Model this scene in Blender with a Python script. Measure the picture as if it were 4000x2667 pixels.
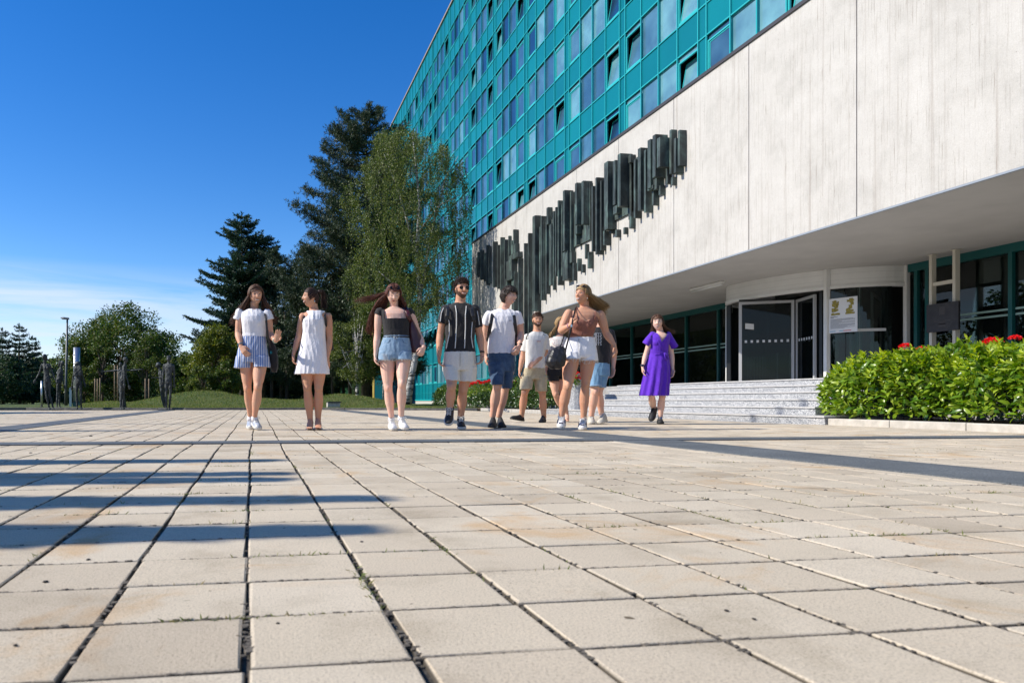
import bpy, math, random
import numpy as np
from mathutils import Vector, Matrix
R = math.radians
random.seed(7); rng = np.random.default_rng(7)
SC = bpy.context.scene
for o in list(bpy.data.objects): bpy.data.objects.remove(o)

# ---------------------------------------------------------------- camera
F, XC, YH, H = 2862.0, 1473.0, 1563.0, 0.34       # focal length, principal column, horizon row (photo pixels); eye height
TH = math.atan(473.0 / F); CT, ST = math.cos(TH), math.sin(TH)
cd = bpy.data.cameras.new('camera'); cam = bpy.data.objects.new('camera', cd); SC.collection.objects.link(cam)
cam.location = (0, 0, H); cam.rotation_euler = (R(90), 0, -TH)
cd.sensor_width = 36; cd.lens = 36 * F / 4000
cd.shift_x = (2000 - XC) / 4000; cd.shift_y = (YH - 1333.5) / 4000
cd.clip_start = 0.05; cd.clip_end = 3000
cd.dof.use_dof = True; cd.dof.focus_distance = 9.3; cd.dof.aperture_fstop = 8.0
SC.camera = cam
# ---------------------------------------------------------------- light
SUN_EL = 37.0
ts = Vector((-math.cos(R(4)), math.sin(R(4)), 0)); ts = ts * math.cos(R(SUN_EL)) + Vector((0, 0, math.sin(R(SUN_EL))))
sd = bpy.data.lights.new('sun', 'SUN'); sd.energy = 5.0; sd.angle = R(0.5); sd.color = (1.0, 0.945, 0.84)
so = bpy.data.objects.new('sun', sd); SC.collection.objects.link(so); so.rotation_euler = ts.to_track_quat('Z', 'Y').to_euler()
W = bpy.data.worlds.new('World'); SC.world = W; W.use_nodes = True
wn, wl = W.node_tree.nodes, W.node_tree.links; wn.clear()
def wnode(t, **k):
    n = wn.new(t)
    for a, b in k.items(): setattr(n, a, b)
    return n
sky = wnode('ShaderNodeTexSky', sky_type='NISHITA', sun_disc=False)
sky.sun_elevation = R(SUN_EL); sky.sun_rotation = math.atan2(ts.x, ts.y); sky.air_density = 1.0; sky.dust_density = 0.15; sky.ozone_density = 3.0; sky.altitude = 600
hs = wnode('ShaderNodeHueSaturation'); hs.inputs['Saturation'].default_value = 1.38; hs.inputs['Value'].default_value = 1.45; hs.inputs['Hue'].default_value = 0.511
wl.new(sky.outputs[0], hs.inputs['Color'])
tc = wnode('ShaderNodeTexCoord')
sep = wnode('ShaderNodeSeparateXYZ'); wl.new(tc.outputs['Generated'], sep.inputs[0])
mp = wnode('ShaderNodeMapping'); mp.inputs['Scale'].default_value = (1.0, 1.0, 9.0); mp.inputs['Rotation'].default_value = (R(3), R(-4), 0)
wl.new(tc.outputs['Generated'], mp.inputs[0])
nz = wnode('ShaderNodeTexNoise'); nz.inputs['Scale'].default_value = 3.2; nz.inputs['Detail'].default_value = 9; nz.inputs['Roughness'].default_value = 0.62; nz.inputs['Distortion'].default_value = 0.5
wl.new(mp.outputs[0], nz.inputs['Vector'])
cr = wnode('ShaderNodeValToRGB'); cr.color_ramp.elements[0].position = 0.30; cr.color_ramp.elements[1].position = 0.56
wl.new(nz.outputs['Fac'], cr.inputs[0])
er = wnode('ShaderNodeValToRGB')   # cloud bank hangs low over the horizon
e = er.color_ramp.elements; e[0].position = 0.0; e[0].color = (1, 1, 1, 1); e[1].position = 0.175; e[1].color = (0, 0, 0, 1)
m = er.color_ramp.elements.new(0.13); m.color = (0.9, .9, .9, 1)
wl.new(sep.outputs['Z'], er.inputs[0])
ar = wnode('ShaderNodeMapRange'); ar.inputs['From Min'].default_value = 0.3; ar.inputs['From Max'].default_value = -0.35; ar.inputs['To Min'].default_value = 0.12; ar.inputs['To Max'].default_value = 1.0
wl.new(sep.outputs['X'], ar.inputs[0])
m1 = wnode('ShaderNodeMath', operation='MULTIPLY'); m2 = wnode('ShaderNodeMath', operation='MULTIPLY'); m3 = wnode('ShaderNodeMath', operation='MULTIPLY'); m3.inputs[1].default_value = 0.9
wl.new(cr.outputs[0], m1.inputs[0]); wl.new(er.outputs[0], m1.inputs[1]); wl.new(m1.outputs[0], m2.inputs[0]); wl.new(ar.outputs[0], m2.inputs[1]); wl.new(m2.outputs[0], m3.inputs[0])
mx = wnode('ShaderNodeMixRGB'); mx.inputs[2].default_value = (6.6, 7.3, 8.8, 1)
wl.new(m3.outputs[0], mx.inputs[0]); wl.new(hs.outputs[0], mx.inputs[1])
bg = wnode('ShaderNodeBackground'); bg.inputs[1].default_value = 0.10
wl.new(mx.outputs[0], bg.inputs[0])
wo = wnode('ShaderNodeOutputWorld'); wl.new(bg.outputs[0], wo.inputs[0])
SC.view_settings.view_transform = 'Standard'; SC.view_settings.look = 'None'; SC.view_settings.gamma = 1.0; SC.view_settings.exposure = 0.30
SC.cycles.max_bounces = 6; SC.cycles.transparent_max_bounces = 12; SC.cycles.use_denoising = True
SC.cycles.caustics_reflective = False; SC.cycles.caustics_refractive = False

# ---------------------------------------------------------------- helpers
def at(px, py, d):                      # photo pixel at a given camera depth -> world point
    cx = (px - XC) * d / F
    return Vector((cx * CT + d * ST, -cx * ST + d * CT, H + (YH - py) * d / F))
def gp(px, py): return at(px, py, F * H / (py - YH))         # photo pixel on the ground
def plX(px, X): return (X / ((px - 1000) / F * CT) - X * ST) / CT        # Y of a column on a plane x = X
def plZ(px, py, X): return H + (YH - py) * X / ((px - 1000) * CT)
ORG = {}
def org(o): return ORG.get(o.name, Vector((0, 0, 0))) if o is not None else Vector((0, 0, 0))
def props(o, label=None, cat=None, group=None, kind=None):
    if label: o['label'] = label
    if cat: o['category'] = cat
    if group: o['group'] = group
    if kind: o['kind'] = kind
    return o
def thing(name, loc, label, cat, group=None):
    o = bpy.data.objects.new(name, None); SC.collection.objects.link(o); o.location = loc; o.empty_display_size = 0.2
    ORG[o.name] = Vector(loc); return props(o, label, cat, group)
def link(name, me, mat, parent, smooth):
    o = bpy.data.objects.new(name, me); SC.collection.objects.link(o)
    if mat is not None: me.materials.append(mat)
    if parent is not None: o.parent = parent; ORG[o.name] = org(parent)
    else: ORG[o.name] = Vector((0, 0, 0))
    if smooth: me.shade_smooth()
    return o
def bulk(name, V, Fc, mat, parent=None, smooth=False):
    V = np.asarray(V, dtype=np.float32) - np.array(org(parent), dtype=np.float32)
    Fc = np.asarray(Fc, dtype=np.int32); k = Fc.shape[1]
    me = bpy.data.meshes.new(name); me.vertices.add(len(V)); me.vertices.foreach_set('co', V.ravel())
    me.loops.add(Fc.size); me.loops.foreach_set('vertex_index', Fc.ravel())
    me.polygons.add(len(Fc)); me.polygons.foreach_set('loop_start', np.arange(0, Fc.size, k, dtype=np.int32))
    me.update(calc_edges=True)
    if not smooth: me.shade_flat()
    return link(name, me, mat, parent, smooth)
class MB:
    def __init__(s): s.v = []; s.f = []
    def add(s, vs, fs):
        n = len(s.v); s.v += [tuple(v) for v in vs]; s.f += [tuple(i + n for i in f) for f in fs]; return s
    def box(s, a, b):
        x0, y0, z0 = a; x1, y1, z1 = b
        if x0 > x1: x0, x1 = x1, x0
        if y0 > y1: y0, y1 = y1, y0
        if z0 > z1: z0, z1 = z1, z0
        return s.add([(x0,y0,z0),(x1,y0,z0),(x1,y1,z0),(x0,y1,z0),(x0,y0,z1),(x1,y0,z1),(x1,y1,z1),(x0,y1,z1)],
                     [(0,3,2,1),(4,5,6,7),(0,1,5,4),(1,2,6,5),(2,3,7,6),(3,0,4,7)])
    def prism(s, pts, z0, z1):          # polygon in plan, counter-clockwise
        n = len(pts); vs = [(p[0], p[1], z0) for p in pts] + [(p[0], p[1], z1) for p in pts]
        return s.add(vs, [tuple(range(n))[::-1], tuple(range(n, 2*n))] + [(i, (i+1) % n, n + (i+1) % n, n + i) for i in range(n)])
    def obox(s, c, ax, ay, az):          # box from centre and half-axis vectors
        c = Vector(c); vs = []
        for k in (-1, 1):
            for i, j in ((-1,-1),(1,-1),(1,1),(-1,1)): vs.append(c + ax*i + ay*j + az*k)
        return s.add(vs, [(0,3,2,1),(4,5,6,7),(0,1,5,4),(1,2,6,5),(2,3,7,6),(3,0,4,7)])
    def loft(s, rings, cap=True):
        n = len(rings[0]); vs = [p for r in rings for p in r]; fs = []
        for i in range(len(rings) - 1):
            for j in range(n): fs.append((i*n + j, i*n + (j+1) % n, (i+1)*n + (j+1) % n, (i+1)*n + j))
        if cap: fs.append(tuple(range(n))[::-1]); fs.append(tuple(range((len(rings)-1)*n, len(rings)*n)))
        return s.add(vs, fs)
    def tube(s, pts, rad, n=8, flat=None, cap=True):
        pts = [Vector(p) for p in pts]
        if not hasattr(rad, '__len__'): rad = [rad] * len(pts)
        rings = []; up = None
        for i, p in enumerate(pts):
            t = (pts[min(i+1, len(pts)-1)] - pts[max(i-1, 0)])
            t = t.normalized() if t.length > 1e-9 else Vector((0, 0, 1))
            if up is None:
                up = Vector((0, 0, 1)) if abs(t.z) < 0.9 else Vector((0, 1, 0))
                if flat is not None: up = Vector(flat)
            a = t.cross(up)
            if a.length < 1e-6: a = t.orthogonal()
            a.normalize(); b = t.cross(a).normalized(); up = -b if flat is None else up
            r = rad[i]; ra, rb = (r if hasattr(r, '__len__') else (r, r))
            rings.append([p + a * (math.cos(2*math.pi*k/n) * ra) + b * (math.sin(2*math.pi*k/n) * rb) for k in range(n)])
        return s.loft(rings, cap)
    def ell(s, c, r, n=12, m=8, M=None):
        c = Vector(c); rings = []
        vs = []; fs = []
        for i in range(1, m):
            th = math.pi * i / m
            for j in range(n):
                ph = 2*math.pi*j/n; q = Vector((r[0]*math.sin(th)*math.cos(ph), r[1]*math.sin(th)*math.sin(ph), r[2]*math.cos(th)))
                vs.append(c + (M @ q if M else q))
        for q, sgn in ((Vector((0,0,r[2])), 1), (Vector((0,0,-r[2])), -1)): vs.append(c + (M @ q if M else q))
        T, B = len(vs) - 2, len(vs) - 1
        for i in range(m - 2):
            for j in range(n): fs.append((i*n+j, (i+1)*n+j, (i+1)*n+(j+1) % n, i*n+(j+1) % n))
        for j in range(n): fs.append((T, j, (j+1) % n)); fs.append((B, (m-2)*n+(j+1) % n, (m-2)*n+j))
        return s.add(vs, fs)
    def build(s, name, mat, parent=None, smooth=False, bevel=0):
        o = org(parent); me = bpy.data.meshes.new(name)
        me.from_pydata([(v[0]-o[0], v[1]-o[1], v[2]-o[2]) for v in s.v], [], s.f); me.update()
        ob = link(name, me, mat, parent, smooth)
        if bevel:
            md = ob.modifiers.new('bevel', 'BEVEL'); md.width = bevel; md.segments = 2; md.limit_method = 'ANGLE'
        return ob
# ---------------------------------------------------------------- materials
def newmat(name):
    m = bpy.data.materials.new(name); m.use_nodes = True; nt = m.node_tree
    return m, nt, nt.nodes['Principled BSDF']
def N(nt, t, **k):
    n = nt.nodes.new(t)
    for a, b in k.items(): setattr(n, a, b)
    return n
def ramp(nt, src, stops):
    r = N(nt, 'ShaderNodeValToRGB'); el = r.color_ramp.elements
    el[0].position, el[0].color = stops[0][0], tuple(stops[0][1]) + (1,)
    el[1].position, el[1].color = stops[-1][0], tuple(stops[-1][1]) + (1,)
    for p, c in stops[1:-1]: q = el.new(p); q.color = tuple(c) + (1,)
    nt.links.new(src, r.inputs[0]); return r.outputs[0]
def noise(nt, scale, detail=4, rough=0.55, vec=None, sc=(1, 1, 1), dist=0):
    if vec is None: vec = N(nt, 'ShaderNodeTexCoord').outputs['Object']
    if sc != (1, 1, 1):
        mp = N(nt, 'ShaderNodeMapping'); mp.inputs['Scale'].default_value = sc; nt.links.new(vec, mp.inputs[0]); vec = mp.outputs[0]
    n = N(nt, 'ShaderNodeTexNoise'); n.inputs['Scale'].default_value = scale; n.inputs['Detail'].default_value = detail; n.inputs['Roughness'].default_value = rough; n.inputs['Distortion'].default_value = dist
    nt.links.new(vec, n.inputs['Vector']); return n.outputs['Fac']
def bump(nt, b, src, strength, dist=0.01):
    k = N(nt, 'ShaderNodeBump'); k.inputs['Strength'].default_value = strength; k.inputs['Distance'].default_value = dist
    nt.links.new(src, k.inputs['Height'])
    if b.inputs['Normal'].is_linked: nt.links.new(b.inputs['Normal'].links[0].from_socket, k.inputs['Normal'])
    nt.links.new(k.outputs[0], b.inputs['Normal'])
def pm(name, c, c2=None, scale=8, rough=0.6, metal=0, bmp=0, bscale=40, sc=(1, 1, 1), lo=0.35, hi=0.65, detail=4, spec=0.5, coat=0, bd=0.005):
    m, nt, b = newmat(name)
    b.inputs['Base Color'].default_value = tuple(c) + (1,); b.inputs['Roughness'].default_value = rough; b.inputs['Metallic'].default_value = metal
    b.inputs['Specular IOR Level'].default_value = spec; b.inputs['Coat Weight'].default_value = coat
    if c2 is not None: nt.links.new(ramp(nt, noise(nt, scale, detail, sc=sc), [(lo, c), (hi, c2)]), b.inputs['Base Color'])
    if bmp: bump(nt, b, noise(nt, bscale, 4, sc=sc), bmp, bd)
    return m
def leafmat(name, cols, rough=0.5, trans=0.25, spec=0.4):
    m, nt, b = newmat(name); g = N(nt, 'ShaderNodeNewGeometry')
    n = len(cols); col = ramp(nt, g.outputs['Random Per Island'], [(i / (n - 1), c) for i, c in enumerate(cols)])
    nt.links.new(col, b.inputs['Base Color']); b.inputs['Roughness'].default_value = rough; b.inputs['Specular IOR Level'].default_value = spec
    t = N(nt, 'ShaderNodeBsdfTranslucent'); mxs = N(nt, 'ShaderNodeMixShader'); mxs.inputs[0].default_value = trans
    br = N(nt, 'ShaderNodeHueSaturation'); br.inputs['Value'].default_value = 1.6; br.inputs['Saturation'].default_value = 1.1
    nt.links.new(col, br.inputs['Color']); nt.links.new(br.outputs[0], t.inputs[0])
    nt.links.new(b.outputs[0], mxs.inputs[1]); nt.links.new(t.outputs[0], mxs.inputs[2]); nt.links.new(mxs.outputs[0], nt.nodes['Material Output'].inputs[0])
    return m
def glassmat(name, tint=(0.55, 0.65, 0.65), rough=0.01, ior=1.5, body=(0.02, 0.03, 0.03), opac=0.25):
    m, nt, b = newmat(name); nt.nodes.remove(b)
    fr = N(nt, 'ShaderNodeFresnel'); fr.inputs[0].default_value = ior
    tr = N(nt, 'ShaderNodeBsdfTransparent'); tr.inputs[0].default_value = tint + (1,)
    df = N(nt, 'ShaderNodeBsdfDiffuse'); df.inputs[0].default_value = body + (1,)
    gl = N(nt, 'ShaderNodeBsdfGlossy'); gl.inputs['Roughness'].default_value = rough; gl.inputs[0].default_value = (0.72, 0.76, 0.76, 1)
    a = N(nt, 'ShaderNodeMixShader'); a.inputs[0].default_value = opac; c = N(nt, 'ShaderNodeMixShader')
    nt.links.new(tr.outputs[0], a.inputs[1]); nt.links.new(df.outputs[0], a.inputs[2]); nt.links.new(fr.outputs[0], c.inputs[0])
    nt.links.new(a.outputs[0], c.inputs[1]); nt.links.new(gl.outputs[0], c.inputs[2]); nt.links.new(c.outputs[0], nt.nodes['Material Output'].inputs[0])
    return m
def snoise(P, scale, seed=0, octs=3):       # cheap smooth noise over an (n,3) array, about -1..1
    r = np.random.default_rng(seed); out = np.zeros(len(P)); amp = 1; tot = 0
    for o in range(octs):
        for k in range(4):
            d = r.normal(size=3); d /= np.linalg.norm(d)
            out += amp * np.sin(P @ d * scale * (1.7 ** o) * r.uniform(.7, 1.4) + r.uniform(0, 6.28)) * 0.5
        tot += amp; amp *= .6
    return out / tot
# ================================================================ SETTING: ground
m_tile, nt, b = newmat('paving slabs')
g = N(nt, 'ShaderNodeNewGeometry'); tcn = N(nt, 'ShaderNodeTexCoord').outputs['Object']
base = ramp(nt, g.outputs['Random Per Island'], [(0, (0.49, 0.42, 0.33)), (0.12, (0.565, 0.49, 0.388)), (0.6, (0.595, 0.52, 0.412)), (1, (0.635, 0.562, 0.455))])
def mulc(a, bsock, fac=1.0, mode='MULTIPLY'):
    mm = N(nt, 'ShaderNodeMixRGB', blend_type=mode); mm.inputs[0].default_value = fac
    nt.links.new(a, mm.inputs[1])
    if hasattr(bsock, 'is_linked') or hasattr(bsock, 'node'): nt.links.new(bsock, mm.inputs[2])
    else: mm.inputs[2].default_value = bsock
    return mm.outputs[0]
g1 = ramp(nt, noise(nt, 260, 3, .7, tcn), [(0.31, (0.50, 0.48, 0.46)), (0.45, (0.95, 0.94, .93)), (0.72, (1.18, 1.16, 1.13))])
g2 = ramp(nt, noise(nt, 3.5, 6, .65, tcn), [(0.30, (0.78, 0.76, 0.72)), (0.48, (.99, .985, .97)), (0.7, (1.04, 1.03, 1.01))])
st = ramp(nt, noise(nt, 1.7, 5, .7, tcn, dist=1.0), [(0.55, (1, 1, 1)), (0.68, (0.95, 0.80, 0.64))])
sp = ramp(nt, noise(nt, 22, 2, .5, tcn), [(0.235, (0.25, 0.23, 0.2)), (0.26, (1, 1, 1))])
c = mulc(mulc(mulc(mulc(base, g1), g2), st), sp)
sz = N(nt, 'ShaderNodeSeparateXYZ'); nt.links.new(tcn, sz.inputs[0]); dz = N(nt, 'ShaderNodeMapRange'); dz.inputs['From Min'].default_value = -.0011; dz.inputs['From Max'].default_value = -.0034; nt.links.new(sz.outputs['Z'], dz.inputs[0])
dm = N(nt, 'ShaderNodeMixRGB'); nt.links.new(dz.outputs[0], dm.inputs[0]); nt.links.new(c, dm.inputs[1]); dm.inputs[2].default_value = (.085, .072, .055, 1); c = dm.outputs[0]
isl = ramp(nt, noise(nt, .55, 3, .5, tcn), [(.35, (.93, .92, .90)), (.65, (1.04, 1.03, 1.02))]); c = mulc(c, isl)
nt.links.new(c, b.inputs['Base Color'])
b.inputs['Roughness'].default_value = 0.85; b.inputs['Specular IOR Level'].default_value = 0.3
bump(nt, b, noise(nt, 230, 4, .75, tcn), 0.55, 0.003)
m_joint = pm('joint grit', (0.030, 0.026, 0.020), (0.085, 0.075, 0.058), 180, 0.95, bmp=0.9, bscale=150)
m_band, nt, b = newmat('dark granite setts')
c1 = ramp(nt, noise(nt, 210, 3, .7), [(0.32, (0.035, 0.042, 0.05)), (0.5, (0.10, 0.115, 0.13)), (0.68, (0.22, 0.24, 0.26))])
c2 = ramp(nt, noise(nt, 2.2, 5, .6), [(0.3, (0.7, 0.7, 0.7)), (0.7, (1.15, 1.12, 1.08))])
nt.links.new(mulc(c1, c2), b.inputs['Base Color']); b.inputs['Roughness'].default_value = 0.75
bump(nt, b, noise(nt, 210, 3), 0.4, 0.003)
m_grass, nt, b = newmat('mown grass')
c1 = ramp(nt, noise(nt, 1.1, 6, .65), [(0.3, (0.06, 0.105, 0.018)), (0.5, (0.10, 0.145, 0.026)), (0.7, (0.19, 0.19, 0.055))])
c2 = ramp(nt, noise(nt, 40, 4, .7), [(0.3, (0.45, 0.5, 0.4)), (0.7, (1.25, 1.25, 1.1))])
nt.links.new(mulc(c1, c2), b.inputs['Base Color']); b.inputs['Roughness'].default_value = 0.9; bump(nt, b, noise(nt, 60, 5, .8), 1.0, 0.08)
m_soil = pm('dark soil', (0.035, 0.022, 0.014), (0.11, 0.07, 0.045), 30, 0.95, bmp=1, bscale=45, bd=.03)
m_kerb = pm('pale kerb stone', (0.40, 0.37, 0.32), (0.52, 0.48, 0.42), 9, 0.85, bmp=0.35, bscale=90)
m_kerbd = pm('dark kerb stone', (0.09, 0.088, 0.082), (0.17, 0.165, 0.15), 9, 0.85, bmp=0.35, bscale=90)
# far ground sheet
mb = MB(); mb.add([(-900, -60, -0.06), (900, -60, -0.06), (900, 1600, -0.06), (-900, 1600, -0.06)], [(0, 1, 2, 3)])
props(mb.build('ground', m_grass), kind='structure')
# plaza bed under the slabs (joint grit shows between them)
mb = MB(); mb.add([(-60, -6, -0.0085), (16, -6, -0.0085), (16, 23, -0.0085), (7.6, 23, -0.0085), (7.6, 26.5, -0.0085), (-60, 34, -0.0085)], [(0, 1, 2, 3, 4, 5)])
props(mb.build('paving_bed', m_joint), kind='structure')
# slabs: real bevelled slabs, slightly uneven, joints wandering a little
TX, TY = 0.2235, 0.2255
def wob(Y, X): return 0.006*np.sin(Y*0.9+0.5) + 0.0035*np.sin(Y*2.3+X*0.8) + 0.008*np.sin(Y*0.37+X*0.35+2)
cx, cy = [], []
for i in range(-104, 36):
    for j in range(-8, 150):
        X, Y = (i + 0.5) * TX - 0.026, (j + 0.5) * TY + 0.036
        lim = 24.6 - 0.30 * max(X + 2, -12) * 0.55 if X < 7.5 else 17.4
        if Y > (26.3 if X < 2 else 26.3 - (X-2)*0.55): continue
        dd = Y*CT + X*ST
        if X < -3.4*max(dd, 0)*.30-9: continue
        if X > 7.7 - max(0, (Y-9))*0.06: continue
        cx.append(X); cy.append(Y)
cx = np.array(cx); cy = np.array(cy); n = len(cx)
far = cy > 5.8
gx = 0.0031 + 0.0017*rng.random(n); gy = 0.0023 + 0.0017*rng.random(n)
hx, hy = TX/2 - gx + rng.normal(0, .0008, n), TY/2 - gy
ox = wob(cy, cx) + rng.normal(0, .0012, n); oy = 0.006*np.sin(cx*0.8 + 1) + rng.normal(0, .0012, n) + 0.004*np.sin(cx*3.1)
hz = rng.normal(0, .0006, n); tx = rng.normal(0, .0010, n); ty = rng.normal(0, .0009, n); rot = rng.normal(0, .004, n)
def ring(inset, z, k=3):
    pts = []
    for sx, sy in ((-1,-1),(1,-1),(1,1),(-1,1)):
        jx = rng.normal(0, .0011, n); jy = rng.normal(0, .0009, n)
        lx, ly = sx*(hx-inset) + jx, sy*(hy-inset) + jy
        pts.append(np.stack([cx+ox+lx-rot*ly, cy+oy+ly+rot*lx, z+hz+tx*lx+ty*ly], 1))
    return np.stack(pts, 1)
Rg = [ring(0, -0.02), ring(0.0, -0.0055), ring(0.0014, -0.0020), ring(0.0046, 0.0)]
V = np.concatenate(Rg, 1).reshape(-1, 3)
fl = []
for r_ in range(3):
    for k in range(4): fl.append((r_*4+k, r_*4+(k+1) % 4, (r_+1)*4+(k+1) % 4, (r_+1)*4+k))
fl.append((12, 13, 14, 15)); fl = np.array(fl)
Fc = (fl[None] + (np.arange(n)*16)[:, None, None]).reshape(-1, 4)
props(bulk('paving_slabs', V, Fc, m_tile), kind='structure')
# dark granite bands
def strip(pts, z=0.0065, th=0.02):
    mb = MB(); L = len(pts)
    for i in range(L-1):
        (a0, a1), (b0, b1) = pts[i], pts[i+1]
        mb.prism([a0, a1, b1, b0], z-th, z)
    return mb
ys = np.linspace(-2, 26.0, 57)
jit = lambda s: 0.006*math.sin(s*9.1) + 0.004*math.sin(s*23)
bx = lambda Y: 3.27 - 0.022*(Y - 2.5)
mb = MB()
for i in range(len(ys)-1):
    a, c_ = ys[i], ys[i+1] - 0.004
    top = 25.4 - 0.55*(bx(a)-2)
    if a > 24.5: break
    mb.prism([(bx(a)-.27+jit(a), a), (bx(a)+.27-jit(a+1), a), (bx(c_)+.27-jit(c_+1), c_), (bx(c_)-.27+jit(c_), c_)], -0.012, 0.0065)
for i in range(len(ys)-1):
    a, c_ = ys[i], ys[i+1] - 0.004
    if a > 25.4: break
    mb.prism([(-3.2+jit(a), a), (-2.7-jit(a+1), a), (-2.7-jit(c_+1), c_), (-3.2+jit(c_), c_)], -0.012, 0.0065)
xs = np.linspace(-14, 7.5, 44)
by = lambda X: 5.95 - 0.035*X
for i in range(len(xs)-1):
    a, c_ = xs[i], xs[i+1] - 0.004
    mb.prism([(a, by(a)-.165+jit(a)), (c_, by(c_)-.165+jit(c_)), (c_, by(c_)+.165-jit(c_)), (a, by(a)+.165-jit(a))], -0.012, 0.0095)
props(mb.build('granite_band', m_band), kind='structure')
# lawn with mounds beyond the plaza
kp = [(-60, 33.5), (-8.5, 29.2), (-2.4, 26.2), (2.0, 25.9), (7.3, 23.6), (7.3, 22.4)]
def kerbY(x):
    for (a, b2), (c_, d_) in zip(kp[:-1], kp[1:-1]):
        if a <= x <= c_: return b2 + (d_-b2)*(x-a)/(c_-a)
    return kp[-2][1]
def mound(X, Y):
    z = 0.03 + 0*X
    def gs(px, py, d, h, sx, sy):
        p = at(px, py, d); return h*np.exp(-((X-p.x)/sx)**2 - ((Y-p.y)/sy)**2)
    z = z + gs(440, 1563, 38, .38, 1.6, 2.5) + gs(720, 1563, 34, .86, 2.3, 2.2) + gs(860, 1563, 34.5, .45, 1.6, 2.2) + gs(1010, 1563, 33, .42, 1.9, 2.2) + gs(1150, 1563, 33, .16, 1.5, 2) + gs(1300, 1563, 33, .64, 1.3, 2.0) + gs(1400, 1563, 33.5, .42, 1.2, 2.0) + gs(1490, 1563, 33.5, .25, 1.0, 2)
    return .03 + (z-.03)*.64
gxs = np.linspace(-45, 16.2, 200); rows = 46; Vg = []
for r_ in range(rows):
    t = (r_/(rows-1))**1.5
    Y = np.array([kerbY(x) if x < 7.3 else 23.6 for x in gxs]); Y = Y + 0.12 + t*(62 - Y)
    fade = np.clip((Y - np.array([kerbY(x) if x < 7.3 else 23.6 for x in gxs]))/1.8, 0, 1)
    Z = 0.03 + (mound(gxs, Y)-.03)*fade + 0.012*np.sin(gxs*5+Y*3)*fade
    Vg.append(np.stack([gxs, Y, Z], 1))
Vg = np.array(Vg); nx = len(gxs)
idx = np.arange(rows*nx).reshape(rows, nx)
Fg = np.stack([idx[:-1, :-1], idx[:-1, 1:], idx[1:, 1:], idx[1:, :-1]], -1).reshape(-1, 4)
props(bulk('lawn', Vg.reshape(-1, 3), Fg, m_grass, smooth=True), kind='structure')
def lawnz(x, y):
    k = kerbY(x) if x < 7.3 else 23.6
    f = min(max((y-k)/1.8, 0), 1); return 0.03 + (float(mound(np.array([x]), np.array([y]))[0])-.03)*f
# grass blades over the mounds
NB = 90000
d_ = 25.5 + 13*rng.random(NB)**1.3; u_ = rng.uniform(300, 1900, NB)
cxx = (u_-XC)*d_/F; bx_ = cxx*CT + d_*ST; by_ = -cxx*ST + d_*CT
kb = np.array([kerbY(x) if x < 7.3 else 23.6 for x in bx_]); ok = (by_ > kb+.1) & (bx_ < 7.9)
bx_, by_, kb = bx_[ok], by_[ok], kb[ok]
bz_ = 0.03 + (mound(bx_, by_)-.03)*np.clip((by_-kb)/1.8, 0, 1); n = len(bx_)
an = rng.uniform(0, 6.28, n); w = 0.012; h = rng.uniform(.03, .085, n)
P0 = np.stack([bx_-np.cos(an)*w, by_-np.sin(an)*w, bz_-.01], 1); P1 = np.stack([bx_+np.cos(an)*w, by_+np.sin(an)*w, bz_-.01], 1)
P2 = np.stack([bx_+rng.normal(0, .02, n), by_+rng.normal(0, .02, n), bz_+h], 1)
m_blade = leafmat('grass blades', [(0.07, 0.13, 0.02), (0.12, 0.18, 0.03), (0.19, 0.20, 0.06), (0.28, 0.25, 0.11)], .7, .3)
props(bulk('grass', np.stack([P0, P1, P2], 1).reshape(-1, 3), np.arange(3*n).reshape(-1, 3), m_blade), 'short sunlit grass growing on the lawn mounds behind the kerb', 'grass', kind='stuff')
# kerbs
mb = MB()
for (a, b2), (c_, d_) in zip(kp[:-2], kp[1:-1]):
    A, B = Vector((a, b2, 0)), Vector((c_, d_, 0)); L = (B-A).length; k = max(1, int(L/1.0)); t = (B-A).normalized(); nn = Vector((-t.y, t.x, 0))
    for i in range(k):
        p, q = A + (B-A)*(i/k), A + (B-A)*((i+1)/k) - t*.008
        z = 0.075 + 0.006*math.sin(i*3.3+a)
        mb.prism([tuple(p)[:2], tuple(q)[:2], tuple(q+nn*.13)[:2], tuple(p+nn*.13)[:2]], -.05, z)
props(mb.build('kerb', m_kerbd, bevel=.008), kind='structure')
mb = MB()
Y = 23.4
while Y > 18.3: mb.box((7.34, Y-.99, -.05), (7.46, Y, .085)); Y -= 1.0
Y = 8.98
while Y > -3: mb.box((7.80, Y-.992, -.05), (7.93, Y, .088+.002*math.sin(Y*5))); Y -= 1.0
props(mb.build('bed_kerb', m_kerb, bevel=.01), kind='structure')
mb = MB(); mb.box((7.46, 18.3, -.05), (9.3, 33, .07)); mb.box((7.93, -3, -.05), (9.6, 9.7, .075))
props(mb.build('flower_bed', m_soil), kind='structure')
# ================================================================ granite steps
m_gran, nt, b = newmat('speckled granite')
vo = N(nt, 'ShaderNodeTexVoronoi'); vo.inputs['Scale'].default_value = 95; nt.links.new(N(nt, 'ShaderNodeTexCoord').outputs['Object'], vo.inputs['Vector'])
c1 = ramp(nt, vo.outputs['Color'], [(0.0, (0.07, 0.075, 0.09)), (0.3, (0.20, 0.21, 0.225)), (0.55, (0.40, 0.40, 0.40)), (1, (0.66, 0.65, 0.64))])
nt.links.new(c1, b.inputs['Base Color']); b.inputs['Roughness'].default_value = 0.45; bump(nt, b, noise(nt, 200, 3), .25, .003)
m_tread = pm('worn granite tread', (0.38, 0.37, 0.36), (0.58, 0.56, 0.53), 60, 0.6, bmp=.2, bscale=120)
root = thing('entrance_steps', (8, 13, 0), 'wide flight of six speckled grey granite steps below the glass entrance', 'steps')
RS = 0.121
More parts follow.
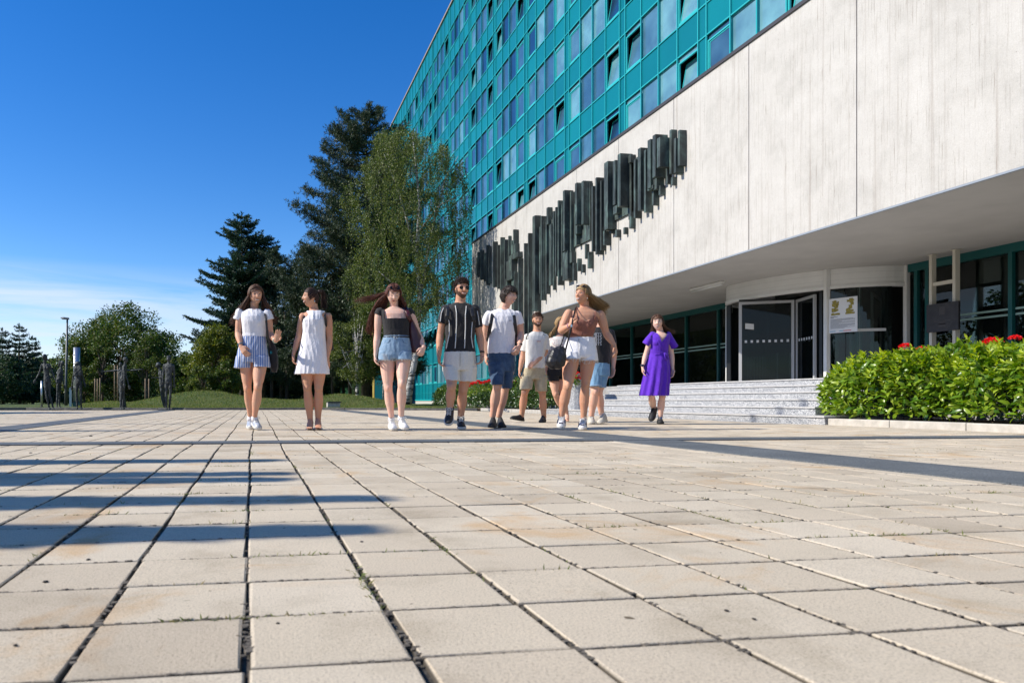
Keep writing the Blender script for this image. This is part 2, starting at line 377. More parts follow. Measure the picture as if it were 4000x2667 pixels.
def fr(k): return (7.77 + .405*k, 9.0 + (.65 if k else 0) - .2*max(0, k-1)), (7.25 + .42*k, 17.7 + .05*k - (0 if k else 0) + (.0 if k < 2 else .0))
fends = [17.75, 17.7, 17.3, 17.4, 17.6, 17.9]
for k in range(6):
    (xn, yn), (xf, yf) = fr(k); yf = fends[k]
    x2n, x2f = 15.9, 15.9
    mb = MB(); mb.prism([(xn, yn), (x2n, yn), (x2f, yf), (xf, yf)], RS*k-.03 if k else -.03, RS*(k+1)-.028)
    mb.build('riser', m_gran, root)
    mb = MB(); mb.prism([(xn-.018, yn-.012), (x2n, yn-.012), (x2f, yf+.012), (xf-.018, yf+.012)], RS*(k+1)-.022, RS*(k+1)) if k == 5 else mb.prism([(xn-.018, yn-.012), (fr(k+1)[0][0]+.1, yn-.012), (fr(k+1)[1][0]+.1, yf+.012), (xf-.018, yf+.012)], RS*(k+1)-.022, RS*(k+1))
    mb.build('tread', m_tread, root)
ZL = RS*6   # landing height
m_land = pm('landing slab', (0.30, 0.29, 0.28), (0.40, 0.39, 0.37), 6, .7)
mb = MB(); mb.box((9.7, 17.95, 0), (15.9, 36.1, ZL-.004)); mb.box((9.7, -8, 0), (15.9, 9.0, ZL-.004))
mb.box((15.9, -8, 0), (24, 36.1, ZL-.006))
props(mb.build('terrace', m_land), kind='structure')
# ================================================================ BUILDING
m_conc, nt, b = newmat('board marked concrete')
tcn = N(nt, 'ShaderNodeTexCoord').outputs['Object']
c1 = ramp(nt, noise(nt, 1.3, 7, .68, tcn), [(0.25, (0.42, 0.402, 0.37)), (0.5, (0.505, 0.485, 0.45)), (0.75, (0.56, 0.54, 0.505))])
s1 = ramp(nt, noise(nt, 1, 5, .6, tcn, (1, 9, .16)), [(0.30, (0.80, 0.77, 0.75)), (0.46, (1, 1, 1)), (1, (1.02, 1.02, 1.02))])
s2 = ramp(nt, noise(nt, 1, 4, .7, tcn, (1, 42, .75)), [(0.335, (0.60, 0.57, 0.54)), (0.39, (1, 1, 1))])
s3 = ramp(nt, noise(nt, 30, 3, .6, tcn), [(0.27, (0.50, 0.47, 0.44)), (0.335, (1, 1, 1))])
s4 = ramp(nt, noise(nt, 1, 6, .8, tcn, (1, 24, 1.1)), [(0.36, (0.66, 0.62, 0.58)), (0.43, (1, 1, 1))]); s5 = ramp(nt, noise(nt, 55, 3, .7, tcn), [(.3, (.90, .89, .88)), (.7, (1.05, 1.05, 1.05))])
c1 = mulc(mulc(c1, s4, .75), s5)
c = mulc(mulc(mulc(c1, s1), s2, .8), s3, .7)
# verdigris runs and grime under and around the bronze relief, darker weathering toward the far panels
sepn = N(nt, 'ShaderNodeSeparateXYZ'); nt.links.new(tcn, sepn.inputs[0])
mr = N(nt, 'ShaderNodeMapRange'); mr.inputs['From Min'].default_value = 14.0; mr.inputs['From Max'].default_value = 24; nt.links.new(sepn.outputs['Y'], mr.inputs[0])
gr = ramp(nt, noise(nt, 1, 5, .65, tcn, (1, 14, .22)), [(0.36, (0.60, 0.57, 0.54)), (0.55, (0.93, 0.91, 0.88))])
mm = N(nt, 'ShaderNodeMixRGB', blend_type='MULTIPLY'); nt.links.new(mr.outputs[0], mm.inputs[0]); nt.links.new(c, mm.inputs[1]); nt.links.new(gr, mm.inputs[2]); c = mm.outputs[0]
vz = N(nt, 'ShaderNodeMapRange'); vz.inputs['From Min'].default_value = 6.2; vz.inputs['From Max'].default_value = 5.0; nt.links.new(sepn.outputs['Z'], vz.inputs[0])
vy = N(nt, 'ShaderNodeMapRange'); vy.inputs['From Min'].default_value = 14.2; vy.inputs['From Max'].default_value = 15.4; nt.links.new(sepn.outputs['Y'], vy.inputs[0])
vr = ramp(nt, noise(nt, 1, 3, .6, tcn, (1, 7.5, .12)), [(0.56, (0, 0, 0)), (0.66, (1, 1, 1))])
q1 = N(nt, 'ShaderNodeMath', operation='MULTIPLY'); nt.links.new(vz.outputs[0], q1.inputs[0]); nt.links.new(vy.outputs[0], q1.inputs[1])
q2 = N(nt, 'ShaderNodeMath', operation='MULTIPLY'); nt.links.new(q1.outputs[0], q2.inputs[0]); nt.links.new(vr, q2.inputs[1])
mm = N(nt, 'ShaderNodeMixRGB', blend_type='MULTIPLY'); nt.links.new(q2.outputs[0], mm.inputs[0]); nt.links.new(c, mm.inputs[1]); mm.inputs[2].default_value = (0.62, .88, .82, 1)
nt.links.new(mm.outputs[0], b.inputs['Base Color']); b.inputs['Roughness'].default_value = .9; b.inputs['Specular IOR Level'].default_value = .25
bump(nt, b, noise(nt, 1, 5, .7, tcn, (6, 22, 2.5)), .35, .02); bump(nt, b, noise(nt, 40, 4, .7, tcn), .2, .01)
m_soff = pm('painted soffit', (0.40, 0.38, 0.355), (0.45, 0.43, 0.40), 1.2, .9, bmp=.15, bscale=30)
m_flash = pm('dark flashing', (0.05, 0.045, 0.045), rough=.5)
m_teal = pm('teal panel', (0.001, 0.160, 0.195), (0.002, 0.175, 0.21), .35, .32, spec=.4)
nt = m_teal.node_tree; b = nt.nodes['Principled BSDF']; src = b.inputs['Base Color'].links[0].from_socket
nt.links.new(mulc(src, ramp(nt, N(nt, 'ShaderNodeNewGeometry').outputs['Random Per Island'], [(0, (.80, .84, .86)), (.5, (1, 1, 1)), (1, (1.15, 1.12, 1.08))])), b.inputs['Base Color'])
bump(nt, b, noise(nt, 1.3, 3), .05, .05)
m_teall = pm('light teal mullion', (0.02, 0.36, 0.38), rough=.4)
m_tealf = pm('teal window frame', (0.035, 0.42, 0.43), rough=.35)
m_teald = pm('dark green frame', (0.004, 0.085, 0.085), rough=.35)
m_dark = pm('dark interior', (0.018, 0.018, 0.018), (0.03, 0.03, 0.03), 2, .9)
m_white = pm('white painted metal', (0.70, 0.69, 0.67), (0.74, 0.73, 0.71), 3, .45)
m_frame = pm('aluminium door frame', (.50, .50, .51), rough=.4); m_cream = pm('cream painted steel', (0.58, 0.54, 0.46), rough=.45)
XF, XG, XT = 10.94, 16.0, 16.4
Z0, Z1 = H + .3052*XF/CT, H + .7309*XF/CT
bld = thing('university_building', (16, 40, 0), 'long teal curtain-wall tower with a projecting white concrete block over its entrance', 'building')
mb = MB(); yj = 11.9 + 3.0*np.arange(-8, 8.2)
for i in range(len(yj)-1): mb.box((XF, yj[i]+.012, Z0), (XF+.25, yj[i+1]-.012, Z1-.10))
mb.box((XF, yj[-1]+.012, Z0), (XF+.25, 36.3, Z1-.10))
mb.box((XF+.03, -12, Z0+.02), (XF+.28, 36.2, Z1-.11)); mb.box((XF+.28, 36.05, Z0), (XT, 36.3, Z1-.12))
mb.build('concrete_fascia', m_conc, bld)
MB().box((XF-.035, -12, Z1-.10), (XF+.4, 36.34, Z1-.02)).build('fascia_flashing', m_flash, bld)
MB().box((XF-.004, -12, Z0-.035), (XF+.05, 36.3, Z0-.002)).build('drip_edge', pm('zinc drip edge', (.26, .29, .33), rough=.5), bld)
MB().box((XF+.05, -12, Z0-.03), (XT+6, 36.3, Z0+.0)).build('soffit', m_soff, bld)
MB().box((XF+.28, -12, Z1-.4), (XT, 36.05, Z1-.12)).build('block_roof', m_soff, bld)
# ---- tower
P0Y, PER, NAR = 24.64 - 6.02*6, 6.02, 0.515
bots = [1.9, 5.35, 8.85, 11.92, 14.96] + [18.0+3.04*k for k in range(5)]
WH = 1.86; ZT = H + 2.02*XT/CT; YE = 100.0; YS = -6
WD = (PER-NAR)/4
cols = []        # (y0, y1, kind)
k = 0
while P0Y + k*PER < YE:
    y = P0Y + k*PER; cols.append((y, y+NAR, 'n'))
    for j in range(4): cols.append((y+NAR+j*WD, y+NAR+(j+1)*WD, 'o' if j in (0, 3) else 'f'))
    k += 1
cols = [c_ for c_ in cols if c_[1] > YS and c_[0] < YE]
pan = MB(); mul = MB()
def low(y): return 0.36 if y > 36.3 else Z1-.3
for (y0, y1, kd) in cols:
    lo = low(y0)
    if kd == 'n': pan.box((XT, y0, lo), (XT+.12, y1, ZT))
    else:
        z = lo
        for b_ in bots:
            if b_+WH <= lo: continue
            if b_ > z: pan.box((XT, y0, z), (XT+.12, y1, b_))
            z = b_+WH
        pan.box((XT, y0, z), (XT+.12, y1, ZT))
    mul.box((XT-.055, y0-.026, lo), (XT, y0+.026, ZT))
for b_ in bots:
    for z in (b_, b_+WH):
        mul.box((XT-.042, 36.3 if z < Z1 else YS, z-.024), (XT+.002, YE, z+.024))
mul.box((XT-.07, 36.3, .30), (XT, YE, .42)); mul.box((XT-.042, 36.3, 1.0), (XT, YE, 1.03))
pan.build('spandrel_panel', m_teal, bld); mul.build('mullion_grid', m_teall, bld)
MB().box((XT-.12, YS, ZT), (XT+.3, YE, ZT+.16)).build('roof_edge', pm('copper roof edge', (0.30, 0.24, 0.19), rough=.6), bld)
MB().box((XT+.12, YS, ZT-.2), (XT+14, YE, ZT+.1)).build('roof', m_flash, bld)
MB().box((XT+.9, YS, .3), (XT+14, YE-.1, ZT-.25)).build('interior', m_dark, bld)
MB().box((XT-.02, 36.3, -.05), (XT+.3, YE, .355)).build('plinth', pm('pale plinth', (.48, .45, .40), rough=.8), bld)
MB().box((XT, YE, 0), (XT+14, YE+.3, ZT)).build('end_wall', m_teal, bld)
def pane(name, c, c2, sc_, r=.08):
    m, nt, b = newmat(name); globals()['nt'] = nt; tcn = N(nt, 'ShaderNodeTexCoord').outputs['Object']
    g = N(nt, 'ShaderNodeNewGeometry')
    wv = N(nt, 'ShaderNodeTexWave'); wv.inputs['Scale'].default_value = sc_; wv.inputs['Distortion'].default_value = .3; wv.bands_direction = 'Y' if sc_ < 9 else 'Z'; nt.links.new(tcn, wv.inputs[0])
    cc = ramp(nt, wv.outputs['Fac'], [(0, c), (1, c2)])
    col = N(nt, 'ShaderNodeMixRGB', blend_type='MULTIPLY'); col.inputs[0].default_value = 1; nt.links.new(cc, col.inputs[1])
    nt.links.new(ramp(nt, noise(nt, .9, 3, vec=tcn), [(.3, (.6, .62, .7)), (.7, (1.2, 1.2, 1.15))]), col.inputs[2])
    cq = mulc(col.outputs[0], ramp(nt, g.outputs['Random Per Island'], [(0, (.45, .5, .6)), (.5, (.95, .95, .95)), (1, (1.45, 1.35, 1.25))]))
    sv = N(nt, 'ShaderNodeSeparateXYZ'); nt.links.new(tcn, sv.inputs[0])
    bump(nt, b, noise(nt, 1.1, 2, vec=tcn), .10, .06)
    nt.links.new(cq, b.inputs['Base Color']); b.inputs['Roughness'].default_value = .35; b.inputs['Specular IOR Level'].default_value = .5
    b.inputs['Coat Weight'].default_value = 1; b.inputs['Coat Roughness'].default_value = .02; b.inputs['Coat IOR'].default_value = 1.5; b.inputs['Coat Tint'].default_value = (.70, .95, 1, 1)
    return m
PANES = [pane('pane over dark room', (0.012, 0.030, 0.075), (0.02, 0.042, 0.09), 2), pane('pane over half drawn blind', (0.05, 0.095, 0.15), (0.075, 0.12, 0.175), 14),
         pane('pane over pale blind', (0.19, 0.30, 0.33), (0.24, 0.35, 0.38), 14), pane('pane over curtain', (0.09, 0.155, 0.21), (0.13, 0.20, 0.26), 5)]
cells = []
r2 = random.Random(11)
for bi, b_ in enumerate(bots):
    for (y0, y1, kd) in cols:
        if kd == 'n' or b_+WH < low(y0)+.1: continue
        yc, zc = (y0+y1)/2, b_+.9; d = yc*CT + XT*ST
        u = XC + F*(XT*CT - yc*ST)/d; v = YH - (zc-H)*F/d
        u1 = XC + F*(XT*CT - y0*ST)/(y0*CT+XT*ST); u2 = XC + F*(XT*CT - y1*ST)/(y1*CT+XT*ST)
        pale = .25 + (.5 if bi <= 4 and yc < 33 else 0)
        q = r2.random(); typ = (r2.choice([2, 2, 3]) if q < pale else r2.choice([0, 1, 1, 3]))
        tilt = kd == 'o' and r2.random() < .42 and not (yc > 80 and bi < 1)
        seen = (-60 < v < 2667 and u < 4060 and (u-1000)*.7309 < (YH-v)+170 or yc > 36.3) and v > -150
        cells.append((u1-u2 if seen else 0, y0, y1, b_, kd, typ, tilt))
cells.sort(key=lambda c_: -c_[0])
def win(c_, fm, pms, gm):
    _, y0, y1, b_, kd, typ, tilt = c_
    y0 += .03; y1 -= .03; z0, z1 = b_+.03, b_+WH-.03; X = XT+.03
    if kd == 'f': 
        fm.box((X, y0-.03, z0-.028), (X+.03, y0, z1+.028)); fm.box((X, y1, z0-.028), (X+.03, y1+.03, z1+.028)); fm.box((X, y0, z0-.028), (X+.03, y1, z0)); fm.box((X, y0, z1), (X+.03, y1, z1+.028)); pms.box((X+.025, y0, z0), (X+.035, y1, z1)); return typ
    zt = z1-.19
    fw = .055; x0, x1 = X-.035, X+.03
    fm.box((x0, y0, z0), (x1, y1, z0+.10)); fm.box((x0, y0, zt-fw), (x1, y1, zt)); fm.box((x0, y0, z0+.10), (x1, y0+fw, zt-fw)); fm.box((x0, y1-fw, z0+.10), (x1, y1, zt-fw))
    pms.box((X+.02, y0, zt+.004), (X+.035, y1, z1))
    a0, a1, c0, c1 = y0+fw+.006, y1-fw-.006, z0+.106, zt-fw-.006
    dx = .26 if tilt else 0.0
    B = Vector((X+.02, (a0+a1)/2, c0)); T = Vector((X+.02+dx, (a0+a1)/2, c1)); up = (T-B)/2; w = Vector((0, (a1-a0)/2, 0)); nrm = up.cross(w).normalized()
    # casement: sash bars and its glass
    sb = .045
    for s_ in (-1, 1): gm.obox((B+T)/2 + Vector((0, s_*((a1-a0)/2-sb/2), 0)), nrm*.022, Vector((0, sb/2, 0)), up)
    gm.obox(B+up.normalized()*sb/2, nrm*.022, w*.93, up.normalized()*sb/2); gm.obox(T-up.normalized()*sb/2, nrm*.022, w*.93, up.normalized()*sb/2)
    pms.obox((B+T)/2, nrm*.006, w*.93, up*.95)
    return typ
nwin = 0
rest_f, rest_p = MB(), [MB() for _ in range(4)]
for c_ in cells:
    if nwin < 100 and c_[0] > 0:
        f_, p_, g_ = MB(), MB(), MB(); t_ = win(c_, f_, p_, g_)
        wo_ = f_.build('window', m_tealf, bld); p_.build('pane', PANES[t_], wo_)
        if g_.v: g_.build('sash', m_tealf, wo_)
        nwin += 1
    elif c_[0] > 0: win(c_, rest_f, rest_p[c_[5]], rest_f)
ro = rest_f.build('window', m_tealf, bld); ro['kind'] = 'stuff'
for t_ in range(4): rest_p[t_].build('pane', PANES[t_], ro)['kind'] = 'stuff'
# ---- ground floor glazing under the soffit
m_gl = glassmat('entrance glass', (0.50, 0.58, 0.56), opac=.18, body=(.02, .03, .03))
fz = MB(); 
ymul = [35.4, 33.4, 31.3, 29.35, 27.3, 25.3, 23.35]; ymr = [15.55, 15.25, 13.27, 11.2, 9.2, 7.1, 5]
fz.box((XG-.08, 20.8, Z0-.22), (XG+.08, 36.1, Z0-.03)); fz.box((XG-.08, -4, Z0-.22), (XG+.08, 15.75, Z0-.03))
for y in ymul + ymr[:1] + ymr[1:]: fz.box((XG-.07, y-.045, ZL), (XG+.07, y+.045, Z0-.22))
fz.box((XG-.06, 20.8, ZL), (XG+.06, 36.1, ZL+.12)); fz.box((XG-.06, -4, ZL), (XG+.06, 15.75, ZL+.12))
fz.build('shopfront_frame', m_teald, bld)
MB().box((XG+.01, 20.85, ZL+.1), (XG+.025, 36.05, Z0-.2)).box((XG+.01, -4, ZL+.1), (XG+.025, 15.7, Z0-.2)).build('shopfront_glass', m_gl, bld)
m_fst = pm('frosted stripe', (.28, .42, .38), rough=.5)
ed = sorted(ymul + [36.05, 22.85]); er_ = sorted(ymr + [-2.0])
for e_ in (ed, er_):
    for a, c_ in zip(e_[:-1], e_[1:]):
        if c_-a < .5: continue
        for z in (2.30, 2.18): MB().box((XG-.004, a+.06, z-.022), (XG+.004, c_-.06, z+.022)).build('safety_stripe', m_fst, bld)
MB().box((20.5, -8, ZL), (20.8, 36.0, Z0)).box((16.6, 35.9, ZL), (20.5, 36.2, Z0)).build('lobby_wall', pm('lobby wall', (.10, .085, .075), (.045, .04, .038), .5, .8), bld)
cl = MB()
for y in (12.6, 20.5, 27.5, 32): cl.box((17.4, y-.25, ZL), (17.9, y+.25, Z0-.04))
cl.build('lobby_column', pm('pale column', (.5, .52, .46), rough=.7), bld)
m_gl2 = glassmat('dark door glass', (0.42, 0.48, 0.47), opac=.35, body=(.012, .016, .018)); m_gl2.node_tree.nodes['Glossy BSDF'].inputs[0].default_value = (.42, .45, .46, 1)
# ---- curved revolving door
EX, EY, EA, EB = 16.05, 19.3, 2.40, 3.45
def ep(t, da=0.0): return (EX - (EA+da)*math.cos(t), EY - ((EB if t >= 0 else 1.45)+da)*math.sin(t))    # t=0 faces the plaza, + towards camera
T0, T1, TP, TL = R(90), R(-90), 0.0, 0.0
def band(mb, t0, t1, z0, z1, o, th, n=24):
    for i in range(n):
        a, c_ = t0+(t1-t0)*i/n, t0+(t1-t0)*(i+1)/n
        p = [ep(a, o), ep(a, o-th), ep(c_, o-th), ep(c_, o)]
        if (t1 > t0): p = p[::-1]
        mb.prism(p[::-1], z0, z1)
TPo = math.asin((EY-16.62)/3.55)      # post
TLo = R(-36)                            # left jamb
ZB = H + 2.93
dr = MB(); band(dr, T0, T1, ZB, Z0-.032, 0, .12, 40); band(dr, T0, T1, ZB-.085, ZB-.004, .03, .16, 40)
dro = dr.build('revolving_door', m_white, bld)
sm = MB()
for z in (ZB+.13, ZB+.29): band(sm, T0, T1, z, z+.004, .0025, .01, 40)
sm.build('panel_seam', pm('seam', (.45, .44, .43)), dro)
def post(mb, t, w, z0=ZL, z1=Z0-.033, o=.05):
    p = ep(t, o); mb.box((p[0]-w/2, p[1]-w/2, z0), (p[0]+w/2, p[1]+w/2, z1))
for a_ in ((TPo, .105, ZL, Z0-.033, .03), (R(88), .10, ZL, Z0-.033, .02), (TLo, .11, ZL, ZB-.08, .0), (R(64), .06, ZL, ZB-.08, -.08)):
    ps = MB(); post(ps, *a_); ps.build('door_post', m_white, dro)
gl = MB(); band(gl, R(80), TPo+.03, ZL, ZB-.09, -.03, .015, 16); gl.build('curved_glass', m_gl, dro); gl = MB(); band(gl, R(-40), R(-85), ZL, ZB-.09, -.03, .015, 16); gl.build('curved_glass', m_gl, dro)
bs = MB(); band(bs, R(80), TPo+.03, ZL, ZL+.12, .0, .05, 16); bs.build('base_rail', m_white, dro)
m_seal = pm('black seal', (.012, .012, .013), rough=.4); bk = MB()
p = ep(R(57), -.12); bk.box((p[0]-.04, p[1]-.09, ZL), (p[0]+.04, p[1]+.09, ZB-.09)); bk.build('door_seal', m_seal, dro); bk = MB(); p = ep(TPo-.05, -.12); bk.box((p[0], p[1]-.05, ZL), (p[0]+.05, p[1]+.05, ZB-.1)); bk.build('door_seal', m_seal, dro); bk = MB(); p = ep(TLo+.22, -.06); bk.box((p[0], p[1]-.10, ZL), (p[0]+.05, p[1]+.10, ZB-.1))
bk.build('door_seal', m_seal, dro)
def leaf(pa, pb, ztop):
    A, B = Vector((pa.x, pa.y, 0)), Vector((pb.x, pb.y, 0)); t = (B-A).normalized(); nn = Vector((-t.y, t.x, 0)); L = (B-A).length; fm = MB(); w = .05
    def bar(u0, u1, z0, z1): fm.obox(A + t*(u0+u1)/2 + Vector((0, 0, (z0+z1)/2)), t*(u1-u0)/2, nn*.03, Vector((0, 0, (z1-z0)/2)))
    bar(0, .075, ZL+.01, ztop); bar(L-.07, L, ZL+.01, ztop); bar(.075, L-.07, ztop-.07, ztop); bar(.075, L-.07, ZL+.01, ZL+.11)
    o = fm.build('door_leaf', m_frame, dro)
    g = MB(); g.obox(A+t*L/2+Vector((0, 0, (ZL+ztop)/2)), t*(L/2-.08), nn*.006, Vector((0, 0, (ztop-ZL)/2-.08))); g.build('leaf_glass', m_gl2, o)
    dq = MB(); uu = .18
    while uu < L-.15:
        dq.obox(A+t*uu - nn*.01*(1 if nn.x > 0 else -1)+Vector((0, 0, ZL+1.28)), t*.03, nn*.003, Vector((0, 0, .035))); uu += .15
    dq.build('safety_dot', pm('white sticker', (.7, .7, .7)), o)
    return o
zt = ZB-.14
l1 = leaf(at(2886, 0, 20.9), at(3102, 0, 20.4), zt); leaf(at(3112, 0, 20.4), at(3185, 0, 19.3), zt)
leaf(at(3240, 0, 20.6), at(3330, 0, 20.0), zt); leaf(at(3405, 0, 18.9), at(3440, 0, 20.2), zt)
sk = MB(); A, B = at(2915, 0, 20.75), at(2948, 0, 20.7); sk.obox(Vector(((A.x+B.x)/2-.03, (A.y+B.y)/2, H+(YH-1276)*20.8/F)), (B-A)/2, Vector((.004, 0, 0)), Vector((0, 0, .08))); sk.build('notice', m_white, l1)
dd = MB()
for t in np.linspace(R(76), TPo+.06, 16):
    if R(52) < t < R(60): continue
    p = ep(t, -.022); q = ep(t+.01, -.022); tv = Vector((q[0]-p[0], q[1]-p[1], 0)).normalized(); dd.obox(Vector((p[0], p[1], ZL+1.38)), tv*.035, Vector((-tv.y, tv.x, 0))*.003, Vector((0, 0, .035)))
dd.build('safety_dot', pm('white dot sticker', (.6, .6, .6)), dro)
MB().box((14.6, 16.6, Z0-.036), (16.9, 20.6, Z0-.031)).build('door_canopy', m_white, dro)
sn = MB(); A, B = at(2893, 0, 20.5), at(3028, 0, 20.2); sn.obox((A+B)/2*1.0+Vector((0, 0, H+(YH-1173)*20.4/F-(A.z+B.z)/2)), (B-A).xy.to_3d()/2, Vector((.05, 0, 0)), Vector((0, 0, .03))); sn.build('door_sensor', pm('black sensor', (.01, .01, .01), rough=.4), dro)
# stanchions inside
for u in (3037, 3087, 3160):
    p = at(u, 0, 22.3); t_ = thing('stanchion', (p.x, p.y, ZL), {3037: 'slim steel stanchion behind the left door leaf glass', 3087: 'slim steel stanchion close to the middle door leaf frame', 3160: 'slim steel stanchion behind the narrow right door leaf'}[u], 'stanchion', 'barrier posts in the lobby')
    MB().tube([(p.x, p.y, ZL), (p.x, p.y, ZL+1.0)], .022).build('pole', m_white, t_); MB().ell((p.x, p.y, ZL+1.03), (.035, .035, .035)).build('knob', m_white, t_, True); MB().tube([(p.x, p.y, ZL), (p.x, p.y, ZL+.02)], .13, 16).build('base', m_flash, t_)
# ceiling light
A, B = Vector((12.85, 20.2, 0)), Vector((12.95, 18.7, 0)); t_ = thing('ceiling_light', (12.9, 19.4, Z0-.03), 'long white tube light fixed under the canopy left of the revolving door', 'ceiling light')
MB().box((12.84, 18.7, Z0-.10), (12.98, 20.2, Z0-.032)).build('housing', m_white, t_, bevel=.02); MB().tube([(12.91, 18.72, Z0-.115), (12.91, 20.18, Z0-.115)], .045, 10).build('diffuser', pm('opal cover', (.6, .6, .58), rough=.3), t_, True)
# poster on curved glass
tp = R(48.5); pc = ep(tp, .02); q = ep(tp-.05, .02); tv = Vector((q[0]-pc[0], q[1]-pc[1], 0)).normalized(); nv = Vector((-tv.y, tv.x, 0)); nv = nv if nv.x < 0 else -nv
A, B = at(3238, 1163, 18.6), at(3349, 1299, 18.3); C0 = (A+B)/2; tv = (at(3238, 0, 18.75)-at(3349, 0, 18.15)); tv.z = 0; L = tv.length/2; tv.normalize(); nv = Vector((-tv.y, tv.x, 0)); nv = nv if nv.x < 0 else -nv
t_ = thing('poster', C0, 'white exhibition poster with two golden sculptures on the curved door glass', 'poster')
hh = (1299-1163)/2*18.45/F
MB().obox(C0, tv*L, nv*.006, Vector((0, 0, hh))).build('sheet', pm('poster paper', (.72, .72, .74), rough=.5), t_)
def onp(u, v): return C0 + (-tv)*(u*L) + Vector((0, 0, v*hh)) + nv*.0085       # u -1..1 left to right
gold = MB()
rr = random.Random(3)
for (uc, mir) in ((-.52, 1), (.5, -1)):
    prof = [(.30, .10, .10), (.24, .14, .10), (.30, .22, .2), (.20, .3, .3), (.12, .42, .4), (.08, .52, .5), (.16, .60, .6), (.26, .7, .7), (.22, .78, .8), (.30, .88, .9)]
    for i in range(26):
        v = .08 + .82*rr.random(); w_ = (.27 if v < .3 else .22 if v < .38 else .12 if v < .56 else .24)
        uu = uc + rr.uniform(-w_, w_)*.8; s = rr.uniform(.05, .10)
        gold.obox(onp(uu, v)+nv*.001*rr.random(), (-tv)*s*L*rr.uniform(.7, 1.4), nv*.001, Vector((0, 0, s*hh*rr.uniform(.6, 1.3))))
    gold.obox(onp(uc, .08), (-tv)*.32*L, nv*.0015, Vector((0, 0, .05*hh)))
gold.build('sculpture_print', pm('gold ink', (.14, .11, .01), (.42, .34, .06), 60, .5, lo=.4, hi=.6), t_)
tx_ = MB(); v = -.03
for i, (w_, k_) in enumerate([(.18, 0), (.26, 1), (.12, 1), (0, 0), (.8, 0), (.86, 0), (.86, 0), (.4, 0), (.86, 0), (.86, 0), (.3, 0), (.86, 0), (.86, 0), (.86, 0), (.6, 0), (.86, 0), (.5, 0)]):
    if w_: tx_.obox(onp(-.88+w_, v), (-tv)*w_*L, nv*.0008, Vector((0, 0, hh*(.013 if k_ else .009))))
    v -= .044
tx_.build('text_lines', pm('grey ink', (.2, .2, .22)), t_)
for u0, w_, cc in ((-.72, .2, (.1, .35, .5)), (-.1, .15, (.1, .35, .5)), (.3, .28, (.6, .1, .1))): MB().obox(onp(u0, -.9), (-tv)*w_*L, nv*.0008, Vector((0, 0, hh*.02))).build('footer_mark', pm('footer ink', cc), t_)
# plaque sign on two posts between landing and soffit
XS = 15.38; t_ = thing('sign_frame', (XS, 14.3, ZL), 'dark engraved plaque carried by two cream steel posts right of the door', 'sign')
ya, yb = plX(3643, XS), plX(3735, XS)
for y in (ya, yb): MB().box((XS-.06, y-.035, ZL), (XS+.06, y+.035, Z0-.04)).box((XS-.08, y-.07, Z0-.05), (XS+.08, y+.07, Z0-.036)).build('post', m_cream, t_)
MB().box((XS-.03, yb+.036, plZ(3690, 1104, XS)-.04), (XS+.03, ya-.036, plZ(3690, 1104, XS)+.04)).box((XS-.03, yb+.036, ZL+1.5), (XS+.03, ya-.036, ZL+1.56)).build('crossbar', m_cream, t_)
zt_, zb_ = plZ(3680, 1184, XS-.1), plZ(3680, 1294, XS-.1); y0, y1 = plX(3747, XS-.1), plX(3622, XS-.1)
pq = MB().box((XS-.12, y0, zb_), (XS-.07, y1, zt_)).build('plaque', pm('dark bronze plaque', (.030, .026, .028), (.045, .04, .042), 8, .45, metal=.3, bmp=.3, bscale=30), t_)
en = MB(); yc = (y0+y1)/2
for (zz, w_, hh_) in ((zt_-.17, .07, .09), (zt_-.40, .20, .012), (zt_-.47, .16, .010), (zb_+.16, .09, .07)): en.box((XS-.124, yc-w_, zz-hh_), (XS-.119, yc+w_, zz+hh_))
en.build('engraving', pm('raised engraving', (.05, .044, .046), rough=.55), pq)
# ================================================================ bronze wall relief
m_br, nt, b = newmat('weathered bronze')
tcn = N(nt, 'ShaderNodeTexCoord').outputs['Object']
c1 = ramp(nt, noise(nt, 1.6, 6, .7, tcn, (1, 1.6, .7), dist=.6), [(0.3, (0.022, 0.030, 0.029)), (0.5, (0.055, 0.066, 0.063)), (0.64, (0.10, 0.14, 0.125)), (0.76, (0.085, 0.06, 0.066))])
c2 = ramp(nt, noise(nt, 1, 4, .65, tcn, (3, 9, .35)), [(0.5, (.9, .9, .9)), (0.78, (1.9, 2.3, 2.1))])
nt.links.new(mulc(c1, c2), b.inputs['Base Color']); b.inputs['Roughness'].default_value = .5; b.inputs['Metallic'].default_value = .15; b.inputs['Specular IOR Level'].default_value = .35; bump(nt, b, noise(nt, 6, 4, vec=tcn), .3, .02)
rel = thing('wall_relief', (XF-.3, 25, 5), 'abstract dark bronze relief of uneven vertical bars on the concrete block', 'relief')
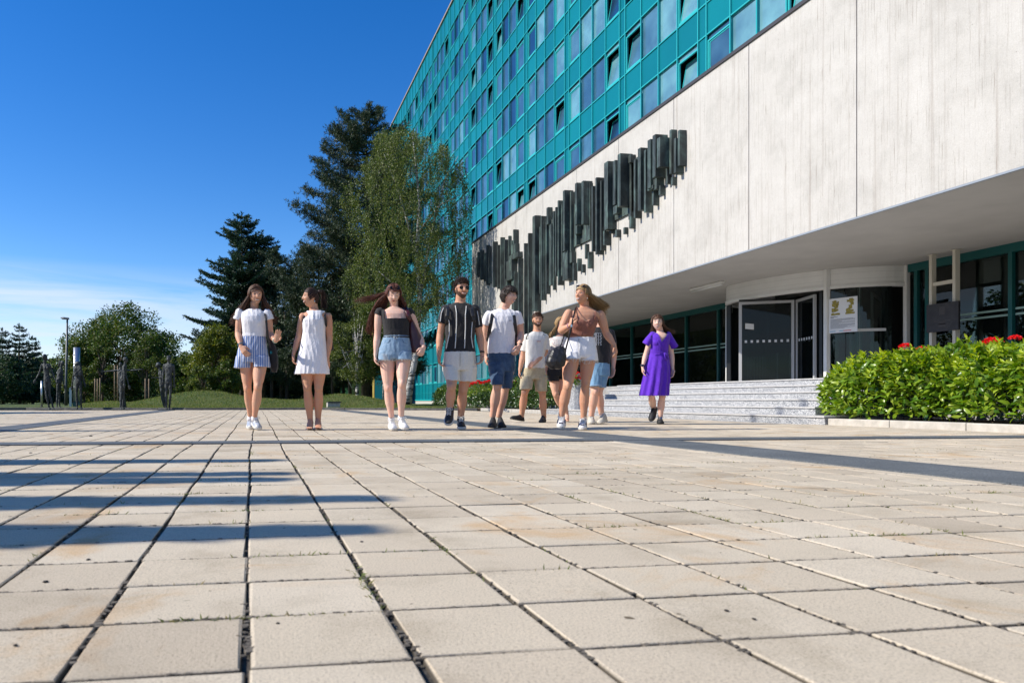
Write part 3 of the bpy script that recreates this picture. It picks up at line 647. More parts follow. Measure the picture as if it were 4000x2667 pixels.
bars = [(105,112,1055,1178,.12),(112,130,1015,1185,.28),(131,158,995,1200,.25),(156,172,1020,1215,.12),(172,190,967,1240,.22),(187,212,972,1225,.15),(216,250,937,1250,.3),(246,266,965,1265,.14),
 (268,292,912,1275,.25),(294,325,925,1300,.28),(322,338,905,1120,.14),(340,360,935,1000,.12),(355,392,855,958,.3),(342,400,958,1022,.25),(322,408,1026,1062,.36),(308,385,1064,1200,.34),(302,345,1192,1300,.25),(345,388,1150,1420,.18),(388,426,1053,1560,.34),(428,455,953,1600,.24),(456,486,883,1640,.26),
 (487,530,765,1415,.42),(533,546,845,1300,.12),(543,556,772,1345,.26),(556,578,800,1335,.14),(576,602,810,1300,.2),(600,641,822,1240,.16),(582,625,706,822,.22),(625,634,740,1275,.12),(641,660,710,1180,.25),(658,682,663,1240,.30),(682,696,690,1180,.16),
 (694,742,588,1003,.55),(742,776,600,1010,.2),(692,752,1010,1203,.38),(740,785,1010,1085,.2),(760,776,1090,1210,.15),(776,812,542,825,.5),(812,826,560,820,.15),(776,838,828,885,.34),(776,826,880,962,.26),(820,866,526,822,.55),(790,812,1060,1145,.15),(820,842,1100,1155,.12),
 (843,870,960,1060,.12),(862,905,1010,1122,.2),(868,892,545,930,.12),(889,916,565,1010,.28),(915,947,505,1030,.34),(947,968,530,1005,.2),(968,1007,868,965,.3),(974,1036,395,858,.48),(1034,1064,393,695,.4),(1036,1090,697,752,.36),(1066,1136,335,697,.68),(1050,1092,860,910,.15),(1010,1050,850,885,.15),(1105,1120,850,895,.12),
 (1140,1192,347,400,.2),(1140,1180,400,790,.1),(1145,1190,770,850,.16),(1176,1206,385,783,.26),(1204,1247,305,730,.42),(1246,1275,320,745,.3),(1270,1306,250,582,.52),(1270,1345,560,585,.45),(1304,1362,210,500,.62),(1334,1362,240,440,.72),(1300,1346,590,692,.2),(1310,1385,505,580,.3),(1345,1382,560,625,.18),(1362,1395,225,510,.14),(1395,1412,300,555,.12),
 (1419,1451,182,482,.2),(1430,1447,508,563,.12),(1449,1464,245,480,.3),(1464,1476,250,490,.18),(1477,1491,190,432,.25)]
for (x0, x1, yt, yb_, p) in bars:
    p0_ = p; p = .05+p*(.60 if p < .35 else .50); X = XF - p; u0, u1 = 1800+x0/1.742, 1800+x1/1.742; uc = (u0+u1)/2
    ya, yb2 = plX(u1, X), plX(u0, X); za, zb2 = plZ(uc, 400+yt/1.742, X), plZ(uc, 400+yb_/1.742, X)
    if yb2-ya < .10: yb2 = ya+.10
    ya = min(max(ya, plX(u1, XF)), yb2-.09) if p0_ < .35 else min(ya*.4+plX(u1, XF)*.6, yb2-.15); mb = MB(); mb.box((X, ya, zb2), (XF-.003 if zb2 > Z0-.1 else XF-.04, yb2, za)); mb.build('relief_bar', m_br, rel, bevel=.006)
bb = MB()
for (x0, x1, yt, yb_) in ((600,780,760,1060),(770,900,660,960),(960,1180,480,800),(1200,1340,340,540)):
    u0, u1 = 1800+x0/1.742, 1800+x1/1.742; uc = (u0+u1)/2
    bb.box((XF-.06-.004*len(bb.v)/8, plX(u1, XF), plZ(uc, 400+yb_/1.742, XF)), (XF-.002, plX(u0, XF), plZ(uc, 400+yt/1.742, XF)))
bb.build('backing_plate', m_br, rel)
# ================================================================ VEGETATION
def unit(a): return a / np.maximum(np.linalg.norm(a, axis=-1, keepdims=True), 1e-9)
def cards(name, C, D, L, Wd, mat, parent, bend=0.0):
    """leaf-sized rhombs: centre-base C, direction D, length L, width Wd"""
    n = len(C); D = unit(D); S = unit(np.cross(D, unit(rng.normal(size=(n, 3)))))
    L = np.broadcast_to(L, (n,))[:, None]; Wd = np.broadcast_to(Wd, (n,))[:, None]
    V = np.stack([C, C + D*L*.45 + S*Wd*.5, C + D*L, C + D*L*.45 - S*Wd*.5], 1).reshape(-1, 3)
    return bulk(name, V, np.arange(4*n).reshape(-1, 4), mat, parent)
m_bark = pm('rough bark', (0.045, 0.034, 0.025), (0.13, 0.10, 0.075), 5, .95, bmp=1, bscale=14, sc=(3, 3, .6), bd=.05)
m_birch, nt, b = newmat('birch bark')
c1 = ramp(nt, noise(nt, 1, 4, .6, sc=(2.5, 2.5, 9)), [(.42, (.03, .028, .025)), (.50, (.42, .40, .37)), (.8, (.6, .58, .55))])
nt.links.new(c1, b.inputs['Base Color']); b.inputs['Roughness'].default_value = .8
m_pine = leafmat('pine needles', [(0.012, 0.030, 0.016), (0.028, 0.055, 0.026), (0.050, 0.080, 0.034), (0.085, 0.095, 0.045)], .55, .12)
m_spruce = leafmat('spruce needles', [(0.012, 0.036, 0.022), (0.026, 0.062, 0.034), (0.050, 0.095, 0.045)], .55, .12)
m_bleaf = leafmat('birch leaves', [(0.035, 0.062, 0.009), (0.07, 0.105, 0.016), (0.12, 0.155, 0.028), (0.21, 0.22, 0.06)], .5, .28, spec=.35)
m_mleaf = leafmat('maple leaves', [(0.030, 0.060, 0.010), (0.055, 0.105, 0.016), (0.10, 0.145, 0.025), (0.16, 0.15, 0.04)], .5, .25, spec=.3)
m_yleaf = leafmat('yellowing leaves', [(0.05, 0.085, 0.012), (0.12, 0.15, 0.02), (0.22, 0.22, 0.035)], .45, .3)
m_thuja = leafmat('thuja sprays', [(0.02, 0.05, 0.015), (0.05, 0.09, 0.025)], .6, .15)
def conifer(name, x, y, z0, h, r, label, mat, group=None, droop=.25, first=.08, nb=7, levels=30, dens=1.0, tip=.14, irr=.3, seed=1, two=False, pw=.82):
    r_ = np.random.default_rng(seed); rt = thing(name, (x, y, z0), label, 'tree', group)
    lean = r_.normal(0, .01, 2)*h
    tr = MB(); tr.tube([(x, y, z0-.1), (x+lean[0]*.3, y+lean[1]*.3, z0+h*.4), (x+lean[0], y+lean[1], z0+h*.97)], [h*.018+.03, h*.011+.015, .012], 9)
    if two: tr.tube([(x, y, z0+h*.45), (x+r*.45, y-.1, z0+h*.62), (x+r*.52, y, z0+h*.86)], [h*.01, h*.007, .01], 7)
    C, D = [], []
    def branches(cx, cy, zb, hh, rr_, lv):
        for i in range(lv):
            t = (i + r_.uniform(-.3, .3))/lv; t = min(max(t, 0), .995); z = zb + hh*(first + (1-first)*t)
            for k in range(nb if t < .85 else nb-2):
                a = r_.uniform(0, 6.283); ln = rr_*((1-t)**pw*(1+.2*math.sin(t*19+seed)))*r_.uniform(1-irr, 1+irr*.6) + .16
                dz = -droop*ln + (.35*ln*t); ca, sa = math.cos(a), math.sin(a); m_ = 6
                P = [(cx+ca*ln*s, cy+sa*ln*s, z + dz*s + droop*.85*ln*s**3) for s in np.linspace(0, 1, m_)]
                if ln > .5: tr.tube(P, [max(.012, .022*ln*(1-s)+.008) for s in np.linspace(0, 1, m_)], 4)
                P = np.array(P); q = max(4, int(ln*9*dens))
                for s in np.linspace(.22, 1, q):
                    f = s*(m_-1); j = min(int(f), m_-2); p = P[j] + (P[j+1]-P[j])*(f-j); wd = ln*.26*(1.08-s)+.07
                    kk = int(5+7*dens*wd*3)
                    side = r_.uniform(-1, 1, kk); off = np.stack([-sa*side*wd, ca*side*wd, -abs(side)*wd*.35 + r_.normal(0, .03, kk)], 1)
                    C.append(p + off); dd = np.stack([ca*.55 - sa*side*.9, sa*.55 + ca*side*.9, .28 - .3*abs(side)], 1) + r_.normal(0, .38, (kk, 3)); D.append(dd)
    branches(x, y, z0, h, r, levels)
    if two: branches(x+r*.5, y, z0+h*.5, h*.38, r*.42, levels//2)
    C.append(np.stack([np.full(30, x+lean[0]), np.full(30, y+lean[1]), z0+h*r_.uniform(.955, 1, 30)], 1)); D.append(r_.normal(0, .4, (30, 3))+[0, 0, .8])
    C = np.concatenate(C); D = np.concatenate(D)
    tr.build('trunk', m_bark, rt, True); cards('crown', C, D, tip*r_.uniform(.7, 1.4, len(C)), tip*.34, mat, rt); return rt
def pine(name, x, y, z0, h, r, label, group=None, seed=1, levels=17, prof=None, low=.1, dens=1.0, cut=None):
    r_ = np.random.default_rng(seed); rt = thing(name, (x, y, z0), label, 'tree', group)
    tr = MB(); tr.tube([(x, y, z0-.1), (x+.1, y, z0+h*.35), (x-.05, y, z0+h*.96)], [h*.017+.05, h*.012+.02, .02], 10)
    C, D = [], []
    for i in range(levels):
        t = (i + r_.uniform(-.2, .2))/levels; t = max(t, 0); z = z0 + h*(low+(1-low)*t)
        for k in range(6):
            a = 6.283*k/6 + r_.uniform(-.5, .5) + i; pr = (prof(t) if prof else (1-t)**.7)
            ln = r*pr*r_.uniform(.62, 1.12) + .25; ca, sa = math.cos(a), math.sin(a); m_ = 7
            P = np.array([(x+ca*ln*s, y+sa*ln*s, z - .05*ln*s + .38*ln*s**2.2*(.4+t) ) for s in np.linspace(0, 1, m_)])
            P[1:] += r_.normal(0, .05, (m_-1, 3))
            tr.tube(P, [max(.014, .028*ln**.7*(1-s)+.012) for s in np.linspace(0, 1, m_)], 5)
            q = max(5, int(ln*6.0*dens))
            for s in np.linspace(.30, 1, q):
                f = s*(m_-1); j = min(int(f), m_-2); p = P[j]+(P[j+1]-P[j])*(f-j); wd = ln*.17*(1.15-s)+.07
                for c_ in range(int(2+3*dens)):
                    o = r_.normal(0, 1, 3)*[wd, wd, wd*.55]; cc = p+o; kk = 11
                    C.append(np.repeat(cc[None], kk, 0) + r_.normal(0, .035, (kk, 3)))
                    D.append(r_.normal(0, .75, (kk, 3)) + np.array([ca*.45, sa*.45, .55]))
    C = np.concatenate(C); D = np.concatenate(D)
    tr.build('trunk', m_bark, rt, True); cards('crown', C, D, .19*r_.uniform(.7, 1.3, len(C)), .032, m_pine, rt); return rt
def broadleaf(name, x, y, z0, h, r, label, mat, group=None, n=16000, seed=1, base=.25, leaf=.11, clumps=46, lean=0, stems=1, sq=1.0, cat='tree', bark=None):
    r_ = np.random.default_rng(seed); rt = thing(name, (x, y, z0), label, cat, group); bark = bark or m_bark
    cz = z0 + h*(base + (1-base)*.5); rz = h*(1-base)*.5; cl = []
    while len(cl) < clumps:
        v = r_.normal(size=3); v /= np.linalg.norm(v); q = r_.uniform(.35, .93)**.6
        w = (1.0 if v[2] < .1 else 1-.25*v[2])
        cl.append((x+lean+v[0]*r*q*w*sq, y+v[1]*r*q*w, cz+v[2]*rz*q*.95, r*r_.uniform(.16, .30)))
    tr = MB(); top = Vector((x+lean*.7, y, z0+h*.62))
    for s_ in range(stems):
        ox = (s_-(stems-1)/2)*.28
        tr.tube([(x+ox*.4, y, z0-.1), (x+ox, y, z0+h*base*.8), tuple(top+Vector((ox, 0, 0)))], [h*.016+.03, h*.013+.02, .03], 8)
    for c_ in cl[:26]:
        b0 = Vector((x+lean*.3, y, z0+h*base*.75)).lerp(top, r_.uniform(0, .9)); mid = b0.lerp(Vector(c_[:3]), .5)+Vector((0, 0, .06*h*r_.uniform(-.3, .5)))
        tr.tube([b0, mid, c_[:3]], [h*.006+.01, h*.004+.006, .008], 5)
    cl = np.array(cl); w = cl[:, 3]**2; pick = r_.choice(len(cl), n, p=w/w.sum()); v = unit(r_.normal(size=(n, 3)))
    rad = cl[pick, 3]*(r_.uniform(.15, 1, n)**.45)*r_.uniform(.8, 1.25, n)
    C = cl[pick, :3] + v*rad[:, None]*[1, 1, .8]; D = v*.5 + r_.normal(0, .6, (n, 3)) + [0, 0, -.25]
    tr.build('trunk', bark, rt, True); cards('crown', C, D, leaf*r_.uniform(.7, 1.35, n), leaf*.72, mat, rt); return rt
def birch(name, px, py, d, top, r, label, seed=3, strands=900, group=None):
    r_ = np.random.default_rng(seed); bp = at(px, py, d); z0 = max(bp.z, 0)-.02; x, y = bp.x, bp.y; rt = thing(name, (x, y, z0), label, 'tree', group)
    h = top; tr = MB(); S = lambda u, v, dd=0: at(u, v, d+dd)
    g = lambda lst: [tuple(S(*q)) for q in lst]
    tr.tube([(x, y, z0-.1)] + g([(1602, 1500), (1622, 1400), (1632, 1290), (1640, 1150), (1628, 980), (1640, 800), (1622, 620), (1610, 520)]), [.22, .17, .15, .135, .12, .10, .08, .05, .02], 9)
    tr.tube(g([(1638, 1180), (1668, 1000), (1700, 850), (1740, 700), (1790, 610)]), [.08, .07, .055, .04, .015], 7)
    tr.tube(g([(1632, 1020, .3), (1590, 860, .6), (1555, 740, .8), (1500, 600, 1.0)]), [.07, .06, .045, .015], 7)
    tr.tube(g([(1628, 1240, -.3), (1560, 1130, -.8), (1480, 1060, -1.2)]), [.06, .045, .015], 6)
    tr.tube(g([(1640, 900, -.3), (1720, 800, -.8), (1800, 760, -1.1)]), [.05, .04, .012], 6)
    C, D = [], []; tw = MB()
    # crown outline by image row: (v, umin, umax)
    prof = [(500, 1570, 1640), (560, 1440, 1720), (640, 1390, 1800), (720, 1370, 1845), (850, 1345, 1840), (1000, 1370, 1835), (1150, 1400, 1825), (1300, 1420, 1800)]
    for i in range(strands):
        v0 = r_.uniform(505, 1230); 
        for (a, b_) in zip(prof[:-1], prof[1:]):
            if a[0] <= v0 <= b_[0]: t = (v0-a[0])/(b_[0]-a[0]); lo, hi = a[1]+(b_[1]-a[1])*t, a[2]+(b_[2]-a[2])*t
        lo += 38*math.sin(v0*.021+1)+22*math.sin(v0*.057); hi += 16*math.sin(v0*.03+2)+9*math.sin(v0*.07); u0 = r_.uniform(lo, hi); c_ = (lo+hi)/2; hw = (hi-lo)/2; dd = r_.uniform(-1, 1)*math.sqrt(max(0, 1-((u0-c_)/hw)**2))*r*.9
        if math.sin(u0*.05+seed+v0*.004)*math.sin(v0*.034+1)+.6*math.sin(u0*.10+v0*.06)+.5*(dd/r) > .22 and r_.random() < .93: continue
        p = np.array(S(u0, v0, dd)); ln = r_.uniform(.35, 1.0)*(1 if r_.random() < .7 else 2.0); m_ = int(ln*15)
        s = np.linspace(0, 1, m_); ax, ay = r_.normal(0, .16, 2)
        Q = p + np.stack([ax*s*(1-s*.4), ay*s, -ln*s**1.05+.12*np.sin(s*3.1)], 1)
        if i % 2 == 0: tw.tube([tuple(Q[0]), tuple(Q[m_//2]), tuple(Q[-1])], [.009, .006, .003], 3)
        kk = 3
        for _ in range(kk):
            C.append(Q + r_.normal(0, .05, (m_, 3))); D.append(r_.normal(0, .55, (m_, 3)) + [0, 0, -.75])
        if r_.random() < .5:
            kk = 16; C.append(p + r_.normal(0, .13, (kk, 3))); D.append(r_.normal(0, .8, (kk, 3)))
    C = np.concatenate(C); D = np.concatenate(D)
    tr.build('trunk', m_birch, rt, True); tw.build('twigs', m_bark, rt); cards('crown', C, D, .075*r_.uniform(.7, 1.3, len(C)), .052, m_bleaf, rt); return rt
def tp_(px, d, py=1563):
    p = at(px, py, d); return p.x, p.y, lawnz(p.x, p.y) if p.y < 60 else 0
x, y, z = tp_(1432, 45); 
def bigprof(t): return max(.10, min(.95, 1.45*(1-t)**.60)*min(1, .35+(1-t)*5)*(1+.10*math.sin(t*31)))
pine('pine_tree', x, y, 0, 18.6, 4.4, 'tall dark pine with layered branches towering behind the birch', seed=5, levels=21, prof=bigprof, low=.10, dens=1.7)
x, y, z = tp_(1245, 49); pine('pine_tree', x, y, 0, 10.6, 3.7, 'broad bushy pine lower than the tall one and left of it', seed=8, levels=13, prof=lambda t: .75+.45*math.sin(min(t*2.4+.5, 3.0)) if t < .8 else max(.15, 1.5-t*1.4), low=.14, dens=1.6)
x, y, z = tp_(950, 50); conifer('spruce_tree', x, y, 0, 13.1, 3.3, 'blue green spruce with ragged double top left of the pines', m_spruce, seed=4, levels=30, nb=10, two=True, first=.24, irr=.6, dens=1.4, tip=.18, pw=.62)
x, y, z = tp_(1045, 53); conifer('spruce_tree', x, y, 0, 8.8, 2.6, 'shorter shaded spruce filling the gap behind the striped shorts woman', m_spruce, seed=14, levels=20, nb=8, dens=1.2)
birch('birch_tree', 1590, 1583, 36, 13.7, 3.0, 'weeping birch with pale trunk in front of the teal facade', strands=2300)
x, y, z = tp_(1395, 41); broadleaf('young_birch', x, y, 0, 6.2, 1.6, 'small leafy birch under the tall pine behind the white dress woman', m_bleaf, n=12000, seed=21, base=.12, leaf=.075, clumps=60, bark=m_birch)
x, y, z = tp_(1500, 43); broadleaf('young_birch', x, y, 0, 5.2, 1.4, 'small leafy birch left of the weeping birch trunk', m_bleaf, n=8000, seed=22, base=.3, leaf=.075, clumps=50, bark=m_birch)
x, y, z = tp_(470, 62); broadleaf('maple_tree', x, y, 0, 8.5, 4.5, 'large round maple standing behind the bronze figures', m_mleaf, n=42000, seed=2, base=.03, leaf=.17, clumps=110, sq=1.05)
x, y, z = tp_(330, 60); broadleaf('maple_tree', x, y, 0, 5.9, 2.6, 'lower dark maple left of the large round maple', m_mleaf, n=9000, seed=3, base=.05, leaf=.16)
x, y, z = tp_(620, 60); broadleaf('maple_tree', x, y, 0, 6.2, 2.7, 'lower dark maple right of the large round maple', m_mleaf, n=9000, seed=31, base=.05, leaf=.16)
x, y, z = tp_(850, 46); broadleaf('hornbeam_tree', x, y, 0, 5.3, 1.9, 'yellowing broadleaf tree between the maple and the spruce', m_yleaf, n=15000, seed=6, base=.08, leaf=.13, clumps=60)
x, y, z = tp_(770, 58); broadleaf('hornbeam_tree', x, y, 0, 4.6, 2.0, 'darker low broadleaf tree left of the yellowing one', m_mleaf, n=9000, seed=7, base=.05, leaf=.14)
# young columnar trees with stakes
for i, (u, d, h, w, lab) in enumerate([(400, 41, 3.7, .85, 'young staked tree behind the long haired bronze figure'), (330, 40, 2.4, .6, 'young bush of dark leaves right of the silver totem'), (575, 41, 4.2, .95, 'tallest young staked tree between the two pairs of bronze figures'), (790, 37, 2.2, .75, 'small conical tree on the lawn right of the bronze man'), (880, 37, 2.3, .7, 'small conical tree right beside the striped shorts woman'), (640, 43, 3.2, .8, 'young tree behind the pair of standing bronze figures')]):
    x, y, z = tp_(u, d); broadleaf('young_tree', x, y, z-.05, h, w, lab, m_bleaf if i % 2 else m_mleaf, 'young trees on the lawn', n=5200, seed=50+i, base=.16 if i in (0, 2, 5) else .02, leaf=.085, clumps=34)
for i, (u, d) in enumerate([(371, 39), (381, 39.3), (391, 39), (448, 38), (460, 38.4), (568, 37.5), (582, 37.7), (471, 38)]):
    x, y, z = tp_(u, d); o = MB().tube([(x, y, z-.2), (x, y, z+(1.9 if u > 440 and u < 475 else 1.35))], .035, 7).build('tree_stake', pm('stake wood', (.16, .11, .07), (.26, .19, .12), 9, .8) if i == 0 else bpy.data.materials['stake wood'], None, True)
    props(o, ['round wooden stake leftmost of the row left of the spread arm figure', 'round wooden stake second of the row left of the spread arm figure', 'round wooden stake third of the row left of the spread arm figure', 'tall round stake close left of the spread arm figures', 'tall round stake half hidden behind the spread arm figures', 'round wooden stake left one of the pair right of the spread arm figures', 'round wooden stake right one of the pair right of the spread arm figures', 'tall round stake just right of the spread arm figures legs'][i], 'stake', 'tree stakes on the lawn')
# dark conifers at the far left
for i, (u, d, h, r, lab) in enumerate([(78, 70, 7.6, 2.3, 'dark spruce tallest of the group at the far left'), (128, 72, 6.6, 1.7, 'narrow dark spruce right of the tallest far left one'), (12, 68, 7.0, 2.2, 'dark spruce cut by the left edge of the view'), (222, 76, 4.8, 1.5, 'small dark spruce behind the lamp post')]):
    x, y, z = tp_(u, d); conifer('spruce_tree', x, y, 0, h, r, lab, m_spruce, 'spruces at the far left', seed=60+i, levels=18, nb=7, dens=1.0, first=.1, tip=.2)
for i, (u, d, h, r, lab) in enumerate([(-40, 66, 4.6, 3.6, 'dark shrubby thicket under the far left spruces'), (90, 74, 3.2, 3.4, 'low dark thicket between far left spruces and the first bronze woman'), (200, 80, 2.8, 3.2, 'low dark thicket behind the silver totem')]):
    x, y, z = tp_(u, d); broadleaf('thicket', x, y, 0, h, r, lab, m_thuja, 'dark thickets', n=9000, seed=80+i, base=.0, leaf=.2, cat='shrub')
# shrub belt under the trees and far wood
for i, (u, d, h, r, lab) in enumerate([(500, 66, 3.4, 4.5, 'dark undergrowth below the large round maple'), (720, 60, 3.0, 3.6, 'dark undergrowth behind the bronze man'), (940, 55, 3.2, 3.2, 'dark undergrowth at the foot of the ragged spruce'), (1110, 55, 4.0, 2.6, 'dark undergrowth behind the white dress woman'), (1240, 57, 4.4, 2.6, 'dark undergrowth below the broad bushy pine')]):
    x, y, z = tp_(u, d); broadleaf('undergrowth', x, y, 0, h, r, lab, m_thuja, 'undergrowth below the trees', n=9000, seed=90+i, base=.0, leaf=.17, cat='shrub')
for i, (u, d, h) in enumerate([(1062, 47, 6), (1098, 50, 7), (1120, 47, 6), (1300, 46, 8), (1342, 48, 9), (1368, 44, 7), (1392, 50, 7), (1030, 50, 6)]):
    x, y, z = tp_(u, d); rt = thing('slender_tree', (x, y, 0), ['bare slim trunk behind the right shoulder of the striped shorts woman', 'bare slim trunk between the two left women', 'bare slim trunk just left of the white dress', 'bare slim trunk right of the white dress hem', 'bare slim trunk beside the yellow wall', 'bare slim trunk in front of the yellow wall', 'bare slim trunk right in the middle of the yellow wall', 'bare slim trunk behind the striped shorts woman'][i], 'tree', 'slim trunks under the pines')
    MB().tube([(x, y, -.1), (x+.05*math.sin(i), y, h*.5), (x+.2*math.sin(i*2), y, h)], [.12, .10, .05], 7).build('trunk', m_bark, rt, True)
    r_ = np.random.default_rng(i); nn = 900; C = np.array([x, y, h*.8])+r_.normal(0, 1, (nn, 3))*[.55, .55, h*.13]; cards('crown', C, r_.normal(0, 1, (nn, 3)), .17, .09, m_pine, rt)
fw_c, fw_d = [], []
for u in np.linspace(-500, 1500, 240):
    p = at(u, 1563, 120+20*rng.random()); hgt = 5+2.2*math.sin(u*.013)+1.2*math.sin(u*.05); nn = 190
    fw_c.append(np.array([p.x, p.y, 0])+np.stack([rng.normal(0, 1.6, nn), rng.normal(0, 1.6, nn), rng.uniform(0, hgt, nn)], 1)); fw_d.append(rng.normal(size=(nn, 3)))
o = cards('far_wood', np.concatenate(fw_c), np.concatenate(fw_d), .8, .5, m_mleaf, None); props(o, 'distant dark wood closing the view behind the trees', 'wood', kind='stuff')
# park trees left of the view (seen only as shade on the plaza and in the entrance glass)
for i, (x, y, h, r) in enumerate([(-27, 4, 10, 4), (-30, 14, 11, 4.5), (-28, 25, 10, 4), (-33, 37, 12, 5), (-31, 50, 11, 4.5), (-30, 62, 11, 4.5), (-29, -8, 10, 4.5)]):
    broadleaf('park_tree', x, y, 0, h, r, 'tall park tree, %s of the row left of the plaza counted from the building end' % ['sixth', 'fifth', 'fourth', 'third', 'second', 'first', 'seventh'][i], m_mleaf, 'park trees left of the plaza', n=7000, seed=110+i, base=.12, leaf=.34, clumps=60)
p = gp(300, 1611); q = Vector((p.x, p.y, 0)) + Vector((ts.x, ts.y, 0))*(6/ts.z)
broadleaf('park_tree', q.x-1, q.y, 0, 6.6, 2.2, 'round park tree whose shadow falls before the bronze figures', m_mleaf, n=6000, seed=130, base=.3, leaf=.3)
# slim junipers left of the camera whose pointed shadows reach across the slabs
tips = [(1400, 2071, 3.9, .40), (1500, 1947, 4.4, .36), (1140, 1872, 4.0, .30), (1150, 1849, 4.1, .26), (1130, 1798, 4.4, .33), (700, 1681, 4.2, .30), (-150, 1760, 4.0, .3)]
for i, (u, v, h, w) in enumerate(tips):
    p = gp(u-110, v); x, y = p.x + ts.x*h/ts.z, p.y + ts.y*h/ts.z; w *= .95; r_ = np.random.default_rng(i+5)
    rt = thing('juniper_tree', (x, y, 0), 'slim pointed juniper, number %s from the nearest in the row left of the camera' % ['one', 'two', 'three', 'four', 'five', 'six', 'seven'][i], 'tree', 'slim junipers left of the plaza')
    MB().tube([(x, y, 0), (x, y, h*.9)], [.06, .02], 6).build('trunk', m_bark, rt)
    nn = 5200; t = r_.uniform(0, 1, nn)**.8; rad = w*np.minimum((1-t)**1.25*2.0, 1)*r_.uniform(.25, 1, nn)**.5*(1+.15*np.sin(t*40+i)); a = r_.uniform(0, 6.283, nn)
    C = np.stack([x+np.cos(a)*rad, y+np.sin(a)*rad, .05+t*(h-.1)], 1); D = np.stack([np.cos(a)*.4, np.sin(a)*.4, np.full(nn, .9)], 1)+r_.normal(0, .2, (nn, 3)); cards('crown', C, D, .16, .07, m_thuja, rt)
# flagpole off to the left
p = gp(1500, 1652); k_ = 12.5; x, y = p.x + ts.x/math.cos(R(SUN_EL))*9.5, p.y + ts.y/math.cos(R(SUN_EL))*9.5
rt = thing('flagpole', (x, y, 0), 'tall thin flagpole left of the view', 'flagpole'); MB().tube([(x, y, 0), (x, y, 13)], [.07, .045], 10).build('pole', m_white, rt, True); MB().tube([(x, y, 0), (x, y, .25)], .12, 12).build('base', m_flash, rt)
# ---------------------------------------------------------------- laurel hedges
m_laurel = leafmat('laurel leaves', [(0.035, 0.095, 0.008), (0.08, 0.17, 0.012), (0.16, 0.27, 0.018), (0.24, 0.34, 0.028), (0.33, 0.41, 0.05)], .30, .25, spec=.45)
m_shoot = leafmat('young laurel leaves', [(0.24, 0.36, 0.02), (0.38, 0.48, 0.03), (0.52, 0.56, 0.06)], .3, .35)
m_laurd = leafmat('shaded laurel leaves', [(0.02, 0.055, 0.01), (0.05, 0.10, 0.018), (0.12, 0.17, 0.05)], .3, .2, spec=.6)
def leaves(name, C, D, Nn, L, Wd, mat, parent):
    n = len(C); D = unit(D); S = unit(np.cross(D, Nn + 1e-3)); Nn = np.cross(S, D)
    L = np.broadcast_to(L, (n,))[:, None]; Wd = np.broadcast_to(Wd, (n,))[:, None]; cv = L*.10
    V = np.stack([C, C+D*L*.33+S*Wd*.5+Nn*Wd*.16, C+D*L*.36, C+D*L*.33-S*Wd*.5+Nn*Wd*.16,
                  C+D*L*.70+S*Wd*.40+Nn*(Wd*.14-cv), C+D*L*.72-Nn*cv, C+D*L*.70-S*Wd*.40+Nn*(Wd*.14-cv), C+D*L-Nn*cv*2.2], 1).reshape(-1, 3)
    f = np.array([(0, 1, 2, 2), (0, 2, 3, 3), (1, 4, 5, 2), (2, 5, 6, 3), (4, 7, 5, 5), (5, 7, 6, 6)])
    F3 = np.array([(0, 1, 2), (0, 2, 3), (1, 4, 5), (1, 5, 2), (2, 5, 6), (2, 6, 3), (4, 7, 5), (5, 7, 6)])
    return bulk(name, V, (F3[None]+(np.arange(n)*8)[:, None, None]).reshape(-1, 3), mat, parent, smooth=True)
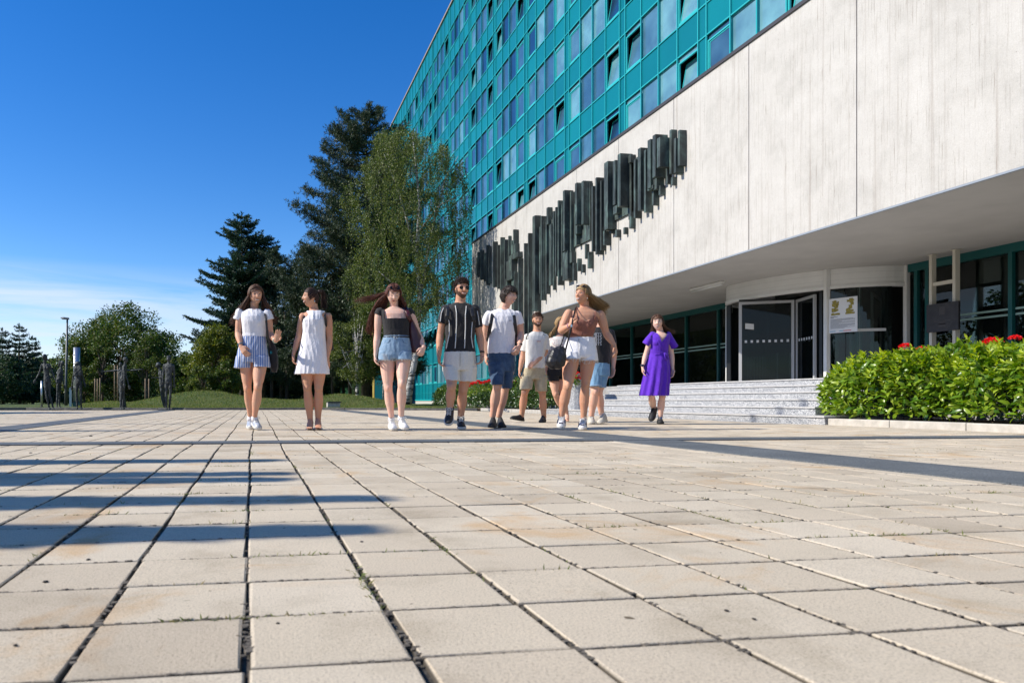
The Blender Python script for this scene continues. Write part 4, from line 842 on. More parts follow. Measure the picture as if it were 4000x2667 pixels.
def hedge(label, x0, x1, y0, y1, z0, z1, n, m_a, m_b, L, endcut, seed, over=0):
    r_ = np.random.default_rng(seed); rt = thing('laurel_hedge', ((x0+x1)/2, (y0+y1)/2, 0), label, 'hedge')
    xm, hx_ = (x0+x1)/2, (x1-x0)/2
    C, Nv = [], []
    k = n; y = r_.uniform(y0, y1, k); a = r_.uniform(0, 1, k)
    th = np.where(a < .55, r_.uniform(-.2, .5, k), r_.uniform(.5, 1.75, k))*math.pi/2     # 0 faces the plaza, 90 deg up
    e = np.clip(np.minimum((y1-y)/endcut, (y-y0)/.5), 0, 1)**.5
    bmp = .07*np.sin(y*3.1+th*2)+.05*np.sin(y*7.3-th*3+1)+.03*np.sin(y*15+th*5)
    rx = (hx_+bmp)*(.55+.45*e); rzz = (z1-z0)*(.62+.38*e)*(1+bmp*.5)
    cth, sth = np.cos(th), np.sin(th); pw = lambda v: np.sign(v)*abs(v)**.55
    X = xm - rx*pw(cth)*(1+over*(1-np.clip(sth, 0, 1))*.0); Z = z0+.0 + rzz*np.clip(.5+.5*pw(sth)*1.0, 0, 1) if False else z0 + rzz*np.clip(pw(np.clip(sth, -.3, 1)), -.12, 1)
    low_ = th < .15; Z[low_] = z0 + (rzz*r_.uniform(-.04, .6, k))[low_]; 
    P = np.stack([X, y, Z], 1); nv = unit(np.stack([-cth, np.where(y > y1-endcut, .8, 0)+r_.normal(0, .15, k), np.clip(sth, -.1, 1)+.15], 1))
    P -= nv*(r_.uniform(0, 1, k)**1.6*.22)[:, None]
    D = nv*.75 + r_.normal(0, .55, (k, 3)) + [0, 0, .15]; Nn = nv*.6+r_.normal(0, .45, (k, 3))+[0, 0, .5]
    leaves('foliage', P, D, Nn, L*r_.uniform(.7, 1.25, k), L*.42, m_a, rt)
    k2 = n//26; sel = r_.choice(np.where((th > .25))[0], k2); SP, SD, SN = [], [], []
    for s in sel:
        b_ = P[s]+nv[s]*.03; ax = unit(nv[s]*.5+np.array([r_.normal(0, .25), r_.normal(0, .25), .8])); hh = r_.uniform(.03, .11)
        for q in range(7):
            aa = q*2.4; o = unit(np.cross(ax, [math.cos(aa), math.sin(aa), .3])); SP.append(b_+ax*hh*q/7); SD.append(ax*(.5+.12*q)+o*.8); SN.append(ax-o*.3)
    leaves('young_shoots', np.array(SP), np.array(SD), np.array(SN), L*.72, L*.26, m_b, rt)
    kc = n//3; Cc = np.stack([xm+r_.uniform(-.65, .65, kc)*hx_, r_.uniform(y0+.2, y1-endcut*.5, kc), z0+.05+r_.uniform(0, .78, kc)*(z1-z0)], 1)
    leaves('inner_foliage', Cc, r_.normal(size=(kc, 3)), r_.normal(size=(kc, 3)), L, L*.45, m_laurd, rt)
    tw = MB()
    for q in range(int((y1-y0)*5)):
        yy = r_.uniform(y0+.1, y1-.2); xx = xm+r_.uniform(-.2, .3)*hx_
        tw.tube([(xx, yy, .05), (xx+r_.normal(0, .1), yy+r_.normal(0, .15), z0+.3), (xx+r_.normal(0, .25), yy+r_.normal(0, .25), z1*.85)], [.014, .01, .005], 4)
    tw.build('stems', m_bark, rt)
    return rt
hedge('bright green glossy laurel hedge at the right beside the steps', 7.96, 9.45, 1.5, 9.62, .18, .95, 19000, m_laurel, m_shoot, .105, .75, 1)
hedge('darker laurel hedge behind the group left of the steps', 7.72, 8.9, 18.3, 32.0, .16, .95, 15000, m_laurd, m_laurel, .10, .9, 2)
# ---------------------------------------------------------------- geraniums
m_red = leafmat('red petals', [(0.55, 0.004, 0.006), (0.75, 0.01, 0.012), (0.85, 0.03, 0.03)], .5, .2)
m_pink = leafmat('pink petals', [(0.6, 0.02, 0.12), (0.75, 0.06, 0.22)], .5, .2)
m_stem = pm('flower stem', (.06, .12, .02), rough=.6)
def geranium(p, s, label, mat, seed, stem=.35):
    r_ = np.random.default_rng(seed); rt = thing('geranium', (p.x, p.y, p.z-stem), label, 'flower', 'geraniums behind the hedges')
    MB().tube([(p.x, p.y+.02, p.z-stem), (p.x, p.y, p.z)], [.006, .004], 5).build('stem', m_stem, rt)
    n = 170; v = unit(r_.normal(size=(n, 3))); v[:, 2] = abs(v[:, 2])*.8-.15; C = np.array(p)+v*[s, s, s*.62]; cards('flower_head', C, v+r_.normal(0, .5, (n, 3)), s*.5, s*.42, mat, rt)
    n = 26; C = np.array(p)+r_.normal(0, .07, (n, 3))-[0, 0, stem*.6]; leaves('leaves', C, r_.normal(0, 1, (n, 3)), np.tile([0, 0, 1.], (n, 1)), .06, .055, m_laurel, rt)
GL = [((3536, 1352), 10.9, .062, 'red geranium head standing out above the hedge below the door post, upper of two'), ((3522, 1369), 10.9, .045, 'red geranium head just left below the taller one over the hedge'), ((3600, 1365), 10.6, .062, 'single red geranium head over the hedge below the plaque'), ((3878, 1336), 9.8, .085, 'broad red geranium head over the hedge left of the last one'), ((3965, 1320), 9.7, .055, 'red geranium head nearest the right edge of the view')]
for i, ((u, v), d, s, lab) in enumerate(GL): geranium(at(u, v, d), s, lab, m_red, i)
for i, (u, v) in enumerate([(1838, 1500), (1852, 1497), (1866, 1490), (1882, 1496), (1898, 1492), (1912, 1488), (1990, 1495), (2006, 1493), (2140, 1487), (1828, 1508)]):
    geranium(at(u, v, 21.5+i*.2), .07, ('pink' if i in (6, 7, 8) else 'red')+' geranium head above the darker hedge, '+['second', 'third', 'fourth', 'fifth', 'sixth', 'seventh', 'eighth', 'ninth', 'tenth', 'first'][i]+' from the left in its row', m_pink if i in (6, 7, 8) else m_red, 20+i)
rt = thing('stone_planter', at(2252, 1545, 17.8), 'grey stone planter with red geraniums at the left end of the steps', 'planter')
p = at(2252, 1560, 17.8); MB().tube([(p.x, p.y, .05), (p.x, p.y, .75), (p.x, p.y, .98)], [.22, .20, .30], 14).build('bowl', m_gran, rt)
for i, (u, v) in enumerate([(2250, 1460), (2243, 1472), (2256, 1478), (2262, 1466)]): geranium(at(u, v, 17.6), .075, 'red geranium head in the stone planter, '+['highest of the four', 'leftmost of the four', 'lowest of the four', 'rightmost of the four'][i], m_red, 40+i, .15)
# weeds, moss and litter in the slab joints
n = 0; Cw, Dw = [], []
r_ = np.random.default_rng(77)
spots = [(862, 1870), (990, 1808), (925, 1990), (1185, 2135), (820, 2375), (1150, 2372), (1365, 2300), (870, 1825), (700, 1915), (1030, 1770), (975, 1905), (1560, 2250), (1840, 2135), (2080, 1870), (2160, 1940), (2330, 2035), (2290, 1680), (2640, 1720), (2415, 1920), (2720, 2010), (2990, 2028), (3240, 1965), (2310, 1850), (2500, 1830), (2810, 1805), (3620, 1900), (3880, 1925), (3320, 2070), (3560, 2070), (1420, 1720), (1900, 1700), (2050, 1695), (530, 1755), (395, 2005), (1230, 1835)]
for (u, v) in spots:
    p = gp(u, v); jx = round((p.x+.026)/TX)*TX-.026 if r_.random() < .35 else None; nn = 46
    if jx is None: Cq = np.stack([p.x+r_.normal(0, .05, nn), np.full(nn, round((p.y-.036)/TY)*TY+.036)+r_.normal(0, .004, nn), np.full(nn, -.003)], 1)
    else: Cq = np.stack([np.full(nn, jx)+r_.normal(0, .005, nn), p.y+r_.normal(0, .07, nn), np.full(nn, -.003)], 1)
    Cw.append(Cq); Dw.append(r_.normal(0, .8, (nn, 3))*[1.3, 1, .2]+[0, 0, .45])
for _ in range(420):
    d = r_.uniform(1.3, 14); u = r_.uniform(-50, 4000); p = at(u, YH, d)
    if p.x > 7.6: continue
    nn = r_.integers(3, 12); 
    if r_.random() < .5: Cq = np.stack([p.x+r_.normal(0, .03, nn), np.full(nn, round((p.y-.036)/TY)*TY+.036), np.full(nn, -.003)], 1)
    else: Cq = np.stack([np.full(nn, round((p.x+.026)/TX)*TX-.026), p.y+r_.normal(0, .05, nn), np.full(nn, -.003)], 1)
    Cw.append(Cq); Dw.append(r_.normal(0, .8, (nn, 3))+[0, 0, .5])
C = np.concatenate(Cw); D = np.concatenate(Dw); m_weed = leafmat('joint weeds', [(.08, .13, .02), (.15, .18, .04), (.28, .22, .10)], .7, .25)
o = cards('weeds', C, D, .012*r_.uniform(.5, 1.6, len(C)), .0030, m_weed, None); props(o, 'tiny weeds and dry moss growing in the slab joints', 'weeds', kind='stuff')
gb = MB()
for _ in range(1500):
    d = r_.uniform(.95, 6.5); u = r_.uniform(-50, 2300); p = at(u, YH, d); xx = round((p.x+.026)/TX)*TX-.026 + wob(p.y, p.x) + r_.normal(0, .005); s = r_.uniform(.001, .0026)
    gb.obox((xx, p.y, -.013+s), Vector((s*1.3, 0, 0)), Vector((0, s, s*.4)), Vector((0, -s*.3, s)))
for _ in range(3600):
    d = r_.uniform(.9, 1)*(1.05+4.2*r_.random()**1.6); u = r_.uniform(-50, 4000); p = at(u, YH, d); s = r_.uniform(.0008, .0028)
    if r_.random() < .6: xx, yy = p.x, round((p.y-.036)/TY)*TY+.036+r_.normal(0, .0025)+.006*math.sin(p.x*.8+1)
    else: xx, yy = round((p.x+.026)/TX)*TX-.026+wob(p.y, p.x)+r_.normal(0, .004), p.y
    gb.obox((xx, yy, -.0035+s*.6), Vector((s*1.8, s*.4, 0)), Vector((-s*.3, s, s*.2)), Vector((0, -s*.2, s*.8)))
o = gb.build('joint_gravel', pm('gravel', (.045, .038, .030), (.20, .17, .135), 120, .9)); props(o, 'fine gravel lying in the open joints between slabs', 'gravel', kind='stuff')
lit = MB()
for (u, v, s) in [(178, 2272, .010), (260, 2303, .007), (1413, 2116, .008), (2838, 2385, .007), (2945, 2418, .006), (345, 2186, .009), (120, 1769, .02), (145, 1795, .018), (355, 1703, .03), (3225, 1914, .012), (1085, 2435, .006), (270, 1815, .01), (60, 2520, .006)]:
    p = gp(u, v); s *= .55; lit.ell((p.x, p.y, .001), (s, s*1.2, s*.4), 7, 5)
o = lit.build('pebbles', pm('dark pebble', (.02, .017, .015), rough=.8), None, True); props(o, 'scattered dark pebbles and droppings on the slabs', 'pebbles', kind='stuff')
# ---------------------------------------------------------------- street furniture
m_pole = pm('grey lamp metal', (.10, .105, .11), (.14, .145, .15), 4, .5, metal=.5)
p = at(258, 1586, 42); q = at(263, 1245, 42); rt = thing('street_lamp', (p.x, p.y, 0), 'grey lamp post with flat head rising behind the bronze figures', 'street lamp')
MB().tube([(p.x, p.y, 0), (p.x, p.y, 1.2), (q.x, q.y, q.z)], [.10, .075, .05], 12).build('pole', m_pole, rt, True)
a, b_ = at(238, 1243, 42), at(269, 1246, 42); MB().loft([[c_+Vector((0, yy, zz)) for yy, zz in ((-.12*k, -.02), (.12*k, -.02), (.10*k, .07*k), (-.10*k, .07*k))] for c_, k in ((a, .7), (a.lerp(b_, .4), 1.1), (b_, 1.0))]).build('lamp_head', m_pole, rt)
tt = a.lerp(b_, .45); MB().box((tt.x-.12, tt.y-.07, tt.z-.05), (tt.x+.12, tt.y+.07, tt.z-.021)).build('lamp_glass', pm('lamp glass', (.5, .5, .48), rough=.2), rt)
m_alu = pm('brushed aluminium', (.45, .47, .50), (.52, .54, .57), 3, .3, metal=.85)
D_ = 34; p = at(300, 1590, D_); rt = thing('info_totem', (p.x, p.y, 0), 'silver curved totem with blue lettering behind the long haired bronze figure', 'totem')
zt = at(0, 1357, D_).z; MB().tube([(p.x, p.y, 0), (p.x, p.y, zt)], [(.15, .10)]*2, 20).build('column', m_alu, rt, True)
q = at(276, 1590, D_-.1); MB().box((q.x-.05, q.y-.05, 0), (q.x+.05, q.y+.05, at(0, 1515, D_).z)).build('side_panel', m_white, rt)
bt = MB()
for i, v in enumerate(np.linspace(1388, 1478, 9)):
    a = at(291, v, D_-.115); bt.box((a.x-.018, a.y-.004, a.z-.04), (a.x+.018, a.y+.004, a.z+.03)) if i % 3 else bt.box((a.x-.03, a.y-.004, a.z-.02), (a.x+.01, a.y+.004, a.z+.04))
bt.build('lettering', pm('blue letters', (.02, .06, .2)), rt); MB().box((p.x-.155, p.y-.11, 0), (p.x+.155, p.y+.11, .25)).build('base', m_teald, rt)
p = at(163, 1592, 33); rt = thing('bollard', (p.x, p.y, 0), 'thin grey post left of the bronze woman with ponytail', 'post'); MB().tube([(p.x, p.y, 0), (p.x, p.y, at(0, 1487, 33).z)], .045, 10).build('pole', m_alu, rt, True); MB().tube([(p.x, p.y, 0), (p.x, p.y, .05)], .1, 12).build('base', m_flash, rt)
a = at(1280, 1592, 27.5); b_ = at(1332, 1592, 27.5); z1_ = at(0, 1570, 27.5).z; rt = thing('concrete_block', ((a.x+b_.x)/2, a.y+.2, 0), 'low pale concrete block seat with dark slab top on the lawn edge', 'seat')
MB().box((a.x, a.y, .0), (b_.x-.02, a.y+.5, z1_-.03)).build('block', m_kerb, rt, bevel=.006); MB().box((a.x+.02, a.y-.02, z1_-.03), (b_.x+.02, a.y+.53, z1_+.02)).build('seat_slab', m_flash, rt)
# yellow building behind the pines
yb_ = thing('yellow_building', tuple(at(1405, 1563, 78)*1.0)[:2]+(0,), 'yellow walled building with teal glass seen between the pine trunks', 'building')
a, b_, c_ = at(1235, 1563, 78), at(1355, 1563, 80), at(1462, 1563, 78)
m_yel = pm('yellow plaster', (.42, .30, .06), (.50, .36, .08), 1.5, .85)
MB().prism([(b_.x, b_.y), (c_.x, c_.y), (c_.x+3, c_.y+9), (b_.x, b_.y+9)], 0, 8).build('wall', m_yel, yb_)
d2 = at(1520, 1563, 76); MB().prism([(a.x, a.y), (b_.x-.05, b_.y), (b_.x-.05, b_.y+8), (a.x, a.y+8)], 0, 7.2).build('glazed_wing', pm('dark teal glazing', (.01, .10, .11), (.02, .22, .22), 3, .15), yb_)
MB().prism([(c_.x+.05, c_.y), (d2.x, d2.y), (d2.x, d2.y+8), (c_.x+3.05, c_.y+8)], 0, 7.6).build('teal_wing', pm('teal wing', (.005, .07, .09), rough=.2), yb_)
wn_ = MB()
for i in range(6):
    for k in range(3): t = (i+.5)/6; q = a.lerp(b_, t); wn_.box((q.x-.45, q.y-.12, 1+k*2.1), (q.x+.45, q.y-.03, 2.3+k*2.1))
wn_.build('window', pm('lime blinds', (.45, .55, .18), rough=.6), yb_)
# ================================================================ FIGURES
RV, FV, UZ = Vector((CT, -ST, 0)), Vector((ST, CT, 0)), Vector((0, 0, 1))
def voxmesh(mb, vox, smooth=3, disp=None, cut=None):
    """fuse overlapping closed pieces into one continuous skin"""
    me = bpy.data.meshes.new('tmp'); me.from_pydata([tuple(v) for v in mb.v], [], mb.f); me.update()
    ob = bpy.data.objects.new('tmp', me); SC.collection.objects.link(ob)
    md = ob.modifiers.new('r', 'REMESH'); md.mode = 'VOXEL'; md.voxel_size = vox
    if smooth: ms = ob.modifiers.new('s', 'SMOOTH'); ms.factor = .5; ms.iterations = smooth
    dg = bpy.context.evaluated_depsgraph_get(); ev = ob.evaluated_get(dg); m2 = ev.to_mesh()
    V = np.empty(len(m2.vertices)*3, np.float32); m2.vertices.foreach_get('co', V); V = V.reshape(-1, 3).astype(float)
    Nn = np.empty(len(m2.vertices)*3, np.float32); m2.vertices.foreach_get('normal', Nn); Nn = Nn.reshape(-1, 3)
    Fc = np.empty(len(m2.polygons)*4, np.int32); 
    m2.polygons.foreach_get('vertices', Fc) if len(m2.loops) == len(m2.polygons)*4 else None
    Fc = Fc.reshape(-1, 4)
    ev.to_mesh_clear(); bpy.data.objects.remove(ob); bpy.data.meshes.remove(me)
    if disp is not None: V = V + Nn*disp(V)[:, None]
    if cut is not None:
        k = ~cut(V, Nn); keep = k[Fc].all(1); Fc = Fc[keep]; used = np.zeros(len(V), bool); used[Fc.ravel()] = True
        idx = np.cumsum(used)-1; V = V[used]; Fc = idx[Fc]
    return V, Fc
def headmap(P, infl=0.0):
    """unit-sphere directions -> head surface, metres, for a 0.23 m head (x right, -y face, z up)"""
    x, y, z = P[:, 0]*.073, P[:, 1]*.092, P[:, 2]*.115
    zn = np.clip(-z/.115, 0, 1)
    x = x*(1-.30*zn**1.5)*(1+.05*np.clip(z/.115, 0, 1))
    y = np.where(y > 0, y*(1-.42*zn**1.1)+.006, y*(1-.06*zn))
    g = lambda cx, cz, sx, sz: np.exp(-((x-cx)/sx)**2-((z-cz)/sz)**2)
    fr = np.clip(-P[:, 1]*2, 0, 1)
    zz = np.clip((.022-z)/.040, 0, 1)
    y = y - fr*(.020*np.exp(-(x/(.009+.005*zz))**2)*np.where((z > -.030) & (z < .030), np.sin(np.clip((.030-z)/.060, 0, 1)*math.pi*.56)**1.2, 0)*1.15)
    y = y + fr*.008*(g(.031, .014, .017, .012)+g(-.031, .014, .017, .012)) - fr*.004*(g(.03, .034, .024, .008)+g(-.03, .034, .024, .008))
    y = y - fr*.005*g(0, -.052, .020, .012) - fr*.007*g(0, -.094, .018, .016) - fr*.005*(g(.04, -.018, .02, .02)+g(-.04, -.018, .02, .02)) + fr*.003*g(0, -.073, .02, .006)
    if not (np.isscalar(infl) and infl == 0):
        n = unit(np.stack([x, y, z], 1)); return np.stack([x, y, z], 1)+n*(infl if np.isscalar(infl) else infl[:, None])
    return np.stack([x, y, z], 1)
def sphdirs(n, m):
    out = [(0, 0, 1)]
    for i in range(1, m):
        th = math.pi*i/m
        for j in range(n): ph = 2*math.pi*j/n; out.append((math.sin(th)*math.cos(ph), math.sin(th)*math.sin(ph), math.cos(th)))
    out.append((0, 0, -1)); fs = []
    for j in range(n): fs.append((0, 1+j, 1+(j+1) % n))
    for i in range(m-2):
        for j in range(n): a = 1+i*n; fs.append((a+j, a+n+j, a+n+(j+1) % n, a+(j+1) % n))
    L = len(out)-1; a = 1+(m-2)*n
    for j in range(n): fs.append((L, a+(j+1) % n, a+j))
    return np.array(out), fs
SD, SF = sphdirs(60, 46); SD2, SF2 = sphdirs(120, 90)
class Head:
    def __init__(s, c, h, yaw=0, pitch=0, roll=0):
        s.c = Vector(c); s.k = h/.23; ya, pi_, ro = R(yaw), R(pitch), R(roll)
        Mx = Matrix(((1,0,0),(0,math.cos(pi_),-math.sin(pi_)),(0,math.sin(pi_),math.cos(pi_))))
        Mz = Matrix(((math.cos(ya),-math.sin(ya),0),(math.sin(ya),math.cos(ya),0),(0,0,1)))
        My = Matrix(((math.cos(ro),0,math.sin(ro)),(0,1,0),(-math.sin(ro),0,math.cos(ro))))
        B = Matrix((RV, FV, UZ)).transposed(); s.M = B @ My @ Mz @ Mx
    def w(s, p): return s.c + s.M @ (Vector(p)*s.k)
    def ws(s, P): return [s.w(p) for p in P]
    def surf(s, x, z, off=0):
        xx = x/(.073*(1-.30*max(0, min(1, -z/.115))**1.5)); zz = z/.115; yy = -math.sqrt(max(.02, 1-xx*xx-zz*zz))
        p = headmap(np.array([[xx, yy, zz]]))[0]; return Vector((x, p[1]-off, z))
    def add(s, mb):
        P = headmap(SD); mb.add(s.ws(P), SF)
        for sg in (-1, 1):
            Me = s.M @ Matrix.Rotation(sg*R(20), 3, 'Z'); mb.ell(s.w((sg*.073, .008, .0)), (.006*s.k, .017*s.k, .030*s.k), 8, 6, Me)
m_skin, nt, b = newmat('skin')
def skinmat(name, c, hairy=None):
    m, nt, b = newmat(name); tcn = N(nt, 'ShaderNodeTexCoord').outputs['Object']
    c2 = tuple(x*k for x, k in zip(c, (1.08, .90, .85)))
    col = ramp(nt, noise(nt, 9, 4, .6, tcn), [(.35, c), (.7, c2)]); nt.links.new(col, b.inputs['Base Color'])
    b.inputs['Roughness'].default_value = .58; b.inputs['Specular IOR Level'].default_value = .35; b.inputs['Subsurface Weight'].default_value = .12; b.inputs['Subsurface Radius'].default_value = (.02, .008, .004); b.inputs['Subsurface Scale'].default_value = .5
    return m
SK_A = skinmat('fair skin', (.68, .42, .31)); SK_B = skinmat('tanned skin', (.57, .315, .20)); SK_D = skinmat('sun warmed skin', (.62, .36, .24)); SK_C = skinmat('pale skin', (.72, .49, .39))
def cloth(name, c, c2=None, stripes=None, rough=.85, bmp=.35, scale=30, weave=600):
    m, nt, b = newmat(name); tcn = N(nt, 'ShaderNodeTexCoord').outputs['Object']
    col = ramp(nt, noise(nt, scale, 4, .6, tcn), [(.35, c), (.65, c2 or tuple(x*.9 for x in c))])
    if stripes:      # (colour, period, width, axis vector)
        sc_, per, wd, off = stripes; se = N(nt, 'ShaderNodeSeparateXYZ'); nt.links.new(tcn, se.inputs[0])
        a = N(nt, 'ShaderNodeMath', operation='MULTIPLY_ADD'); nt.links.new(se.outputs['X'], a.inputs[0]); a.inputs[1].default_value = 1/per; a.inputs[2].default_value = off
        f = N(nt, 'ShaderNodeMath', operation='FRACT'); nt.links.new(a.outputs[0], f.inputs[0])
        cp = N(nt, 'ShaderNodeMath', operation='LESS_THAN'); nt.links.new(f.outputs[0], cp.inputs[0]); cp.inputs[1].default_value = wd
        mm = N(nt, 'ShaderNodeMixRGB'); nt.links.new(cp.outputs[0], mm.inputs[0]); nt.links.new(col, mm.inputs[1]); mm.inputs[2].default_value = tuple(sc_)+(1,); col = mm.outputs[0]
    nt.links.new(col, b.inputs['Base Color']); b.inputs['Roughness'].default_value = rough; b.inputs['Sheen Weight'].default_value = .15
    bump(nt, b, noise(nt, 13, 3, .5, tcn, (1, 1, .7), dist=1.5), bmp*.8, .025); bump(nt, b, noise(nt, weave, 2, vec=tcn), .12, .002)
    return m
C_WHITE = cloth('white cotton', (.82, .80, .82), (.77, .75, .78)); C_BLACK = cloth('black jersey', (.013, .012, .014)); C_CREAM = cloth('cream cotton', (.74, .69, .61), (.66, .62, .54), scale=60)
C_OFFW = cloth('off white cotton', (.74, .71, .65)); C_DENL = cloth('light denim', (.16, .27, .40), (.27, .38, .50), scale=24, weave=300); C_DEND = cloth('dark denim', (.020, .05, .105), (.05, .10, .18), scale=10)
C_DENM = cloth('mid denim', (.11, .24, .38), (.19, .33, .47), scale=14); C_KHAKI = cloth('khaki cotton', (.50, .42, .27), (.42, .35, .22)); C_RUST = cloth('rust jersey', (.27, .10, .065), (.22, .08, .055))
C_PURP = cloth('purple viscose', (.11, .016, .50), (.09, .012, .42), bmp=.2); C_WDEN = cloth('white denim', (.82, .80, .81), (.76, .75, .77))
C_STR = cloth('blue striped linen', (.13, .20, .42), (.20, .28, .50), stripes=((.60, .62, .68), .026, .34, 0))
C_FLOR, nt, b = newmat('floral cotton')
vo = N(nt, 'ShaderNodeTexVoronoi'); vo.inputs['Scale'].default_value = 42; nt.links.new(N(nt, 'ShaderNodeTexCoord').outputs['Object'], vo.inputs['Vector'])
cc = ramp(nt, vo.outputs['Distance'], [(.26, (0, 0, 0)), (.30, (1, 1, 1))]); hc = ramp(nt, vo.outputs['Color'], [(.3, (.45, .03, .05)), (.45, (.03, .03, .12)), (.6, (.5, .12, .25)), (.7, (.66, .62, .58))])
mm = N(nt, 'ShaderNodeMixRGB'); nt.links.new(cc, mm.inputs[0]); nt.links.new(hc, mm.inputs[1]); mm.inputs[2].default_value = (.68, .64, .60, 1); nt.links.new(mm.outputs[0], b.inputs['Base Color']); b.inputs['Roughness'].default_value = .8
def hairmat(name, c, c2):
    m, nt, b = newmat(name); g = N(nt, 'ShaderNodeNewGeometry'); nt.links.new(ramp(nt, g.outputs['Random Per Island'], [(0, c), (1, c2)]), b.inputs['Base Color'])
    b.inputs['Roughness'].default_value = .62; b.inputs['Specular IOR Level'].default_value = .35; return m
H_BR = hairmat('brown hair', (.035, .016, .009), (.13, .062, .035)); H_DK = hairmat('dark brown hair', (.016, .008, .006), (.065, .030, .020)); H_BLD = hairmat('dark blonde hair', (.17, .095, .038), (.42, .27, .12)); H_BK = hairmat('black curly hair', (.010, .007, .006), (.04, .025, .018)); H_RED = hairmat('auburn hair', (.05, .014, .010), (.16, .055, .032))
M_EYE = pm('eye white', (.6, .58, .56), rough=.3); M_IRIS = pm('dark iris', (.03, .02, .015), rough=.2); M_LIP = pm('lips', (.42, .13, .11), rough=.45); M_TEETH = pm('teeth', (.75, .72, .66), rough=.3)
M_BLK = pm('black leather', (.012, .011, .012), (.022, .02, .022), 20, .45, bmp=.3, bscale=30); M_MAR = pm('maroon leather', (.045, .010, .012), (.07, .016, .018), 6, .3, bmp=.2, bscale=20)
M_RUB = pm('white rubber sole', (.62, .60, .56), rough=.6); M_RUBB = pm('black rubber sole', (.015, .015, .015), rough=.6); M_LACE = pm('white lace', (.65, .64, .62), rough=.8); M_SHW = pm('white shoe leather', (.72, .71, .72), (.64, .63, .65), 20, .4, bmp=.2)
M_SHB = pm('black shoe canvas', (.012, .012, .013), (.025, .025, .027), 40, .7, bmp=.3); M_SHS = pm('silver blue shoe leather', (.30, .34, .42), (.5, .52, .56), 9, .35); M_SHC = pm('cream shoe leather', (.50, .46, .38), (.6, .56, .48), 14, .5, bmp=.3); M_NAVY = pm('navy shoe patch', (.03, .04, .08), rough=.6)
M_BEARD = pm('cropped beard', (.055, .028, .018), (.16, .085, .055), 260, .8, lo=.42, hi=.7); M_MET = pm('silver metal', (.6, .6, .6), rough=.25, metal=1)
class Fig:
    def __init__(s, ox, oy, z, d, foot, label, cat='person', name='person', group=None):
        s.ox, s.oy, s.z, s.d = ox, oy, z, d; s.u = d/F/z
        p = s.p(*foot); s.root = thing(name, (p.x, p.y, 0), label, cat, group)
    def p(s, x, y, dy=0): return at(s.ox+x/s.z, s.oy+y/s.z, s.d+dy)
    def ps(s, L): return [s.p(*q) for q in L]
    def ring(s, x, y, hw, dep, dy=0, n=26, tilt=0, pw=.85, yaw=0, wav=0, wn=9, ph=0):
        c = s.p(x, y, dy); a = hw*s.u; out = []
        for k in range(n):
            t = 2*math.pi*k/n; cs, sn = math.cos(t), math.sin(t); w = 1+wav*math.sin(wn*t+ph)
            ex, ey = math.copysign(abs(cs)**pw, cs)*a*w, math.copysign(abs(sn)**pw, sn)*dep*w
            ex, ey = ex*math.cos(yaw)-ey*math.sin(yaw), ex*math.sin(yaw)+ey*math.cos(yaw)
            out.append(c+RV*ex+FV*ey+UZ*(tilt*ex))
        return out
    def torso(s, mb, rings, shrink=0, **k):
        mb.loft([s.ring(r[0], r[1], r[2]-shrink/s.u, r[3]-shrink, *(r[4:5]), **k) for r in rings])
def limb(mb, P, Rd, prof, n=14, flat=1.0):
    """three joints; arms bulge at deltoid and forearm, legs (first radius over .07) taper to the knee and swell at the calf"""
    leg = Rd[0] > .07; r0, r1, r2 = Rd
    if leg: A = [(0, r0*1.02), (.25, r0*.99), (.5, r0*.87), (.75, r0*.42+r1*.52), (.9, r1*.97), (1, r1*.93)]; B = [(.10, r1*.86), (.24, r1*.97), (.36, r1*1.02), (.52, r1*.98), (.70, r1*.76), (.86, r2*1.08), (1, r2*1.02)]
    else: A = [(0, r0*.92), (.18, r0*1.0), (.5, r0*.95), (.8, r1*1.03), (1, r1*1.02)]; B = [(.12, r1*1.06), (.3, r1*1.08), (.55, r1*.92), (.8, r2*1.12), (1, r2)]
    if not leg: r0 *= .93; mb.ell(P[0], (r0*.98, r0*.98, r0*.95), 14, 10)
    pts = [P[0].lerp(P[1], t) for t, _ in A]+[P[1].lerp(P[2], t)+(FV*(.016*math.sin(math.pi*min(1, t*1.3))) if leg else UZ*0) for t, _ in B]; rs = [r for _, r in A+B]
    if leg: mb.ell(P[1]-FV*r1*.30, (r1*.62, r1*.70, r1*.95), 12, 10)
    q = []; rr_ = []
    for i in range(len(pts)-1):
        for k in (0, .5): q.append(pts[i].lerp(pts[i+1], k)); rr_.append(rs[i]*(1-k)+rs[i+1]*k)
    q.append(pts[-1]); rr_.append(rs[-1])
    for _ in range(2): q = [q[0]]+[(q[i-1]+q[i]*2+q[i+1])/4 for i in range(1, len(q)-1)]+[q[-1]]
    mb.tube(q, rr_, n)
def slv(g, f, s_, e_, r0, r1):
    a, b_ = f.p(*s_), f.p(*e_); g.ell(a, (r0*1.0, r0*1.0, r0*.97), 14, 10); g.tube([a, a.lerp(b_, .5), b_], [r0*.98, (r0+r1)/2, r1], 16)
